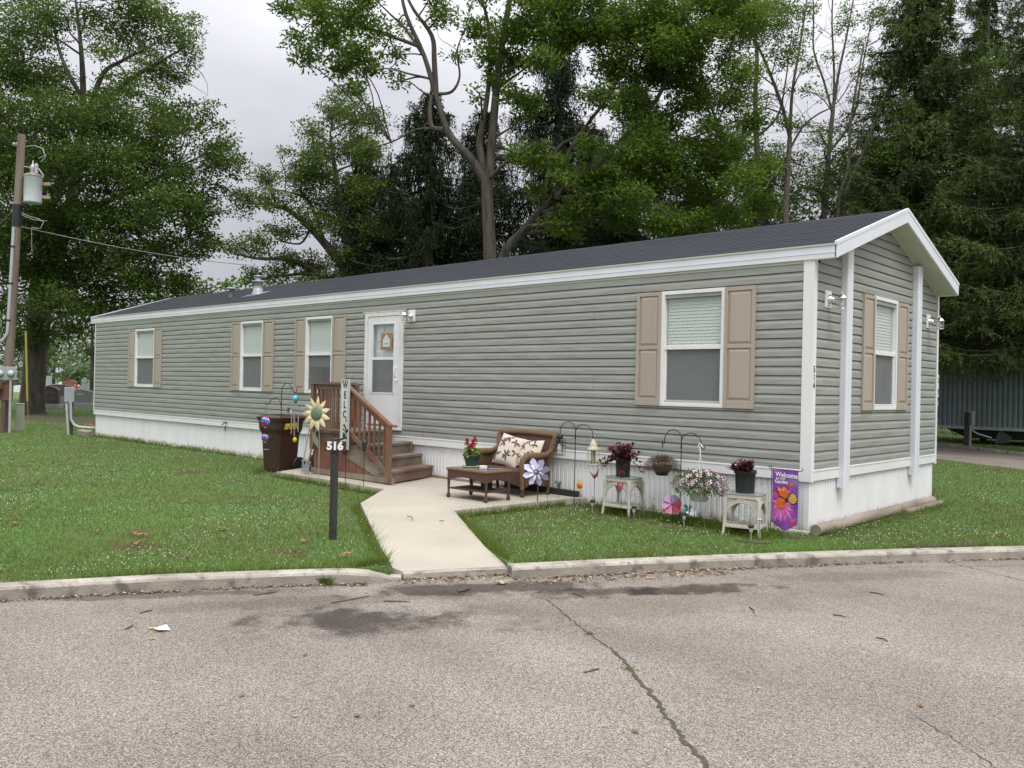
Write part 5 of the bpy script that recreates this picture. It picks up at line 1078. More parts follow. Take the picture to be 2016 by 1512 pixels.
for k in range(17):
    a=.1+PI*1.0*k/16 if k<17 else 0; a=-.35+(PI+.7)*k/16
    L_=rr.uniform(.46,.62); x0,y0=cx+.12*math.cos(a),cy+.12*asp*math.sin(a)
    tip=(min(.985,max(.012,cx+L_*math.cos(a)*(.95))),min(1.0,cy+L_*asp*1.25*math.sin(a)+.05)); nx,ny=-math.sin(a),math.cos(a)*asp
    mid=((x0+tip[0])/2,(y0+tip[1])/2); w_=.06
    shape([(x0,y0),(mid[0]+nx*w_,mid[1]+ny*w_),tip,(mid[0]-nx*w_,mid[1]-ny*w_)],0 if k%2 else 1,.0015+.0004*(k%3))
for (fx_,fy_,s) in ((.75,.27,.17),(.12,.47,.18),(.80,.95,.2)):
    for k in range(6):
        a=2.6-2.1*k/5+PI/2*0; a=.2+ (PI-.4)*k/5; e=(fx_+s*math.cos(a),fy_+s*asp*math.sin(a)*.9); e=(min(.99,max(.01,e[0])),e[1]); shape([(fx_-.02,fy_),(fx_+s*.6*math.cos(a-.2),fy_+s*.6*asp*math.sin(a-.2)),e,(fx_+s*.6*math.cos(a+.2),fy_+s*.6*asp*math.sin(a+.2))],2 if fy_!=.47 else 0,.0012)
    shape([(fx_+s*.35*math.cos(t),fy_-.01+s*.3*asp*math.sin(t)) for t in np.linspace(0,6.28,12)[:-1]],3,.002)
shape([(cx+.22*math.cos(t)*1.0,cy-.015+.20*asp*math.sin(t)*(1.15 if math.sin(t)<0 else .8)) for t in np.linspace(0,6.28,22)[:-1]],3,.0035)
for k in range(26):
    t=rr.uniform(0,6.28); q=rr.uniform(0,.16); u,v=cx+q*math.cos(t),cy-.015+q*asp*math.sin(t); shape([(u-.012,v),(u,v-.006),(u+.012,v),(u,v+.006)],4,.0042)
# butterfly: black outline first, then orange fields, veins, white spots
up=[(.58,.565),(.30,.50),(.14,.36),(.20,.315),(.36,.34),(.40,.30),(.50,.27),(.60,.33),(.72,.44),(.62,.56)]
lo=[(.58,.57),(.70,.44),(.80,.40),(.93,.44),(.98,.52),(.95,.60),(.82,.63),(.66,.60)]
cin=lambda P,s:[((p[0]-sum(q[0] for q in P)/len(P))*s+sum(q[0] for q in P)/len(P),(p[1]-sum(q[1] for q in P)/len(P))*s+sum(q[1] for q in P)/len(P)) for p in P]
shape(lo,4,.005); shape(cin(lo,.86),5,.0056); shape(up,4,.0062); shape(cin(up,.84),3,.0068)
for (a,c) in (((.58,.56),(.28,.42)),((.58,.56),(.40,.38)),((.58,.56),(.52,.36)),((.58,.56),(.62,.42))):
    pr_.tube([FL(*a,.0072),FL(*c,.0072)],.0018,3,4)
for (a,c) in (((.60,.57),(.92,.50)),((.60,.57),(.92,.57)),((.6,.57),(.80,.45))): pr_.tube([FL(*a,.006),FL(*c,.006)],.0016,3,4)
for k in range(16):
    t=k/15; u=.2+.5*t+rr.uniform(-.03,.03); v=.345+.05*t+rr.uniform(-.03,.03); shape([(u-.014,v),(u,v-.009),(u+.014,v),(u,v+.009)],6,.0075)
shape([(.52,.585),(.60,.555),(.66,.575),(.60,.60),(.52,.60)],4,.008)
pr_.build('print',[col('flag_magenta',(.56,.08,.38),.7),col('flag_pink',(.68,.22,.52),.7),col('flag_red',(.52,.03,.12),.7),col('flag_orange',(.72,.13,.03),.7),col('flag_black',(.02,.015,.02),.7),col('flag_gold',(.66,.38,.09),.7),col('flag_white',(.8,.78,.8),.7)],o)
tx=MB(); text_mb(tx,'Welcome',.078,frame((.012+fw*.56,-.016,.775-fh*.095),(1,0,-.03),(0,0,1)),0,.0008,.0016,.86); text_mb(tx,'TO OUR',.030,frame((.012+fw*.33,-.014,.775-fh*.165),(1,0,0),(0,0,1)),0,.0008,.0006,1); text_mb(tx,'Garden',.060,frame((.012+fw*.36,-.014,.775-fh*.225),(1,0,-.02),(0,0,1)),0,.0008,.0012,.86)
tx.build('lettering',col('flag_white',(.8,.78,.8),.7),o)
# ================================================================ GROUND ITEMS
b=MB(); b.tube([(0,0,.065)]+[(.004*math.sin(i),i*.33,.065+.004*math.sin(i*2)) for i in range(1,13)]+[(0,4.25,.065)],[.068+.004*math.sin(i*1.7) for i in range(14)],14,sm=True); tag(b.build('landscape_log',mat('peeled_log',(.34,.28,.22),.85,var=(.2,.155,.12),vscale=3,bump=.5,bscale=24,stretch=(2,.4,2)),None,(.10,-.03,0)),'long grey round log lying on top along the end wall skirting','log')
b=MB(); b.tube([(0,0,.04),(0,1.6,.04)],.045,12); tag(b.build('landscape_log',M['greywood'],None,(.20,2.7,-.01)),'short pale log under the far end of the long log','log')
b=MB(); b.box(-.20,.20,-.10,.10,0,.16,c=.006); o=b.build('concrete_block',mat('tan_block',(.30,.25,.19),.9,var=(.24,.2,.15),vscale=12,bump=.3),None,(-20.9,-.35,0.02)); o.rotation_euler=(.15,.1,.35); tag(o,'tan concrete block against the far corner of the skirting','block')
b=MB(); b.add([(-.06,-.04,.004),(.05,-.05,.018),(.07,.03,.006),(-.04,.05,.02)],[(0,1,2,3)]); o=b.build('paper_scrap',M['white'],None,(-1.62,-7.0,-.103)); tag(o,'crumpled white paper scrap lying on the road','litter')
# ================================================================ LEAVES, TWIGS
rr=random.Random(21)
M['deadleaf']=mat('dead_leaf',(.36,.19,.08),.8,var=(.20,.09,.04),vscale=30); M['tanleaf']=mat('tan_dead_leaf',(.55,.42,.24),.8,var=(.4,.27,.13),vscale=30)
def deadleaf(loc,s,mt,lab,grp,cat='fallen leaf'):
    b=MB(); nlob=9; c=[(0,0,.012*s/.1)]
    ring_=[]
    for k in range(nlob*2):
        a=2*PI*k/(nlob*2); q=s*(1 if k%2==0 else .55)*rr.uniform(.75,1.1)*(.75+.25*abs(math.cos(a))); ring_.append((q*math.cos(a),q*.8*math.sin(a),rr.uniform(0,.35)*s))
    n=len(ring_); b.add([(0,0,.10*s)]+ring_,[(0,1+i,1+(i+1)%n) for i in range(n)]); b.add([(.8*s,0,.2*s),(1.5*s,.1*s,.02),(1.5*s,.12*s,.02)],[(0,1,2)])
    o=b.build('dry_leaf',mt,None,loc); o.rotation_euler=(0,0,rr.uniform(0,6.28)); tag(o,lab,cat,grp); return o
LAWN=[(-9.27,-5.26),(-9.07,-5.48),(-5.12,-6.10),(-4.79,-5.85),(-4.65,-5.82),(-4.22,-6.06),(-4.5,-5.0),(-3.32,-5.97),(-3.06,-6.41),(-3.29,-4.75),(-2.42,-4.85),(-6.22,-6.55),(-3.75,-7.45),(-6.54,-3.10),(-6.8,-4.3)]
for i,(x,y) in enumerate(LAWN): deadleaf((x,y,.025),rr.uniform(.055,.085),M['deadleaf'],'curled brown leaf lying on the lawn left of the walk','brown leaves on the left lawn')
for x,y in ((.87,.91),(.95,.82),(1.71,1.65),(1.62,1.72)): deadleaf((x,y,.03),rr.uniform(.06,.09),M['deadleaf'],'curled brown leaf on the grass right of the house corner','brown leaves on the right lawn')
deadleaf((-3.95,-1.12,.03),.09,M['tanleaf'],'orange-tan leaf at the foot of the lilac pinwheel',None)
for x,y in ((.38,-7.21),(-.08,-7.25),(.60,-6.97),(-1.44,-7.15),(2.68,-4.59),(.69,-6.67),(1.75,-6.07),(1.9,-5.0),(-1.68,-7.05),(-.45,-6.6)): deadleaf((x,y,-.098),rr.uniform(.022,.035),M['tanleaf'] if rr.random()<.5 else M['deadleaf'],'small dry leaf lying on the road surface','dry leaves on the road')
deadleaf((-.98,-4.20,-.095),.075,M['tanleaf'],'large pale yellow leaf on the dark patch at the foot of the walk',None)
TW=[((-1.787,-7.192),(-1.87,-7.096)),((-2.141,-6.932),(-2.161,-6.826)),((-1.432,-5.707),(-1.409,-5.34)),((-1.203,-5.359),(-1.032,-5.219)),((-1.019,-4.7),(-1.017,-4.562)),((-.334,-3.99),(-.16,-4.057)),((1.997,-3.378),(2.093,-3.418)),((1.002,-5.539),(1.022,-5.408)),((.944,-3.279),(1.063,-3.424)),((1.521,-2.99),(1.622,-2.989)),((1.433,-1.97),(1.563,-1.989)),((-2.068,-6.022),(-2.034,-5.829))]
for i,(a,c) in enumerate(TW):
    b=MB(); m_=((a[0]+c[0])/2,(a[1]+c[1])/2); r_=.012 if i==4 else .005
    b.tube([(a[0]-m_[0],a[1]-m_[1],r_),(.01,.008,r_+.004),(c[0]-m_[0],c[1]-m_[1],r_)],[r_,r_,r_*.6],6); o=b.build('twig',M['bark2'] if i!=6 else M['rustwood'],None,(*m_,-.105))
    tag(o,'thick cut twig on the road below the walk' if i==4 else 'thin dry twig lying on the road','twig',None if i==4 else 'thin twigs on the road')
for a,c in (((-3.608,-3.103),(-3.378,-3.203)),((-3.08,-3.056),(-3.026,-3.042))):
    zz=.07; b=MB(); b.tube([(0,0,.004),((c[0]-a[0])*.5,(c[1]-a[1])*.5+.03,.008),(c[0]-a[0],c[1]-a[1],.004)],.005,5); tag(b.build('twig',M['bark2'],None,(a[0],a[1],.085)),'thin curved twig lying on the concrete walk','twig','thin twigs on the walk')
# litter in the gutter: uncountable crumbs
b=MB()
def gut(pl,n,lo,hi):
    seg=[(Vector(a),Vector(c)) for a,c in zip(pl[:-1],pl[1:])]
    for _ in range(n):
        a,c=rr.choice(seg); t=(c-a).normalized(); p=a.lerp(c,rr.random())+Vector((t.y,-t.x))*(lo+(hi-lo)*rr.random()**2); s=rr.uniform(.005,.022); an=rr.uniform(0,6.28)
        b.add([(p.x+s*math.cos(an+k),p.y+s*math.sin(an+k)*rr.uniform(.4,1),-.100+rr.uniform(0,.012)) for k in (0,1.7,3.3,4.9)],[(0,1,2,3)],rr.choice((0,0,0,1,2)))
gut([(-1.72,-4.80),(-1.20,-3.84)],260,.0,.2); gut([(-1.2,-3.88),(-.695,-2.977),(-.131,-2.016)],620,.19,.45); gut(KB[3:-1],420,.17,.24); gut(KR[2:7],420,.19,.26)
st(b.build('gutter_litter',[M['soil'],M['deadleaf'],M['tanleaf']]),'stuff')
# ================================================================ UTILITY POLE
pb=Vector((-24.156,-1.42,0)); lean=Vector((.732,.681,0))*.032
def pz(z,off=0): return Vector((0,0,z))+lean*z+Vector((.732,.681,0))*off
o=T('utility_pole','leaning grey wooden utility pole at the left edge carrying a transformer','utility pole',pb)
b=MB(); b.tube([pz(-.2),pz(3),pz(6),pz(8.9)],[.14,.13,.12,.108],14); b.build('pole',M['polewood'],o)
b=MB(); b.tube([pz(6.13),pz(6.80)],.13,14); b.build('black_sleeve',M['black'],o)
b=MB(); fr_=Vector((.55,-.6,0)).normalized()*.15; b.tube([pz(2.65,-.30)+fr_*.6,pz(2.72,-.12)+fr_,pz(2.95)+fr_,pz(3.2)+fr_,pz(6.1)+fr_*.95],.045,8); b.build('conduit',M['pvc'],o)
for z in (3.3,4.4,5.5): b=MB(); b.tube([pz(z)+fr_*.95,pz(z+.05)+fr_*.95],.06,8); b.build('strap',M['black'],o)
b=MB(); b.lathe([(.05,0),(.07,.04),(.05,.08),(.07,.12),(.03,.16)],pz(8.6,-.1),12,ax=-lean.normalized()); b.tube([pz(8.55,.1),pz(8.58,.4),pz(8.5,.65),pz(8.25,.75),pz(8.1,.62)],.014,5); b.tube([pz(7.95,.12),pz(7.92,.3),pz(7.95,.42)],.02,5); b.build('insulator',M['steel'],o)
b=MB(); b.lathe([(.055,0),(.06,.03),(.045,.05),(.06,.09),(.045,.12),(.055,.2),(.05,.26),(.02,.3)],pz(7.75,.5),10); b.tube([pz(7.9,.55),pz(7.7,.72),pz(7.62,.70)],.02,6); b.tube([pz(8.2,.55),pz(8.28,.7),pz(8.32,.78)],.014,5); b.tube([pz(7.75,.5),pz(7.62,.46),pz(7.55,.46)],.012,5); b.build('cutout_fuse',M['steel'],o)
tr=T('transformer','grey drum transformer bolted high on the utility pole','transformer',pb+pz(6.85,.44))
b=MB(); b.lathe([(.05,.02),(.235,.0),(.25,.02),(.245,.06),(.245,.78),(.26,.80)],(0,0,0),28); b.build('drum',mat('pale_grey_drum',(.52,.56,.58),.45,var=(.46,.49,.51),vscale=3),tr)
b=MB(); b.lathe([(.265,.80),(.26,.83),(.19,.87),(.001,.88)],(0,0,0),28); b.build('rusty_lid',mat('rusty_lid',(.25,.12,.08),.8,var=(.4,.36,.33),vscale=10),tr)
b=MB(); b.lathe([(.07,.86),(.07,1.0),(.085,1.02),(.075,1.12),(.02,1.2),(.015,1.3)],(-.05,0,0),12); b.build('bushing',M['pvc'],tr)
for z in (.22,.62):
    b=MB(); b.beam(Vector((-.732,-.681,0))*.36+Vector((0,0,z))+Vector((-.10,.1,0)),Vector((.732,.681,0))*.44+Vector((0,0,z))+Vector((-.10,.1,0)),.09,.09); b.build('crossarm',mat('pinkish_timber',(.42,.28,.22),.8),tr)
b=MB(); b.tube([(-.0,-.26,.2),(.0,-.268,.55)],.008,4); b.build('rust_streak',col('rust',(.3,.15,.1)),tr)
# wires
def wire(name,label,p,q,sag,r=.012,mt='black'):
    p=Vector(p);q=Vector(q); pts=[p.lerp(q,i/14)-Vector((0,0,sag*4*(i/14)*(1-i/14))) for i in range(15)]; b=MB(); b.tube(pts,r,5); return tag(b.build(name,M[mt]),label,'overhead wire')
top=pb+pz(6.15,.12)
wire('service_cable','thin service cable running from the pole across to the trees behind the house',top,at(490,522,34),.15,.013,'steel')
wire('primary_wire','overhead wire leaving the top of the pole towards the upper left',pb+pz(8.62,-.1),at(-60,225,24),.05,.009)
wire('guy_wire','thin stay wire running down left from the black sleeve',pb+pz(6.6,-.15),at(-40,480,27),.0,.008,'steel')
b=MB(); 
b.tube([pb+pz(6.55,.12),pb+pz(6.45,.4),pb+pz(6.40,.62),pb+pz(6.30,.8),pb+pz(6.1,.72),top+Vector((.25,.23,-.03))],.012,5); b.tube([pb+pz(6.5,.12),pb+pz(6.36,.5),pb+pz(6.33,.9)],.010,5)
b.tube([pb+pz(6.13,.45),pb+pz(5.4,.5)],.008,4)
tag(b.build('cable_loop',M['steel']),'looped service conductors hanging just below the transformer','overhead wire')
# ================================================================ METERS, CABINETS
rv=Vector((.732,.681,0)); fv=Vector((.681,-.732,0))   # right / towards the camera
rh2=Vector((.294,.956,0)); fh2=Vector((.956,-.294,0))
def LM(loc,ax=rh2): n=Vector((ax.y,-ax.x,0)); return Matrix(((ax.x,-n.x,0,loc[0]),(ax.y,-n.y,0,loc[1]),(0,0,1,loc[2]),(0,0,0,1)))
mp_=Vector((-23.68,-1.60,0))
o=T('meter_bank','grey double electric meter box on old timber posts beside the utility pole','electric meter',mp_)
b=MB(); b.box(-.30,.30,-.10,.10,1.55,1.94,0,LM((0,0,0)),.01); b.box(-.01,.01,-.105,.1,1.55,1.94,0,LM((0,0,0))); b.build('meter_box',M['grey_paint'],o)
for x in (-.12,.15):
    c=rh2*x+fh2*.10+Vector((0,0,1.745))
    b=MB(); b.lathe([(.10,0),(.10,.03),(.09,.035)],c,20,ax=fh2); k_=b.build('meter',M['steel'],o)
    b=MB(); b.lathe([(.082,.03),(.078,.08),(.05,.10),(.001,.105)],c,18,ax=fh2); b.box(-.035,.035,-.0,.006,-.01,.012,1,LM(c+fh2*.10)); b.build('meter_dial',[mat('meter_glass',(.55,.57,.57),.15,spec=.8),M['black']],k_)
b=MB(); b.beam(rh2*-.24+Vector((0,0,-.1)),rh2*-.22+Vector((0,0,1.55)),.12,.12); b.beam(rh2*-.04+fh2*-.1+Vector((0,0,-.1)),rh2*-.02+fh2*-.1+Vector((0,0,1.5)),.2,.1); b.box(-.30,.22,-.02,.06,.95,1.5,0,LM((0,0,0))); b.build('timber_post',M['rustwood'],o)
b=MB(); b.tube([rh2*.15+fh2*.05+Vector((0,0,-.05)),rh2*.15+fh2*.05+Vector((0,0,1.55))],.038,10); b.build('conduit',M['pvc'],o)
b=MB(); b.tube([rh2*-.30+fh2*.10+Vector((0,0,-.05)),rh2*-.24+fh2*.10+Vector((0,0,.7)),rh2*-.16+fh2*.10+Vector((0,0,1.2))],.03,8); b.build('conduit',M['steel'],o)
b=MB(); b.box(-.30,-.05,-.16,-.02,1.27,1.5,0,LM((0,0,0)),.02); b.build('rusty_box',mat('rusty_box',(.16,.05,.03),.7,var=(.09,.03,.02),vscale=14),o)
o=T('utility_pedestal','pale green telephone pedestal at the base of the meter post','utility pedestal',Vector((-24.50,-.92,0)))
b=MB(); b.box(-.115,.115,-.10,.10,-.05,.80,0,LM((0,0,0)),.02); b.box(-.122,.122,-.107,.107,.80,.84,0,LM((0,0,0)),.01); b.build('cabinet',mat('sage_enamel',(.33,.37,.27),.6,var=(.28,.31,.23),vscale=4),o)
b=MB(); b.beam((-28.4,.5,.8),(-28.48,.42,3.25),.05,.05); b.tube([(-28.36,.54,-.05),(-28.4,.5,.85)],.008,4); o=b.build('guy_marker',mat('yellow_plastic',(.36,.30,.07),.6)); tag(o,'tall thin yellow guy-wire marker in front of the big tree trunk','guy marker')
ob=Vector((-21.96,-.40,0))
o=T('service_disconnect','grey electrical box on a slanted post with a conduit bending into the house','electrical box',ob)
b=MB(); b.box(-.125,.125,-.08,.08,.95,1.38,0,LM((-.0,-.02,0)),.012); b.build('box',M['grey_paint'],o)
b=MB(); b.beam((0,0.05,-.1),(-.02,.05,1.1),.09,.09); b.build('timber_post',M['bark2'],o)
b=MB(); b.tube([rv*.03+fv*.08+Vector((0,0,-.05)),rv*-.07+fv*.06+Vector((0,0,.97))],.036,10); b.build('conduit',M['pvc'],o)
b=MB(); p=[rv*.06+fv*.06+Vector((0,0,.97)),rv*.08+fv*.06+Vector((0,0,.46)),rv*.16+fv*.05+Vector((0,0,.30)),rv*.30+fv*.03+Vector((0,0,.235)),rv*.50+Vector((0,0,.22)),rv*.95-fv*.10+Vector((0,0,.20))]
b.tube(p,.038,10); b.build('elbow_conduit',M['pvc'],o)
b=MB(); b.tube([ob+rv*.45+Vector((0,0,.26)),ob+rv*.6+Vector((0,0,.31)),ob+rv*.8+Vector((0,0,.27))],.012,5); tag(b.build('loose_wire',col('orange_wire',(.45,.22,.06))),'thin tan loose wire lying over the white conduit','wire')
b=MB(); b.tube([ob+rv*.75+fv*.3+Vector((0,0,.2)),ob+rv*.78+fv*.35+Vector((0,0,.1)),ob+rv*.70+fv*.4+Vector((0,0,.01))],.010,5); tag(b.build('yellow_wire',col('yellow_wire',(.5,.5,.05))),'short yellow wire poking from the grass at the house corner','wire')
# ================================================================ CEMETERY
def stone(kind,px,py,D,w_,h,t,mt,lab,base=True,rz=0.0,grp=None):
    p=at(px,py,D); o=T('gravestone',lab,'gravestone',(p[0],p[1],0),math.atan2(.681,.732)+rz,grp)
    b=MB()
    if kind=='arch': P_=[(-w_/2,0)]+[(-w_/2+w_*i/12,h*.80+h*.20*math.sin(PI*i/12)**.6) for i in range(13)]+[(w_/2,0)]
    elif kind=='rect': P_=[(-w_/2,0),(-w_/2,h),(w_/2,h),(w_/2,0)]
    elif kind=='serp': P_=[(-w_/2,0),(-w_/2,h*.82)]+[(-w_/2+w_*i/10,h*(.84+.14*math.sin(PI*i/10))) for i in range(11)]+[(w_/2,h*.82),(w_/2,0)]
    else: P_=[(-w_/2,0),(-w_/2*.9,h*.8),(0,h),(w_/2*.9,h*.8),(w_/2,0)]
    zb=.22 if base else 0
    b.prism([(x,z+zb) for x,z in P_],-t/2,t/2); b.build('tablet',mt,o)
    if base: b=MB(); b.box(-w_*.62,w_*.62,-t*.9,t*.9,-.02,.22,c=.02); b.build('plinth',M['gr_base'] if kind!='dark' else mt,o)
    return o
M['gr_base']=mat('granite_base',(.35,.35,.36),.7,var=(.26,.26,.27),vscale=20)
gd=mat('dark_red_granite',(.06,.045,.045),.3,var=(.035,.028,.03),vscale=20); gg=mat('grey_granite',(.22,.23,.24),.5,var=(.16,.165,.17),vscale=30); gl=mat('pale_granite',(.42,.43,.46),.6,var=(.33,.34,.36),vscale=20); gw=mat('white_marble',(.7,.7,.7),.6); gb=mat('brown_granite',(.11,.075,.07),.4,var=(.08,.055,.05),vscale=20)
o=stone('arch',97,803,46,1.05,.95,.25,gd,'large dark polished headstone with arched top nearest the big trunk')
b=MB()
for a in ((-.42,-.04,.45,.62),(.04,.42,.45,.62),(-.40,.40,.75,.90)): b.box(a[0],a[1],-.135,-.127,a[2],a[3])
b.build('inscription_panel',gb,o)
o=stone('serp',162,800,49,1.15,.78,.22,gg,'wide grey headstone with curved top just left of the house')
b=MB(); b.box(-.28,.1,-.118,-.112,.70,.78); b.build('inscription',gl,o)
stone('rect',127,797,47,.32,.62,.2,gl,'narrow pale headstone edge behind the grey electrical box',False)
stone('serp',118,785,62,1.9,.95,.3,gb,'broad brown headstone in the second row behind the dark one')
stone('rect',88,771,92,1.0,1.55,.9,gl,'tall pale block monument in the far row left')
stone('arch',121,771,92,.65,1.0,.2,gw,'small white arched headstone in the far row')
stone('serp',137,774,84,1.4,1.25,.3,mat('red_brown_granite',(.19,.07,.05),.5),'reddish brown headstone in the far row behind the box')
stone('rect',174,776,80,1.15,1.35,.5,mat('blue_grey_granite',(.25,.29,.29),.7,var=(.14,.17,.17),vscale=4),'rough blue-grey monument beside the house edge')
stone('rect',176,789,66,.6,.5,.3,mat('yellow_stone',(.55,.48,.28),.8),'small yellowish stone near the house edge',False)
stone('rect',160,787,66,1.6,.55,.3,gg,'low grey stone beyond the wide grey headstone',False)
stone('rect',92,778,80,1.7,.45,.5,mat('limestone',(.5,.46,.36),.8),'low cream stone wall marker behind the dark headstone',False)
for i,(px,D) in enumerate(((104,98),(110,100),(128,97),(148,99),(156,96),(165,100),(183,98),(66,88),(35,90),(52,86),(20,92))):
    q=i%5; stone('rect' if i%2 else 'arch',px,770,D,rr.uniform(.6,1.0),rr.uniform(.6,.95),.25,(gg,gl,gd,gw,gb)[q],'small distant %s headstone in the farthest cemetery row, %s'%(('grey','pale','dark','white','brown')[q],('beyond the narrow pale stone','left of the reddish stone','behind the electrical box','beyond the wreath','right of the wreath','beyond the blue-grey monument','touching the house edge','right beside the big trunk','left of the big trunk','between pole and trunk','behind the meter box')[i]),False,grp='distant headstones')
o=T('flower_wreath','round orange and pink flower wreath on a stand among the headstones','wreath',tuple(at(151,790,58))[:2]+(0,)); c=Vector((0,0,.9))
b=MB(); 
for k in range(90):
    a=rr.uniform(0,6.28); q=rr.uniform(.05,.30); b.ball(c+rv*(q*math.cos(a))+Vector((0,0,q*math.sin(a)))+fv*rr.uniform(0,.08),rr.uniform(.04,.065),5,rr.choice((0,0,1,2,3)))
b.build('flowers',[col('peach',(.75,.35,.2)),col('red_bloom',(.5,.03,.05)),col('white_bloom',(.75,.7,.65)),col('wreath_leaf',(.06,.1,.04))],o); b=MB(); b.beam((0,0,0),(0,0,.9),.04,.04); b.build('stand',M['bark2'],o)
# ================================================================ NEIGHBOUR TRAILER
A=at(1847,835,31.0); Bp=at(2016,843,29.2); dv=Vector((Bp[0]-A[0],Bp[1]-A[1],0)).normalized(); bk=Vector((-dv.y,dv.x,0))
if bk.dot(fv)>0: bk=-bk
o=T('neighbour_trailer','old blue-grey corrugated metal trailer raised on piers behind the right lawn','mobile home',(A[0],A[1],0))
def NM(): return Matrix(((dv.x,bk.x,0,0),(dv.y,bk.y,0,0),(0,0,1,0),(0,0,0,1)))
zb_,zt_=.62,2.62
M['bluemetal']=mat('blue_grey_metal',(.20,.25,.28),.5,.0,var=(.15,.19,.21),vscale=1)
b=MB(); L_=13
fn_=lambda a,o_,z: tuple(NM()@Vector((a,o_,z)))
pts=[]; u=0
while u<L_: pts+=[(u,0),(u+.075,0),(u+.10,.03),(u+.135,.03)]; u+=.16
k=len(pts); vs=[fn_(a,c,zb_) for a,c in pts]+[fn_(a,c,zt_) for a,c in pts]; b.add(vs,[(i,i+1,k+i+1,k+i) for i in range(k-1)])
b.box(0,L_,.04,3.6,zb_,zt_,0,NM()); b.build('wall',M['bluemetal'],o)
b=MB(); b.box(-.2,L_,-.12,3.8,zt_,zt_+.10,0,NM()); b.box(-.2,L_,-.14,-.10,zt_+.1,zt_+.16,0,NM()); b.box(-.05,L_,-.03,.03,zb_-.10,zb_,0,NM()); b.build('white_trim',mat('dirty_white_trim',(.4,.4,.38),.6),o)
b=MB(); b.prism([(-.2,zt_+.12),(-.2,zt_+.2),(1.9,zt_+.75),(3.8,zt_+.2),(3.8,zt_+.12)],-.2,L_,M=NM()@Matrix(((0,1,0,0),(1,0,0,0),(0,0,1,0),(0,0,0,1)))) ; b.build('roof',mat('brown_roof',(.11,.06,.05),.8),o)
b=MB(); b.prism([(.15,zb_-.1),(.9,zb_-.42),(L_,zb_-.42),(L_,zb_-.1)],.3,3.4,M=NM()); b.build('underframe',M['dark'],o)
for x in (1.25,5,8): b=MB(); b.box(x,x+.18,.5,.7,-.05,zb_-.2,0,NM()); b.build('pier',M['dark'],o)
mg=mat('grey_sheet_metal',(.2,.21,.22),.6,var=(.1,.1,.1),vscale=2)
for P_ in ([(1.95,.55),(1.80,.05),(2.25,.1),(2.35,.3)],[(3.4,.5),(3.2,.02),(4.35,.02),(4.6,.5)],[(4.7,.5),(4.45,-.0),(5.15,.0),(4.95,.45)]):
    b=MB(); b.prism(P_,.15,.18,M=NM()); b.build('skirt_panel',mg,o)
b=MB(); b.box(3.0,5.2,-.4,.2,-.02,.10,0,NM()); b.build('junk_board',mat('pale_board',(.35,.35,.3),.8),o)
b=MB(); 
f0=2.93; b.box(f0,f0+.9,-.03,.02,1.42,2.26,0,NM()); w_=b.build('window',mat('dirty_white_frame',(.5,.5,.46),.6),o); b=MB(); b.box(f0+.05,f0+.85,-.035,-.03,1.47,2.21,0,NM()); b.build('pane',mat('boarded_pane',(.32,.3,.25),.5),w_)
pn=Vector((-4.05,22.0,0))
o=T('service_post','small grey electric box on a dark timber post in front of the neighbour trailer','electrical box',pn)
b=MB(); b.beam(rv*-.09+Vector((0,0,-.1)),rv*-.09+Vector((0,0,1.15)),.14,.12); b.build('timber_post',M['bark2'],o); b=MB(); b.box(-.02,.17,-.10,.05,.72,1.18,0,LM((0,0,0)),.01); b.build('box',M['grey_paint'],o); b=MB(); b.tube([rv*.03+Vector((0,0,-.1)),rv*.03+Vector((0,0,.72))],.045,8); b.tube([rv*.08+Vector((0,0,.7)),rv*.12+Vector((0,0,.52)),rv*.3+Vector((0,0,.42)),rv*.75+Vector((0,0,.3))],.03,8); b.build('conduit',M['pvc'],o)

# ================================================================ HOUSE ACROSS THE ROAD (mirrored in the panes)
o=T('opposite_home','pale gabled home across the road, seen only mirrored in the window panes','mobile home',(-12.5,-23,-.1),R(18))
b=MB(); siding_=[]
b.box(-3.2,3.2,-9,0,.0,2.9); b.build('wall',mat('cream_cladding',(.55,.54,.5),.6),o)
b=MB(); b.prism([(-3.2,2.9),(3.2,2.9),(0,4.7)],-9,0.02); b.build('gable',mat('cream_cladding_upper',(.5,.5,.47),.6),o)
b=MB(); b.prism([(-3.7,2.7),(0,4.85),(0,5.05),(-3.7,2.9)],-9.3,.45); b.prism([(3.7,2.7),(0,4.85),(0,5.05),(3.7,2.9)],-9.3,.45); b.build('roof',M['roof'],o)
b=MB(); b.prism([(-3.75,2.68),(0,4.86),(0,5.1),(-3.75,2.92)],.45,.49); b.prism([(3.75,2.68),(0,4.86),(0,5.1),(3.75,2.92)],.45,.49); b.build('rake_board',M['white'],o)
for x in (-2.0,-.1,1.8):
    b=MB(); b.box(x-.5,x+.5,.0,.05,1.0,2.4); w_=b.build('window',M['white'],o); b=MB(); b.box(x-.42,x+.42,.05,.055,1.08,1.67); b.box(x-.42,x+.42,.05,.055,1.73,2.32); b.build('pane',M['dark'],w_)
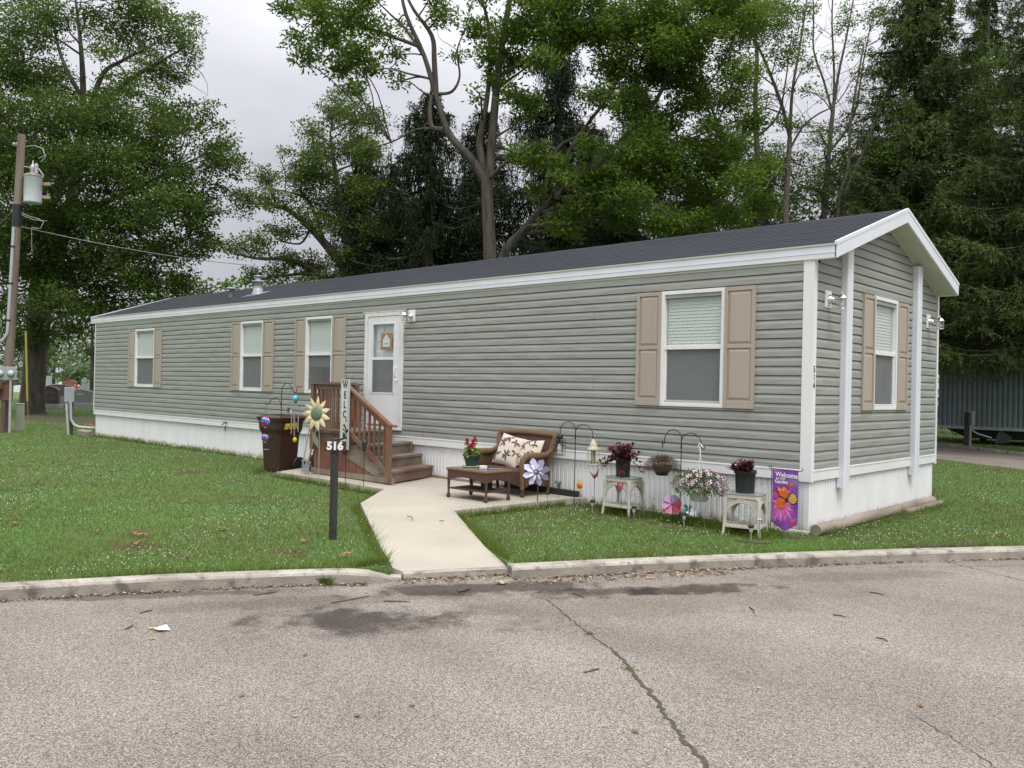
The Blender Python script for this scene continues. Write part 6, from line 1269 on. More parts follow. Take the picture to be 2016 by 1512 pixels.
# ================================================================ TREES
class LB:   # bulk leaf builder (numpy)
    def __init__(s): s.c=[];s.d=[];s.l=[];s.w=[];s.n=[]
    def tuft(s,c,n,rad,l,w,flat=.42,up=.8,dirs=None,hang=0):
        p=rng.normal(size=(n,3)); p/=np.linalg.norm(p,axis=1)[:,None]; q=p*(rad*rng.random((n,1))**.5)*np.array([1,1,flat])
        d=p*np.array([1,1,.5])+rng.normal(size=(n,3))*.45+np.array([0,0,-hang])
        s.c.append(np.asarray(c)[None]+q); s.d.append(d); s.l.append(l*rng.uniform(.6,1.25,n)); s.w.append(w*rng.uniform(.7,1.2,n)); s.n.append(rng.normal(size=(n,3))*.55+np.array([0,0,1.0])*up+p*.3)
    def raw(s,c,d,l,w,nn): s.c.append(c); s.d.append(d); s.l.append(l); s.w.append(w); s.n.append(nn)
    def build(s,name,mt,parent):
        c=np.concatenate(s.c); d=np.concatenate(s.d); l=np.concatenate(s.l)[:,None]; w=np.concatenate(s.w)[:,None]; nn=np.concatenate(s.n)
        d=d/np.maximum(np.linalg.norm(d,axis=1)[:,None],1e-6); sd=np.cross(nn,d); sd/=np.maximum(np.linalg.norm(sd,axis=1)[:,None],1e-6)
        N_=len(c); v=np.empty((N_,4,3)); v[:,0]=c; v[:,1]=c+d*l*.45+sd*w*.5; v[:,2]=c+d*l; v[:,3]=c+d*l*.45-sd*w*.5
        off=np.array(parent.location) if parent else np.zeros(3)
        v=v.reshape(-1,3)-off
        me=bpy.data.meshes.new(name); me.vertices.add(4*N_); me.vertices.foreach_set('co',v.astype(np.float32).ravel())
        me.loops.add(4*N_); me.loops.foreach_set('vertex_index',np.arange(4*N_,dtype=np.int32)); me.polygons.add(N_); me.polygons.foreach_set('loop_start',np.arange(0,4*N_,4,dtype=np.int32))
        me.update(calc_edges=True); me.materials.append(mt); o=bpy.data.objects.new(name,me); COL.objects.link(o); o.parent=parent; return o,N_
def wob(p,q,n,amp,sag=0):
    p=np.asarray(p,float);q=np.asarray(q,float); L=np.linalg.norm(q-p); o=[]
    ph=rng.uniform(0,6.28,3)
    for i in range(n+1):
        t=i/n; o.append(p+(q-p)*t+np.array([math.sin(t*5+ph[0])-math.sin(ph[0])*(1-t),math.sin(t*4.3+ph[1])-math.sin(ph[1])*(1-t),0.5*math.sin(t*6+ph[2])-.5*math.sin(ph[2])*(1-t)])*amp*L*t*(1-t*.3)+np.array([0,0,-sag*L*math.sin(PI*t)]))
    return o
class Tree:
    def __init__(s,label,name,D,base,mtl,bark,leaf=(12,.30,.13,.08),dens=18,group=None,cat='tree'):
        s.D=D; p=at(base[0],base[1],D); s.root=T(name,label,cat,(p[0],p[1],0),0,group); s.p0=p; s.mt=mtl; s.bark=bark; s.leaf=leaf; s.dens=dens; s.tb=MB(); s.lb=LB(); s.joints=[]
    def P(s,px,py,dd=0): return at(px,py,s.D+dd)
    def limb(s,pts,r,seg=8,ground=False):
        r=[q*.86 for q in r]
        P=[s.P(*p) if len(p)<4 else np.array(p[:3]) for p in pts]
        if ground: P=[np.array([P[0][0],P[0][1],-.2])]+P; r=[r[0]*1.25]+list(r)
        # smooth subdivide
        o=[];ro=[]
        n=len(P)
        for i in range(n-1):
            a=P[max(i-1,0)];b_=P[i];c=P[i+1];d=P[min(i+2,n-1)]
            for k in range(4):
                t=k/4; o.append(.5*((2*b_)+(-a+c)*t+(2*a-5*b_+4*c-d)*t*t+(-a+3*b_-3*c+d)*t**3)); ro.append(r[i]*(1-t)+r[i+1]*t)
        o.append(P[-1]); ro.append(r[-1]); off=np.array(s.root.location)
        s.tb.tube([x-off for x in o],ro,seg); s.joints+=[(x,q) for x,q in zip(o,ro)]
    def twig(s,a,c,r0,r1,amp=.12,seg=5,n=5,sag=0):
        off=np.array(s.root.location); pts=wob(a,c,n,amp,sag); s.tb.tube([x-off for x in pts],[r0+(r1-r0)*i/n for i in range(n+1)],seg,cap=False); return pts
    def cluster(s,px,py,rpx,dd=0,dens=1.0,twigs=True,flat=.75,link=True,hang=0):
        c=s.P(px,py,dd); Rm=rpx*(s.D+dd)/FPX; nl,rad,l,w=s.leaf
        if link and s.joints:
            J=np.array([j[0] for j in s.joints]); rj=np.array([j[1] for j in s.joints]); dist=np.linalg.norm((J-c)*np.array([1,1,.8]),axis=1)+np.maximum(0,J[:,2]-c[2]+.2)*1.2+ (rj<.02)*3
            k=int(np.argmin(dist)); pts=s.twig(J[k],c,min(.07,max(.02,rj[k]*.5)),.015,.16,5,7,-.05)
        else: pts=[c]
        n=max(4,int(s.dens*dens*Rm*Rm)); p=rng.normal(size=(n,3)); p/=np.linalg.norm(p,axis=1)[:,None]; q=p*(rng.random((n,1))**.42)*Rm*np.array([1,1,flat]); q*= (1+.25*np.sin(p[:,0:1]*7+px)*np.sin(p[:,2:3]*6+py))
        for i in range(n):
            t=c+q[i]; s.lb.tuft(t,nl,rad,l,w,hang=hang)
            if twigs and i%6==0: s.twig(pts[-1-min(len(pts)-1,i%3)],t,.012,.004,.15,4,3)
        return c
    def ragged(s,n,x0,x1,y0,y1,rmin,rmax,dens=1.0):
        for _ in range(n): s.cluster(rng.uniform(x0,x1),rng.uniform(y0,y1),rng.uniform(rmin,rmax),rng.uniform(-3,1),dens)
    def done(s):
        s.tb.build('trunk',s.bark,s.root); o,n=s.lb.build('crown',s.mt,s.root) if s.lb.c else (None,0); print('TREE',s.root.name,n)
G_maple=leafmat('dark_maple_leaf',(.028,.058,.011),(.118,.182,.034),.32,.5,(.24,.09,.03)); G_silver=leafmat('silver_maple_leaf',(.045,.092,.016),(.190,.280,.044),.38,.45,(.26,.32,.05)); G_oak=leafmat('oak_leaf',(.042,.082,.018),(.170,.235,.055),.32,.5)
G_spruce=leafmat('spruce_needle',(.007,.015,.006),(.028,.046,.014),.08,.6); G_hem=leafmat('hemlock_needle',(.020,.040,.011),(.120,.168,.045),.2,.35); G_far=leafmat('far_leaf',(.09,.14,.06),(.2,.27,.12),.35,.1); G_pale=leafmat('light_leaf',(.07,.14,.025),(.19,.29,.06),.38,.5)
DET=1.0
# --- 1 big maple by the pole
t=Tree('massive dark maple with a thick trunk beside the utility pole','maple_tree',37.5,(62,815),G_maple,M['bark'],(26,.50,.145,.095),44)
t.limb([(62,815),(66,740),(72,640),(82,520),(88,430)],[.66,.52,.48,.42,.36],14,True)
t.limb([(88,430),(75,330,2),(70,260,2)],[.34,.2,.06]); t.limb([(88,430),(130,340,1),(180,250,1.5),(250,200,2)],[.3,.24,.16,.07]); t.limb([(85,500),(160,420,1.5),(250,380,2),(350,330,2)],[.28,.2,.13,.05]); t.limb([(78,560),(20,480,1),(-60,420,1)],[.25,.18,.1]); t.limb([(80,540),(170,520,1.5),(280,500,2),(370,470,2)],[.22,.17,.1,.04]); t.limb([(86,470),(170,360,3),(270,330,4)],[.2,.14,.06])
for c in ((20,240,85),(110,250,90),(205,240,70),(300,250,60),(365,250,45),(415,300,42),(440,315,25),(20,340,90),(120,340,95),(215,330,90),(310,320,75),(380,350,60),(25,440,90),(130,440,80),(225,430,90),(315,420,80),(390,410,48),(40,530,80),(150,520,80),(240,500,80),(330,485,50),(400,455,26),(385,480,22),(20,610,55),(70,650,38),(120,600,65),(200,580,75),(290,550,55),(350,545,35),(150,645,30),(30,670,30),(-40,300,90),(-40,450,90)):
    t.cluster(c[0],c[1],c[2]*.92,-1.5+rng.uniform(-2,1.5),rng.uniform(.7,1.15)); t.cluster(c[0]+rng.uniform(-35,35),c[1]+rng.uniform(-25,25),c[2]*.8,2.5+rng.uniform(-1,2),.8,False)
for c in ((450,285,18),(462,312,16),(425,250,20),(395,225,22),(365,205,20),(300,200,22),(250,185,18),(455,345,18),(440,370,20),(418,392,18),(455,270,12),(405,462,14),(378,500,16),(395,490,14),(358,568,18),(330,585,20),(300,600,18),(270,610,20),(150,215,24),(90,190,24),(205,195,20),(340,230,24),(410,210,14)): t.cluster(c[0],c[1],c[2],rng.uniform(-2,1),1.1)
t.ragged(26,0,430,230,560,16,34)
t.done()
# --- 2 taller maple behind it (upper left)
t=Tree('taller lighter-leaved maple rising at the top left behind the big trunk','maple_tree',44,(70,790),G_oak,M['bark'],(22,.5,.16,.10),36)
t.limb([(70,790),(90,600),(140,400),(165,230)],[.5,.42,.34,.26],10,True)
t.limb([(165,230),(162,130),(155,50),(145,-30)],[.22,.16,.1,.05]); t.limb([(167,250),(200,150),(240,120),(300,90,-2)],[.2,.15,.1,.05]); t.limb([(180,235),(240,170,-1),(300,130,-2),(370,90,-2)],[.2,.15,.09,.03]); t.limb([(165,200),(120,110,1),(100,20,2)],[.15,.1,.04]); t.limb([(170,330,2),(90,230,3),(30,100,3)],[.2,.14,.05])
for c in ((40,60,75),(20,150,80),(100,170,60),(110,30,40),(60,-20,60),(175,30,36),(205,95,34),(250,60,58),(310,40,52),(355,75,42),(300,130,50),(240,170,42),(350,150,30),(330,180,25),(205,195,30),(250,215,22),(-40,100,80),(270,10,50),(200,-30,50),(385,35,15),(375,120,20)):
    t.cluster(c[0],c[1],c[2],rng.uniform(-3,0),1.0); t.cluster(c[0]+rng.uniform(-20,20),c[1]+rng.uniform(-20,20),c[2]*.8,rng.uniform(1,3),.7,False)
for a,c in (((350,150),(408,190)),((370,110),(412,150)),((360,100),(405,130)),((380,120),(395,205))):
    t.twig(t.P(*a),t.P(*c),.02,.004,.3,4,6)
t.done()
# --- 3 oak behind the left half of the house
t=Tree('open-branched oak with bare grey limbs behind the left half of the house','oak_tree',36,(735,760),G_oak,M['bark'],(20,.34,.125,.075),72)
t.limb([(735,760),(725,640),(700,560),(640,480),(590,430),(545,405),(490,400)],[.4,.36,.3,.2,.14,.08,.04],10,True)
t.limb([(715,600),(640,545),(570,512),(500,508),(440,490)],[.2,.15,.11,.07,.03]); t.limb([(705,570),(680,450),(660,340),(650,260)],[.25,.2,.12,.05]); t.limb([(700,560),(620,540),(540,545),(480,560)],[.12,.09,.06,.03]); t.limb([(640,480),(610,400),(575,380),(520,370)],[.1,.08,.05,.02]); t.limb([(610,450),(590,480),(540,470)],[.07,.05,.02])
for c in ((480,398,40),(525,350,32),(540,395,40),(585,345,40),(475,490,30),(440,488,16),(510,475,34),(560,455,36),(560,515,34),(610,520,38),(500,540,24),(620,300,48),(610,255,28),(655,225,40),(700,225,42),(690,290,55),(640,350,42),(660,400,48),(700,440,50),(640,440,36),(680,510,42),(720,380,50),(600,420,26),(730,300,40),(620,330,36),(690,380,46),(740,450,46),(590,560,22),(640,560,30),(700,560,40),(560,300,10),(665,190,18),(700,180,22),(740,240,36),(600,380,30),(545,545,26)):
    t.cluster(c[0],c[1],c[2],rng.uniform(-2,1),1.0); t.cluster(c[0]+rng.uniform(-12,12),c[1]+rng.uniform(-12,12),c[2]*.7,rng.uniform(1,3),.7,False)
t.done()
# --- spruces
def spruce(label,name,px,D,hbase,top_py,rad,mt,droop=.25,curtain=.8,levels=26,lpl=6,seed=1,lw=(.13,.045),zlow=1.0,bark='bark2',needles=12,tilt=0,up=.0):
    r_=np.random.default_rng(seed); g0=at(px,770,D); zt=at(px,top_py,D)[2]; root=T(name,label,'conifer',(g0[0],g0[1],0)); tb=MB(); lb=LB()
    tb.tube([(0,0,-.2),(0.05,0,zt*.5),(0,0,zt)],[rad*.075,rad*.05,.02],9)
    for k in range(levels):
        f=k/levels; z=zlow+(zt-zlow)*f**.95; L0=rad*(1-f)**.7*(.75+.25*math.sin(k*2.4)**2)+.25
        for j in range(lpl):
            a=r_.uniform(0,6.28); L=L0*r_.uniform(.6,1.12); n=8; pts=[]
            for i in range(n+1):
                t_=i/n; pts.append(np.array([L*t_*math.cos(a),L*t_*math.sin(a),z+ (up*L*t_) -droop*L*math.sin(t_*PI*.62)+.12*L*t_*t_+r_.normal()*.02]))
            tb.tube(pts,[.035*(1-i/n)+.008 for i in range(n+1)],4,cap=False)
            m_=int(L*15)+4
            tt=r_.uniform(.08,1,m_)
            for t_ in tt:
                i=min(n-1,int(t_*n)); u_=t_*n-i; c=pts[i]*(1-u_)+pts[i+1]*u_; side=np.array([-math.sin(a),math.cos(a),0])*r_.choice((-1,1)); out=np.array([math.cos(a),math.sin(a),0])
                h=curtain*r_.uniform(.3,1.1)*(.5+.5*math.sin(PI*t_)); spread=side*r_.uniform(.1,.55)*min(1,L*.3)+out*r_.uniform(0,.25)
                nn=needles; s_=np.linspace(0.05,1,nn)[:,None]; q=c[None]+spread[None]*s_*(1.0)+np.array([[0,0,-h]])*s_**1.5
                d=spread[None]*.8+np.array([[0,0,-h]])*s_*1.2+r_.normal(size=(nn,3))*.22
                lb.raw(q+np.array(root.location),d,lw[0]*r_.uniform(.6,1.4,nn)*.95,lw[1]*r_.uniform(.35,.8,nn),r_.normal(size=(nn,3))*.5+np.array([0,0,.6])+out*.4)
    tb.build('trunk',M[bark],root); o,n=lb.build('crown',mt,root); print('CON',name,n)
spruce('dark drooping spruce left of the forked maple','spruce_tree',835,33,0,165,4.6,G_spruce,.32,1.0,30,8,1,(.16,.07))
spruce('dark drooping spruce directly behind the forked maple trunk','spruce_tree',940,35,0,200,4.4,G_spruce,.3,1.0,28,8,2,(.16,.07))
spruce('tallest dark drooping spruce right of the forked maple trunk','spruce_tree',1085,34,0,30,4.6,G_spruce,.3,1.1,36,8,3,(.16,.07))
spruce('thinner dark spruce behind the leaning maple limb','spruce_tree',1240,36,0,120,4.2,G_spruce,.3,1.1,28,6,4,(.16,.065))
spruce('low dark spruce behind the middle of the roof','spruce_tree',760,36,0,300,4.2,G_spruce,.3,.9,20,8,6,(.16,.07))
spruce('dark drooping spruce at the left end of the spruce row','spruce_tree',700,38,0,250,3.6,G_spruce,.3,.9,22,8,21,(.16,.07))
spruce('dark drooping spruce between the maple trunk and the leaning limb','spruce_tree',1160,37,0,230,4.0,G_spruce,.3,1.0,24,8,22,(.16,.07))
spruce('feathery olive hemlock filling the gap at the upper right','hemlock_tree',1930,37.5,0,-120,4.6,G_hem,.16,.45,40,8,23,(.16,.06),3.3)
# --- 4 forked silver maple
t=Tree('tall forked silver maple with grey bark directly behind the roof','silver_maple_tree',25,(965,700),G_silver,M['bark'],(17,.28,.15,.066),100)
t.limb([(968,760),(966,620),(965,515),(962,440),(958,355)],[.27,.25,.225,.205,.19],14,True)
t.limb([(958,360),(925,310),(885,265),(862,200),(835,110),(800,30),(785,-40)],[.165,.14,.12,.10,.08,.065,.05],10)
t.limb([(872,255),(850,250),(846,215),(850,190)],[.10,.09,.07,.06],8)
t.limb([(858,190),(855,120),(850,70),(815,20),(790,-30)],[.11,.09,.075,.055,.04],8)
t.limb([(960,370),(968,290),(975,200),(985,110),(1000,20),(1010,-50)],[.18,.15,.135,.12,.10,.07],10)
t.limb([(957,350),(946,300),(945,270),(958,200),(965,120),(960,40),(940,-20)],[.13,.12,.10,.085,.07,.055,.04],8)
t.limb([(822,90),(780,75),(735,60),(690,40),(650,10)],[.07,.055,.045,.03,.015],6); t.limb([(862,185),(890,180),(905,150),(900,100),(915,60)],[.06,.05,.04,.03,.015],6)
t.limb([(890,265),(870,255),(820,255),(770,280),(708,295)],[.05,.045,.035,.025,.012],6); t.limb([(980,150),(1050,110),(1110,70),(1180,30)],[.08,.065,.045,.02],6); t.limb([(975,270),(1000,255),(1010,250)],[.05,.035,.02],6)
t.limb([(840,120),(800,60),(760,20),(720,-20)],[.06,.045,.03,.015],6); t.limb([(990,80),(1040,30),(1080,-20)],[.07,.05,.03],6)
for c in ((570,10,30,.9),(620,20,38,1),(585,75,22,.9),(600,115,28,.9),(650,70,40,1),(690,30,42,1),(665,130,32,1),(700,100,40,1),(740,60,32,.7),(690,170,22,.8),(640,-20,40,1),(720,-10,40,1),(770,110,26,.6),(730,140,28,.7),(785,160,20,.5),(800,60,22,.4),(870,30,34,.7),(860,-20,40,.7),(900,110,16,.5),(945,60,38,.8),(960,110,34,.8),(1000,60,40,1),(1010,120,36,1),(985,165,30,.7),(1050,60,50,1),(1100,20,50,1.1),(1120,60,48,1.2),(1070,120,40,1),(1140,-10,60,1.1),(1040,-10,50,.8),(960,-20,45,.6),(1020,190,30,.9),(1045,215,32,.9),(940,185,16,.6),(1050,310,38,1.2),(1020,300,22,1.1),(1180,70,40,1)):
    t.cluster(c[0],c[1],c[2],rng.uniform(-1.6,.6),c[3]*1.25); t.cluster(c[0]+rng.uniform(-15,15),c[1]+rng.uniform(-15,15),c[2]*.75,rng.uniform(.6,2.2),c[3]*.9,True)
for a,c in (((672,135),(668,195)),((1040,215),(1060,290)),((905,105),(860,60)),((1015,250),(1160,255))): t.twig(t.P(*a),t.P(*c),.012,.005,.15,4,5)
t.done()
# --- 5 leaning silver maple
t=Tree('leaning silver maple whose bare limb slants up to the right behind the roof','silver_maple_tree',26.5,(955,760),G_silver,M['bark'],(17,.29,.15,.066),100)
t.limb([(935,760),(985,520),(1035,450),(1085,395),(1160,340),(1215,285),(1250,250)],[.22,.17,.15,.13,.115,.10,.085],12,True)
t.limb([(1062,420),(1080,340),(1100,290),(1135,270)],[.10,.09,.07,.04],8); t.limb([(1085,395),(1120,300),(1160,240),(1210,170),(1225,90),(1240,0)],[.09,.075,.065,.055,.04,.02],8)
t.limb([(1215,285),(1290,200),(1330,110),(1350,10)],[.10,.08,.05,.03],8); t.limb([(1180,320),(1260,310),(1340,280),(1420,250)],[.07,.055,.04,.02],6); t.limb([(1230,270),(1300,240),(1400,160),(1450,60)],[.08,.06,.04,.02],6)
for c in ((1120,410,30,1),(1180,370,34,1.1),(1150,350,28,1),(1235,330,36,1.1),(1200,300,30,1),(1090,440,24,.9),(1060,375,22,1),(1100,320,26,.9),(1165,285,28,.9),(1110,355,22,.9),(1210,130,52,1.1),(1250,60,60,1.2),(1300,20,60,1.2),(1180,190,40,1),(1240,210,46,1.1),(1290,140,56,1.2),(1340,70,60,1.2),(1350,160,44,1),(1300,240,48,1.1),(1350,290,42,1),(1250,300,42,1),(1200,350,44,1.1),(1270,370,46,1.1),(1330,350,46,1.1),(1390,310,46,1),(1400,250,34,.8),(1150,400,38,1),(1180,60,44,1.1),(1310,90,50,1.1),(1270,260,46,1.1),(1320,310,46,1.1),(1380,200,46,1),(1410,330,44,1),(1440,200,36,.8),(1240,390,46,1),(1470,30,50,1),(1430,-10,50,1),(1410,20,46,1),(1460,150,40,.9),(1350,120,46,1),(1290,60,46,1),(1200,30,50,1),(1480,240,40,.9),(1440,300,40,1),(1370,440,40,1),(1330,450,40,1),(1440,430,44,1),(1500,400,40,1),(1220,430,36,1.1),(1300,430,40,1.1),(1390,390,48,1.1),(1450,350,46,1),(1120,450,26,.8),(1400,60,40,1),(1380,-10,50,1.1),(1260,-30,60,1.1),(1420,120,30,.7),(1450,280,30,.8),(1340,210,30,.8),(1500,330,34,.9)):
    t.cluster(c[0],c[1],c[2],rng.uniform(-2,.6),c[3]*1.2); t.cluster(c[0]+rng.uniform(-18,18),c[1]+rng.uniform(-15,15),c[2]*.75,rng.uniform(.6,2.5),c[3]*.8,True)
t.done()
# --- 6 slim multi-stemmed ashes, right of centre
def slim(label,D,bx,stems,cl,dens=15,seed=0,mt=None):
    t=Tree(label,'ash_tree',D,(bx,760),mt or G_silver,M['twigbark'],(16,.26,.115,.05),dens*7)
    for p,r in stems: t.limb(p,r,7,p[0][1]>=700)
    for c in cl: t.cluster(c[0],c[1],c[2],rng.uniform(-1.2,1.2),c[3] if len(c)>3 else 1)
    # bare forked twigs
    J=[j for j in t.joints if j[1]<.09 and j[0][2]>6]
    for k in range(26):
        if not J: break
        a=J[int(rng.integers(len(J)))][0]; d=rng.normal(size=3)*np.array([1,1,.3])+np.array([0,0,1.0]); d/=np.linalg.norm(d); e=a+d*rng.uniform(.8,2.0); pts=t.twig(a,e,.012,.004,.2,4,5)
        for _ in range(2): t.twig(pts[3],pts[3]+(d+rng.normal(size=3)*.6)*.5,.006,.003,.2,3,3)
    t.done()
slim('slim multi-stemmed ash with a dark trunk behind the centre-right roof',29,1545,[([(1545,760),(1545,460),(1550,360),(1555,270)],[.17,.14,.11,.09]),([(1555,270),(1540,210),(1510,130),(1480,60),(1460,-20)],[.08,.07,.055,.04,.03]),([(1555,270),(1560,180),(1575,90),(1590,-10)],[.07,.06,.045,.03]),([(1552,300),(1580,250),(1610,225),(1650,200),(1700,120)],[.05,.045,.035,.025,.01]),([(1545,330),(1520,350),(1505,375)],[.06,.04,.03])],
 [(1500,60,46,1),(1490,10,46,1.1),(1540,40,38,.9),(1450,90,40,1),(1480,140,36,1),(1530,110,40,1.1),(1520,20,46,1.1),(1470,60,44,1.1),(1580,130,30,.8),(1540,240,26,.8),(1460,190,34,.9),(1560,80,30,.8),(1575,20,36,.8),(1505,190,24,.7),(1550,170,18,.4),(1440,20,40,1),(1590,60,20,.5)])
slim('pale slender ash stems behind the roof beside the dark-trunked ash',31,1495,[([(1500,760),(1498,460),(1492,330),(1487,200),(1490,100),(1475,20)],[.19,.16,.13,.1,.08,.05]),([(1490,270),(1530,230),(1545,170),(1560,60)],[.06,.05,.035,.02]),([(1495,380),(1430,280),(1390,180),(1370,90)],[.09,.07,.05,.03]),([(1440,300),(1400,230),(1380,170)],[.06,.05,.03])],
 [(1500,300,34,1),(1530,300,28,1),(1470,250,20,.6),(1410,260,40,.9),(1430,190,30,.7),(1380,120,30,.7),(1540,340,40,1),(1480,400,40,1),(1400,430,40,1),(1560,400,36,1),(1345,470,30,1),(1440,340,44,1),(1500,350,40,1),(1450,460,40,1),(1390,370,40,1),(1610,330,34,.9),(1570,310,26,.9)])
slim('thin pale ash with sparse twigs just left of the gable peak',30,1635,[([(1620,760),(1622,440),(1630,320),(1640,215)],[.15,.12,.10,.085]),([(1640,215),(1650,150),(1665,80),(1680,0)],[.065,.055,.04,.03]),([(1638,220),(1622,160),(1602,100),(1602,30),(1600,-20)],[.05,.045,.035,.03,.02]),([(1640,240),(1642,140),(1638,50),(1640,-20)],[.05,.045,.035,.025]),([(1632,300),(1680,230),(1700,120),(1720,20)],[.06,.05,.03,.02])],
 [(1640,110,22,.6),(1590,180,26,.7),(1615,280,30,.9),(1570,250,26,.8),(1700,150,28,.7),(1750,180,34,.8),(1660,50,28,.7),(1625,190,14,.4),(1770,60,36,.9),(1730,20,34,.8),(1780,-10,40,.9),(1670,20,26,.6),(1650,250,30,.8),(1600,250,22,.6),(1690,90,28,.7),(1700,190,28,.7),(1740,120,34,.8),(1660,300,26,.7),(1700,260,34,1),(1640,340,44,1.1),(1590,370,44,1.1),(1680,300,36,1),(1730,220,36,.9),(1560,440,40,1),(1660,420,44,1),(1740,410,40,1),(1620,380,40,1),(1680,350,40,1),(1600,20,20,.4),(1720,40,26,.6)])
slim('spreading cluster of leaning pale stems behind the gable peak',28,1710,[([(1690,760),(1660,430),(1700,300),(1740,200),(1790,60)],[.12,.1,.085,.06,.03]),([(1700,760),(1690,420),(1740,330),(1800,250),(1900,150)],[.12,.1,.085,.06,.03]),([(1680,760),(1650,440),(1670,330),(1675,240),(1700,90)],[.10,.085,.07,.05,.03]),([(1700,760),(1710,430),(1780,370),(1870,310),(1990,270)],[.11,.09,.07,.05,.02]),([(1740,330),(1850,330),(1960,360)],[.05,.04,.02])],
 [(1750,300,44,.9),(1800,230,44,.9),(1780,150,40,.9),(1830,330,48,.9),(1760,380,40,.9),(1690,400,30,.9),(1860,220,44,.9),(1850,150,40,.9),(1900,290,48,1),(1930,200,48,1),(1820,60,40,.8),(1960,330,50,1),(1990,230,50,1),(1900,400,44,.9),(1960,430,44,.9),(1980,120,50,1)],13,0,G_pale)
# --- 7 big conifers at the right
spruce('broad dark hemlock rising behind the gable end','hemlock_tree',1800,27.5,0,-60,3.9,G_hem,.16,.45,44,9,11,(.16,.06),3.3)
spruce('huge dark conifer at the right edge with boughs sweeping over the trailer','hemlock_tree',2085,24.5,0,-160,4.6,G_hem,.22,.5,44,9,12,(.15,.055),3.2)
spruce('dark conifer standing farther behind the right conifers','hemlock_tree',2080,36,0,-100,4.8,G_spruce,.25,.8,34,8,13,(.18,.08),2.4)
spruce('shaded spruce behind the right third of the roof','hemlock_tree',1700,35,0,250,4.2,G_spruce,.25,.8,26,7,14,(.17,.07),1.0)
spruce('small shaded spruce behind the roof under the ash trees','hemlock_tree',1480,36,0,290,4.4,G_spruce,.25,.8,22,7,15,(.17,.07),1.0)
spruce('small shaded spruce low behind the roof right of the leaning maple','hemlock_tree',1345,35,0,330,4.4,G_spruce,.25,.8,22,7,16,(.17,.07),1.0)
# --- 8 lower and distant trees
def bushy(label,D,bx,by,cl,mt,dens=10,leaf=(13,.5,.26,.16),r=.2,grp=None):
    t=Tree(label,'tree',D,(bx,by),mt,M['bark2'],leaf,dens,grp); ys=min(c[1] for c in cl); t.limb([(bx,by),(bx+2,(by+ys)/2),(bx,ys+10)],[r,r*.7,r*.2],8,True)
    for c in cl: t.cluster(c[0],c[1],c[2],rng.uniform(-1,1)*c[2]*D/FPX,1,False)
    t.done()
bushy('bright green tree low behind the far end of the roof, near the two vents',48,400,770,[(360,560,28),(400,570,32),(440,565,26),(470,560,22),(330,575,24),(300,580,24),(500,560,22),(415,600,30),(350,600,30)],G_pale,16)
bushy('small rounded green tree behind the ridge right of the vents',46,610,770,[(560,555,24),(600,550,26),(640,545,26),(680,540,26),(530,560,20)],G_oak,16)
bushy('dark tree hanging over the cemetery beside the far house corner',56,180,800,[(170,650,26),(185,620,30),(175,690,24),(195,700,22),(165,610,24),(190,740,18),(150,630,20),(210,650,30),(230,690,30)],G_maple,20,(13,.45,.24,.14))
bushy('dark tree behind the big trunk at the left edge',60,20,790,[(10,650,34),(40,690,26),(80,700,26),(100,680,24),(30,640,34),(60,660,30),(90,720,18),(-20,690,40)],G_maple,20,(13,.45,.24,.14))
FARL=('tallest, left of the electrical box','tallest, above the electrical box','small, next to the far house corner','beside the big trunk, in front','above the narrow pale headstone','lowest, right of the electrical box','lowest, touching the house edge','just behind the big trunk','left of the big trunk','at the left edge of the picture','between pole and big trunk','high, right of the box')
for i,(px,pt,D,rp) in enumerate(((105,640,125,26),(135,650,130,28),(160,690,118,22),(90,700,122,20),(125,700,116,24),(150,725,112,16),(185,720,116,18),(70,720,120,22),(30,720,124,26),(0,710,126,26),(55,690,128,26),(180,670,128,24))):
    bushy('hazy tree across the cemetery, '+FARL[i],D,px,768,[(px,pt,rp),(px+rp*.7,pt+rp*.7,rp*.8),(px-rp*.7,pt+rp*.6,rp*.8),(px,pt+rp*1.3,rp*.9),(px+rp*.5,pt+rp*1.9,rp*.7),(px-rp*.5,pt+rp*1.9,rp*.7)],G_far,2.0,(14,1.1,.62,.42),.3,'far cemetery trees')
# --- dark understory behind the roof
for i,(lab,D,bx,cl) in enumerate((('dark leafy understorey tree below the drooping spruces',40,860,[(780,470,60),(860,480,60),(930,470,60),(820,420,50),(900,410,50)]),
  ('dark leafy understorey tree behind the roof right of the leaning maple foot',41,1120,[(1030,470,50),(1100,470,60),(1180,450,60),(1250,440,60),(1140,400,50)]),
  ('dark leafy understorey tree behind the roof under the pale ash stems',40,1400,[(1320,430,56),(1400,410,60),(1480,410,60),(1550,400,55),(1440,350,46),(1350,370,50)]),
  ('dark leafy understorey tree behind the roof left of the gable peak',39,1680,[(1620,400,55),(1700,390,60),(1780,400,60),(1740,340,50),(1660,330,40)]))):
    bushy(lab,D,bx,770,cl,G_maple,14,(14,.45,.24,.13),.25)
for i,(px,D) in enumerate(((1855,75),(1900,80),(1950,78),(2000,82),(2040,76))):
    bushy('distant green tree beyond the neighbour trailer, '+('at its left end','second from its left end','behind its middle','behind its window','beyond the right edge')[i],D,px,790,[(px,690,40),(px-20,720,34),(px+20,730,34),(px,750,30)],G_oak,6,(13,.8,.42,.28),.3,'far trees at right')
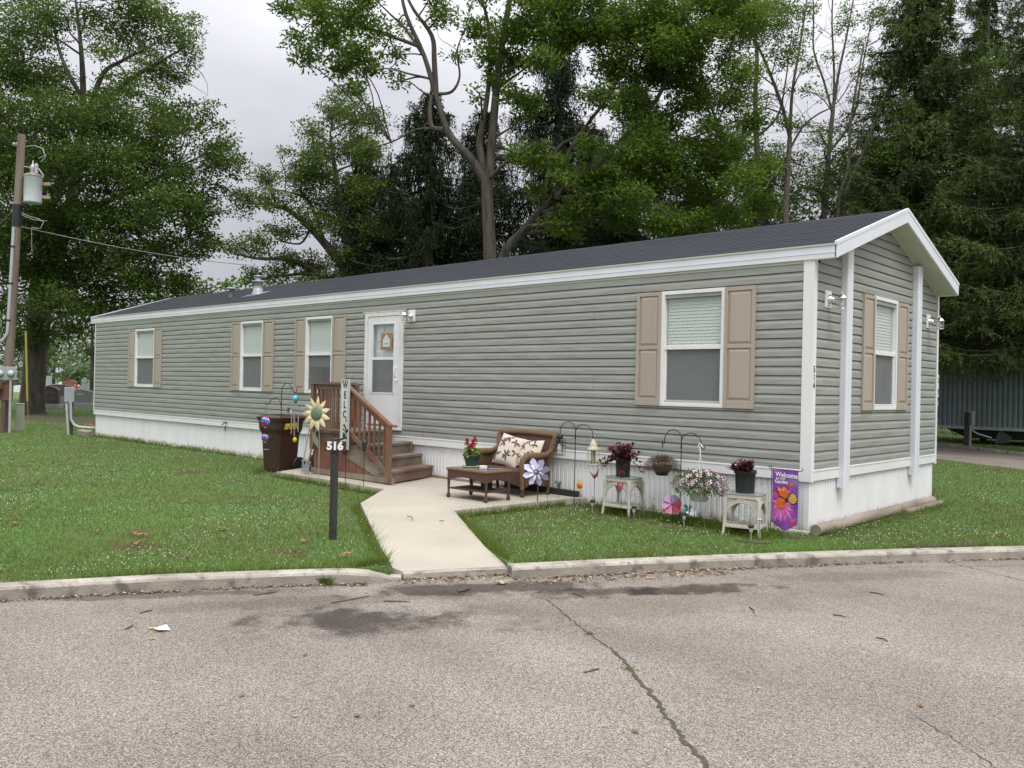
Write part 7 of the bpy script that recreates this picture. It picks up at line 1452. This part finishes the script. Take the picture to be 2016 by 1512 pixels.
# ================================================================ GRASS AND CLOVER (uncountable)
def inside(P_,x,y):
    P_=np.asarray(P_); r_=np.zeros(len(x),bool); n=len(P_); j=n-1
    for i in range(n):
        c=((P_[i][1]>y)!=(P_[j][1]>y))&(x<(P_[j][0]-P_[i][0])*(y-P_[i][1])/(P_[j][1]-P_[i][1]+1e-12)+P_[i][0]); r_^=c; j=i
    return r_
walkP=[(x,y) for x,y,z in W]
LP=[(-60,-40),(-60,30),(-21.4,4.7),(-21.3,0.06),(.0,.06),(.0,4.7),(-21.4,4.7),(-60,30),(-60,60),(30,60)]+[(x,y) for x,y in (KB+KR)][::-1]
kerbline=np.array(KB+KR)
def lawnmask(x,y):
    m_=inside([(-400,-300),(-400,300),(60,300)]+[(x_,y_) for x_,y_ in kerbline[::-1]]+[(-30,-60)],x,y)
    m_&=~inside([(-1.90,-4.73),(-1.62,-4.88),(-1.1,-3.88),(-1.29,-3.79)],x,y); m_&=~((x>-21.2)&(x<.0)&(y>.03)&(y<4.62)); m_&=~inside(walkP,x,y); m_&=~inside([(-30,33.6),(-2.74,14.35),(-.2,12.7),(6.5,8.4),(8.2,11.0),(-.5,17.5),(-4.51,20.9),(-29,39.5)],x,y); return m_
soilP=[blob(*a) for a in SOIL]
def view_samples(n,dmin,dmax,lo=-1900,hi=1900):
    D=dmin*(dmax/dmin)**rng.random(n); px=1008+rng.uniform(lo,hi,n); k=(px-1008)/FPX
    fh=np.array([math.sin(YAW),math.cos(YAW)]); rh=np.array([math.cos(YAW),-math.sin(YAW)]); x=CAM[0]+D*(fh[0]+k*rh[0]); y=CAM[1]+D*(fh[1]+k*rh[1]); return x,y,D
def blades(name,x,y,D,hmin,hmax,wd,mt):
    n=len(x); h=rng.uniform(hmin,hmax,n)*(1+rng.random(n)**6*1.2); a=rng.uniform(0,2*PI,n); w_=wd*(D/9.)**.75*rng.uniform(.7,1.3,n); lx=rng.normal(0,.55,n)*h; ly=rng.normal(0,.55,n)*h
    v=np.zeros((n,3,3)); v[:,0]=np.stack([x-w_*np.cos(a)/2,y-w_*np.sin(a)/2,np.full(n,-.002)],1); v[:,1]=np.stack([x+w_*np.cos(a)/2,y+w_*np.sin(a)/2,np.full(n,-.002)],1); v[:,2]=np.stack([x+lx,y+ly,h],1)
    me=bpy.data.meshes.new(name); me.vertices.add(3*n); me.vertices.foreach_set('co',v.astype(np.float32).ravel()); me.loops.add(3*n); me.loops.foreach_set('vertex_index',np.arange(3*n,dtype=np.int32)); me.polygons.add(n); me.polygons.foreach_set('loop_start',np.arange(0,3*n,3,dtype=np.int32)); me.update(calc_edges=True); me.materials.append(mt)
    o=bpy.data.objects.new(name,me); COL.objects.link(o); return st(o,'stuff')
x,y,D=view_samples(980000,5.0,60); m_=lawnmask(x,y); 
for sp_ in soilP: 
    ins=inside([(p[0],p[1]) for p in sp_],x,y); m_&=~(ins&(rng.random(len(x))<.6))
x,y,D=x[m_],y[m_],D[m_]; print('blades',len(x)); blades('grass',x,y,D,.014,.038,.007,M['blade'])
# longer tufts along edges and under the tables
ex=[];ey=[]
def edge(pts,n,sp_):
    seg=list(zip(pts[:-1],pts[1:])); L_=np.array([math.dist(a,c) for a,c in seg]); pr=L_/L_.sum(); cl=rng.uniform(0,1,max(4,int(n/22)))
    for _ in range(n):
        i=rng.choice(len(seg),p=pr); a,c=seg[i]; t_=rng.random() if rng.random()<.4 else float(np.clip(cl[rng.integers(len(cl))]+rng.normal()*.012,0,1)); ex.append(a[0]+(c[0]-a[0])*t_+rng.normal()*sp_); ey.append(a[1]+(c[1]-a[1])*t_+rng.normal()*sp_)
edge([(-1.97,-4.76),(-4.86,-2.90),(-5.80,-1.80),(-7.4,-1.71),(-8.9,-1.67)],2600,.03); edge([(-1.36,-3.76),(-3.50,-2.35),(-3.40,-.4)],2600,.03); edge([(-9.5,-1.7),(-9.9,-1.3),(-9.95,-.2)],500,.05); edge([(-6.95,-1.70),(-6.75,-1.72)],260,.05)
edge([(-3.3,-.12),(-2.0,-.2),(-.3,-.25)],1500,.07); edge([(-2.7,-.4),(-1.9,-.5)],900,.10); edge([(-1.6,-.4),(-1.0,-.45)],1500,.08); edge([(-.75,-.55),(-.25,-.6)],1300,.10); edge([(.25,.1),(.28,4.1)],500,.05); edge([(-2.02,-5.08),(-2.03,-4.78)],260,.03); edge(KB[4:-2],1000,.03); edge(KR[:6],1300,.03); edge([(-21,-.05),(-10.2,-.05)],2200,.05)
ex=np.array(ex);ey=np.array(ey); m_=lawnmask(ex,ey); ex,ey=ex[m_],ey[m_]; D=np.hypot(ex-CAM[0],ey-CAM[1]); o=blades('tall_grass',ex,ey,D*.8,.045,.10,.009,M['blade'])
b=MB()
for k in range(70): a=rng.uniform(0,6.28); leafq(b,(-2.03+rng.normal()*.05,-5.36+rng.normal()*.03,-.10),(math.cos(a)*.5,math.sin(a)*.5,1),rng.uniform(.10,.2),.012,.5,3)
st(b.build('weed_tuft',M['blade']),'stuff')
b=MB()
for (wx,wy) in ((1.155,-5.266),(.505,-4.846),(-.35,-1.83),(.55,-.80)):
    for k in range(26): a=rng.uniform(0,6.28); leafq(b,(wx+rng.normal()*.025,wy+rng.normal()*.02,-.103),(math.cos(a),math.sin(a),.6),rng.uniform(.02,.05),.006,.3,2)
st(b.build('crack_weeds',M['blade']),'stuff')
# broadleaf weeds beneath the tables
b=MB()
for (wx,wy,n,h) in ((-2.3,-.25,40,.3),(-2.05,-.2,26,.25),(-.55,-.35,70,.38),(-.75,-.3,40,.34),(-.3,-.5,30,.2),(-1.3,-.3,26,.2)):
    for k in range(n): a=rng.uniform(0,6.28); leafq(b,(wx+rng.normal()*.08,wy+rng.normal()*.06,rng.uniform(0,h)),(math.cos(a),math.sin(a),.5),rng.uniform(.03,.06),.014,.4,2)
st(b.build('weeds',M['midleaf']),'stuff')
# clover heads
x,y,D=view_samples(40000,6,36); m_=lawnmask(x,y); pn_=np.sin(x*1.1+1)*np.sin(y*1.3+.5)+.6*np.sin(x*2.9+y*2.1)+.4*np.sin(x*5.1-y*4.2); m_&=(pn_+rng.normal(size=len(x))*.5>.45)&(D<30); x,y,D=x[m_],y[m_],D[m_]; n=len(x); print('clover',n)
r0=.0062*rng.uniform(.7,1.4,n)*(D/9)**.35; z=.035+rng.random(n)*.03; o_=np.array([[1,0,0],[-1,0,0],[0,1,0],[0,-1,0],[0,0,1],[0,0,-1]]); v=np.stack([x,y,z],1)[:,None,:]+o_[None]*r0[:,None,None]
F_=np.array([[0,2,4],[2,1,4],[1,3,4],[3,0,4],[2,0,5],[1,2,5],[3,1,5],[0,3,5]]); f=(F_[None]+6*np.arange(n)[:,None,None]).reshape(-1)
me=bpy.data.meshes.new('clover_flowers'); me.vertices.add(6*n); me.vertices.foreach_set('co',v.astype(np.float32).ravel()); me.loops.add(24*n); me.loops.foreach_set('vertex_index',f.astype(np.int32)); me.polygons.add(8*n); me.polygons.foreach_set('loop_start',np.arange(0,24*n,3,dtype=np.int32)); me.update(calc_edges=True); me.materials.append(mat('clover_white',(.52,.52,.40),.8)); o=bpy.data.objects.new('clover_flowers',me); COL.objects.link(o); st(o,'stuff')
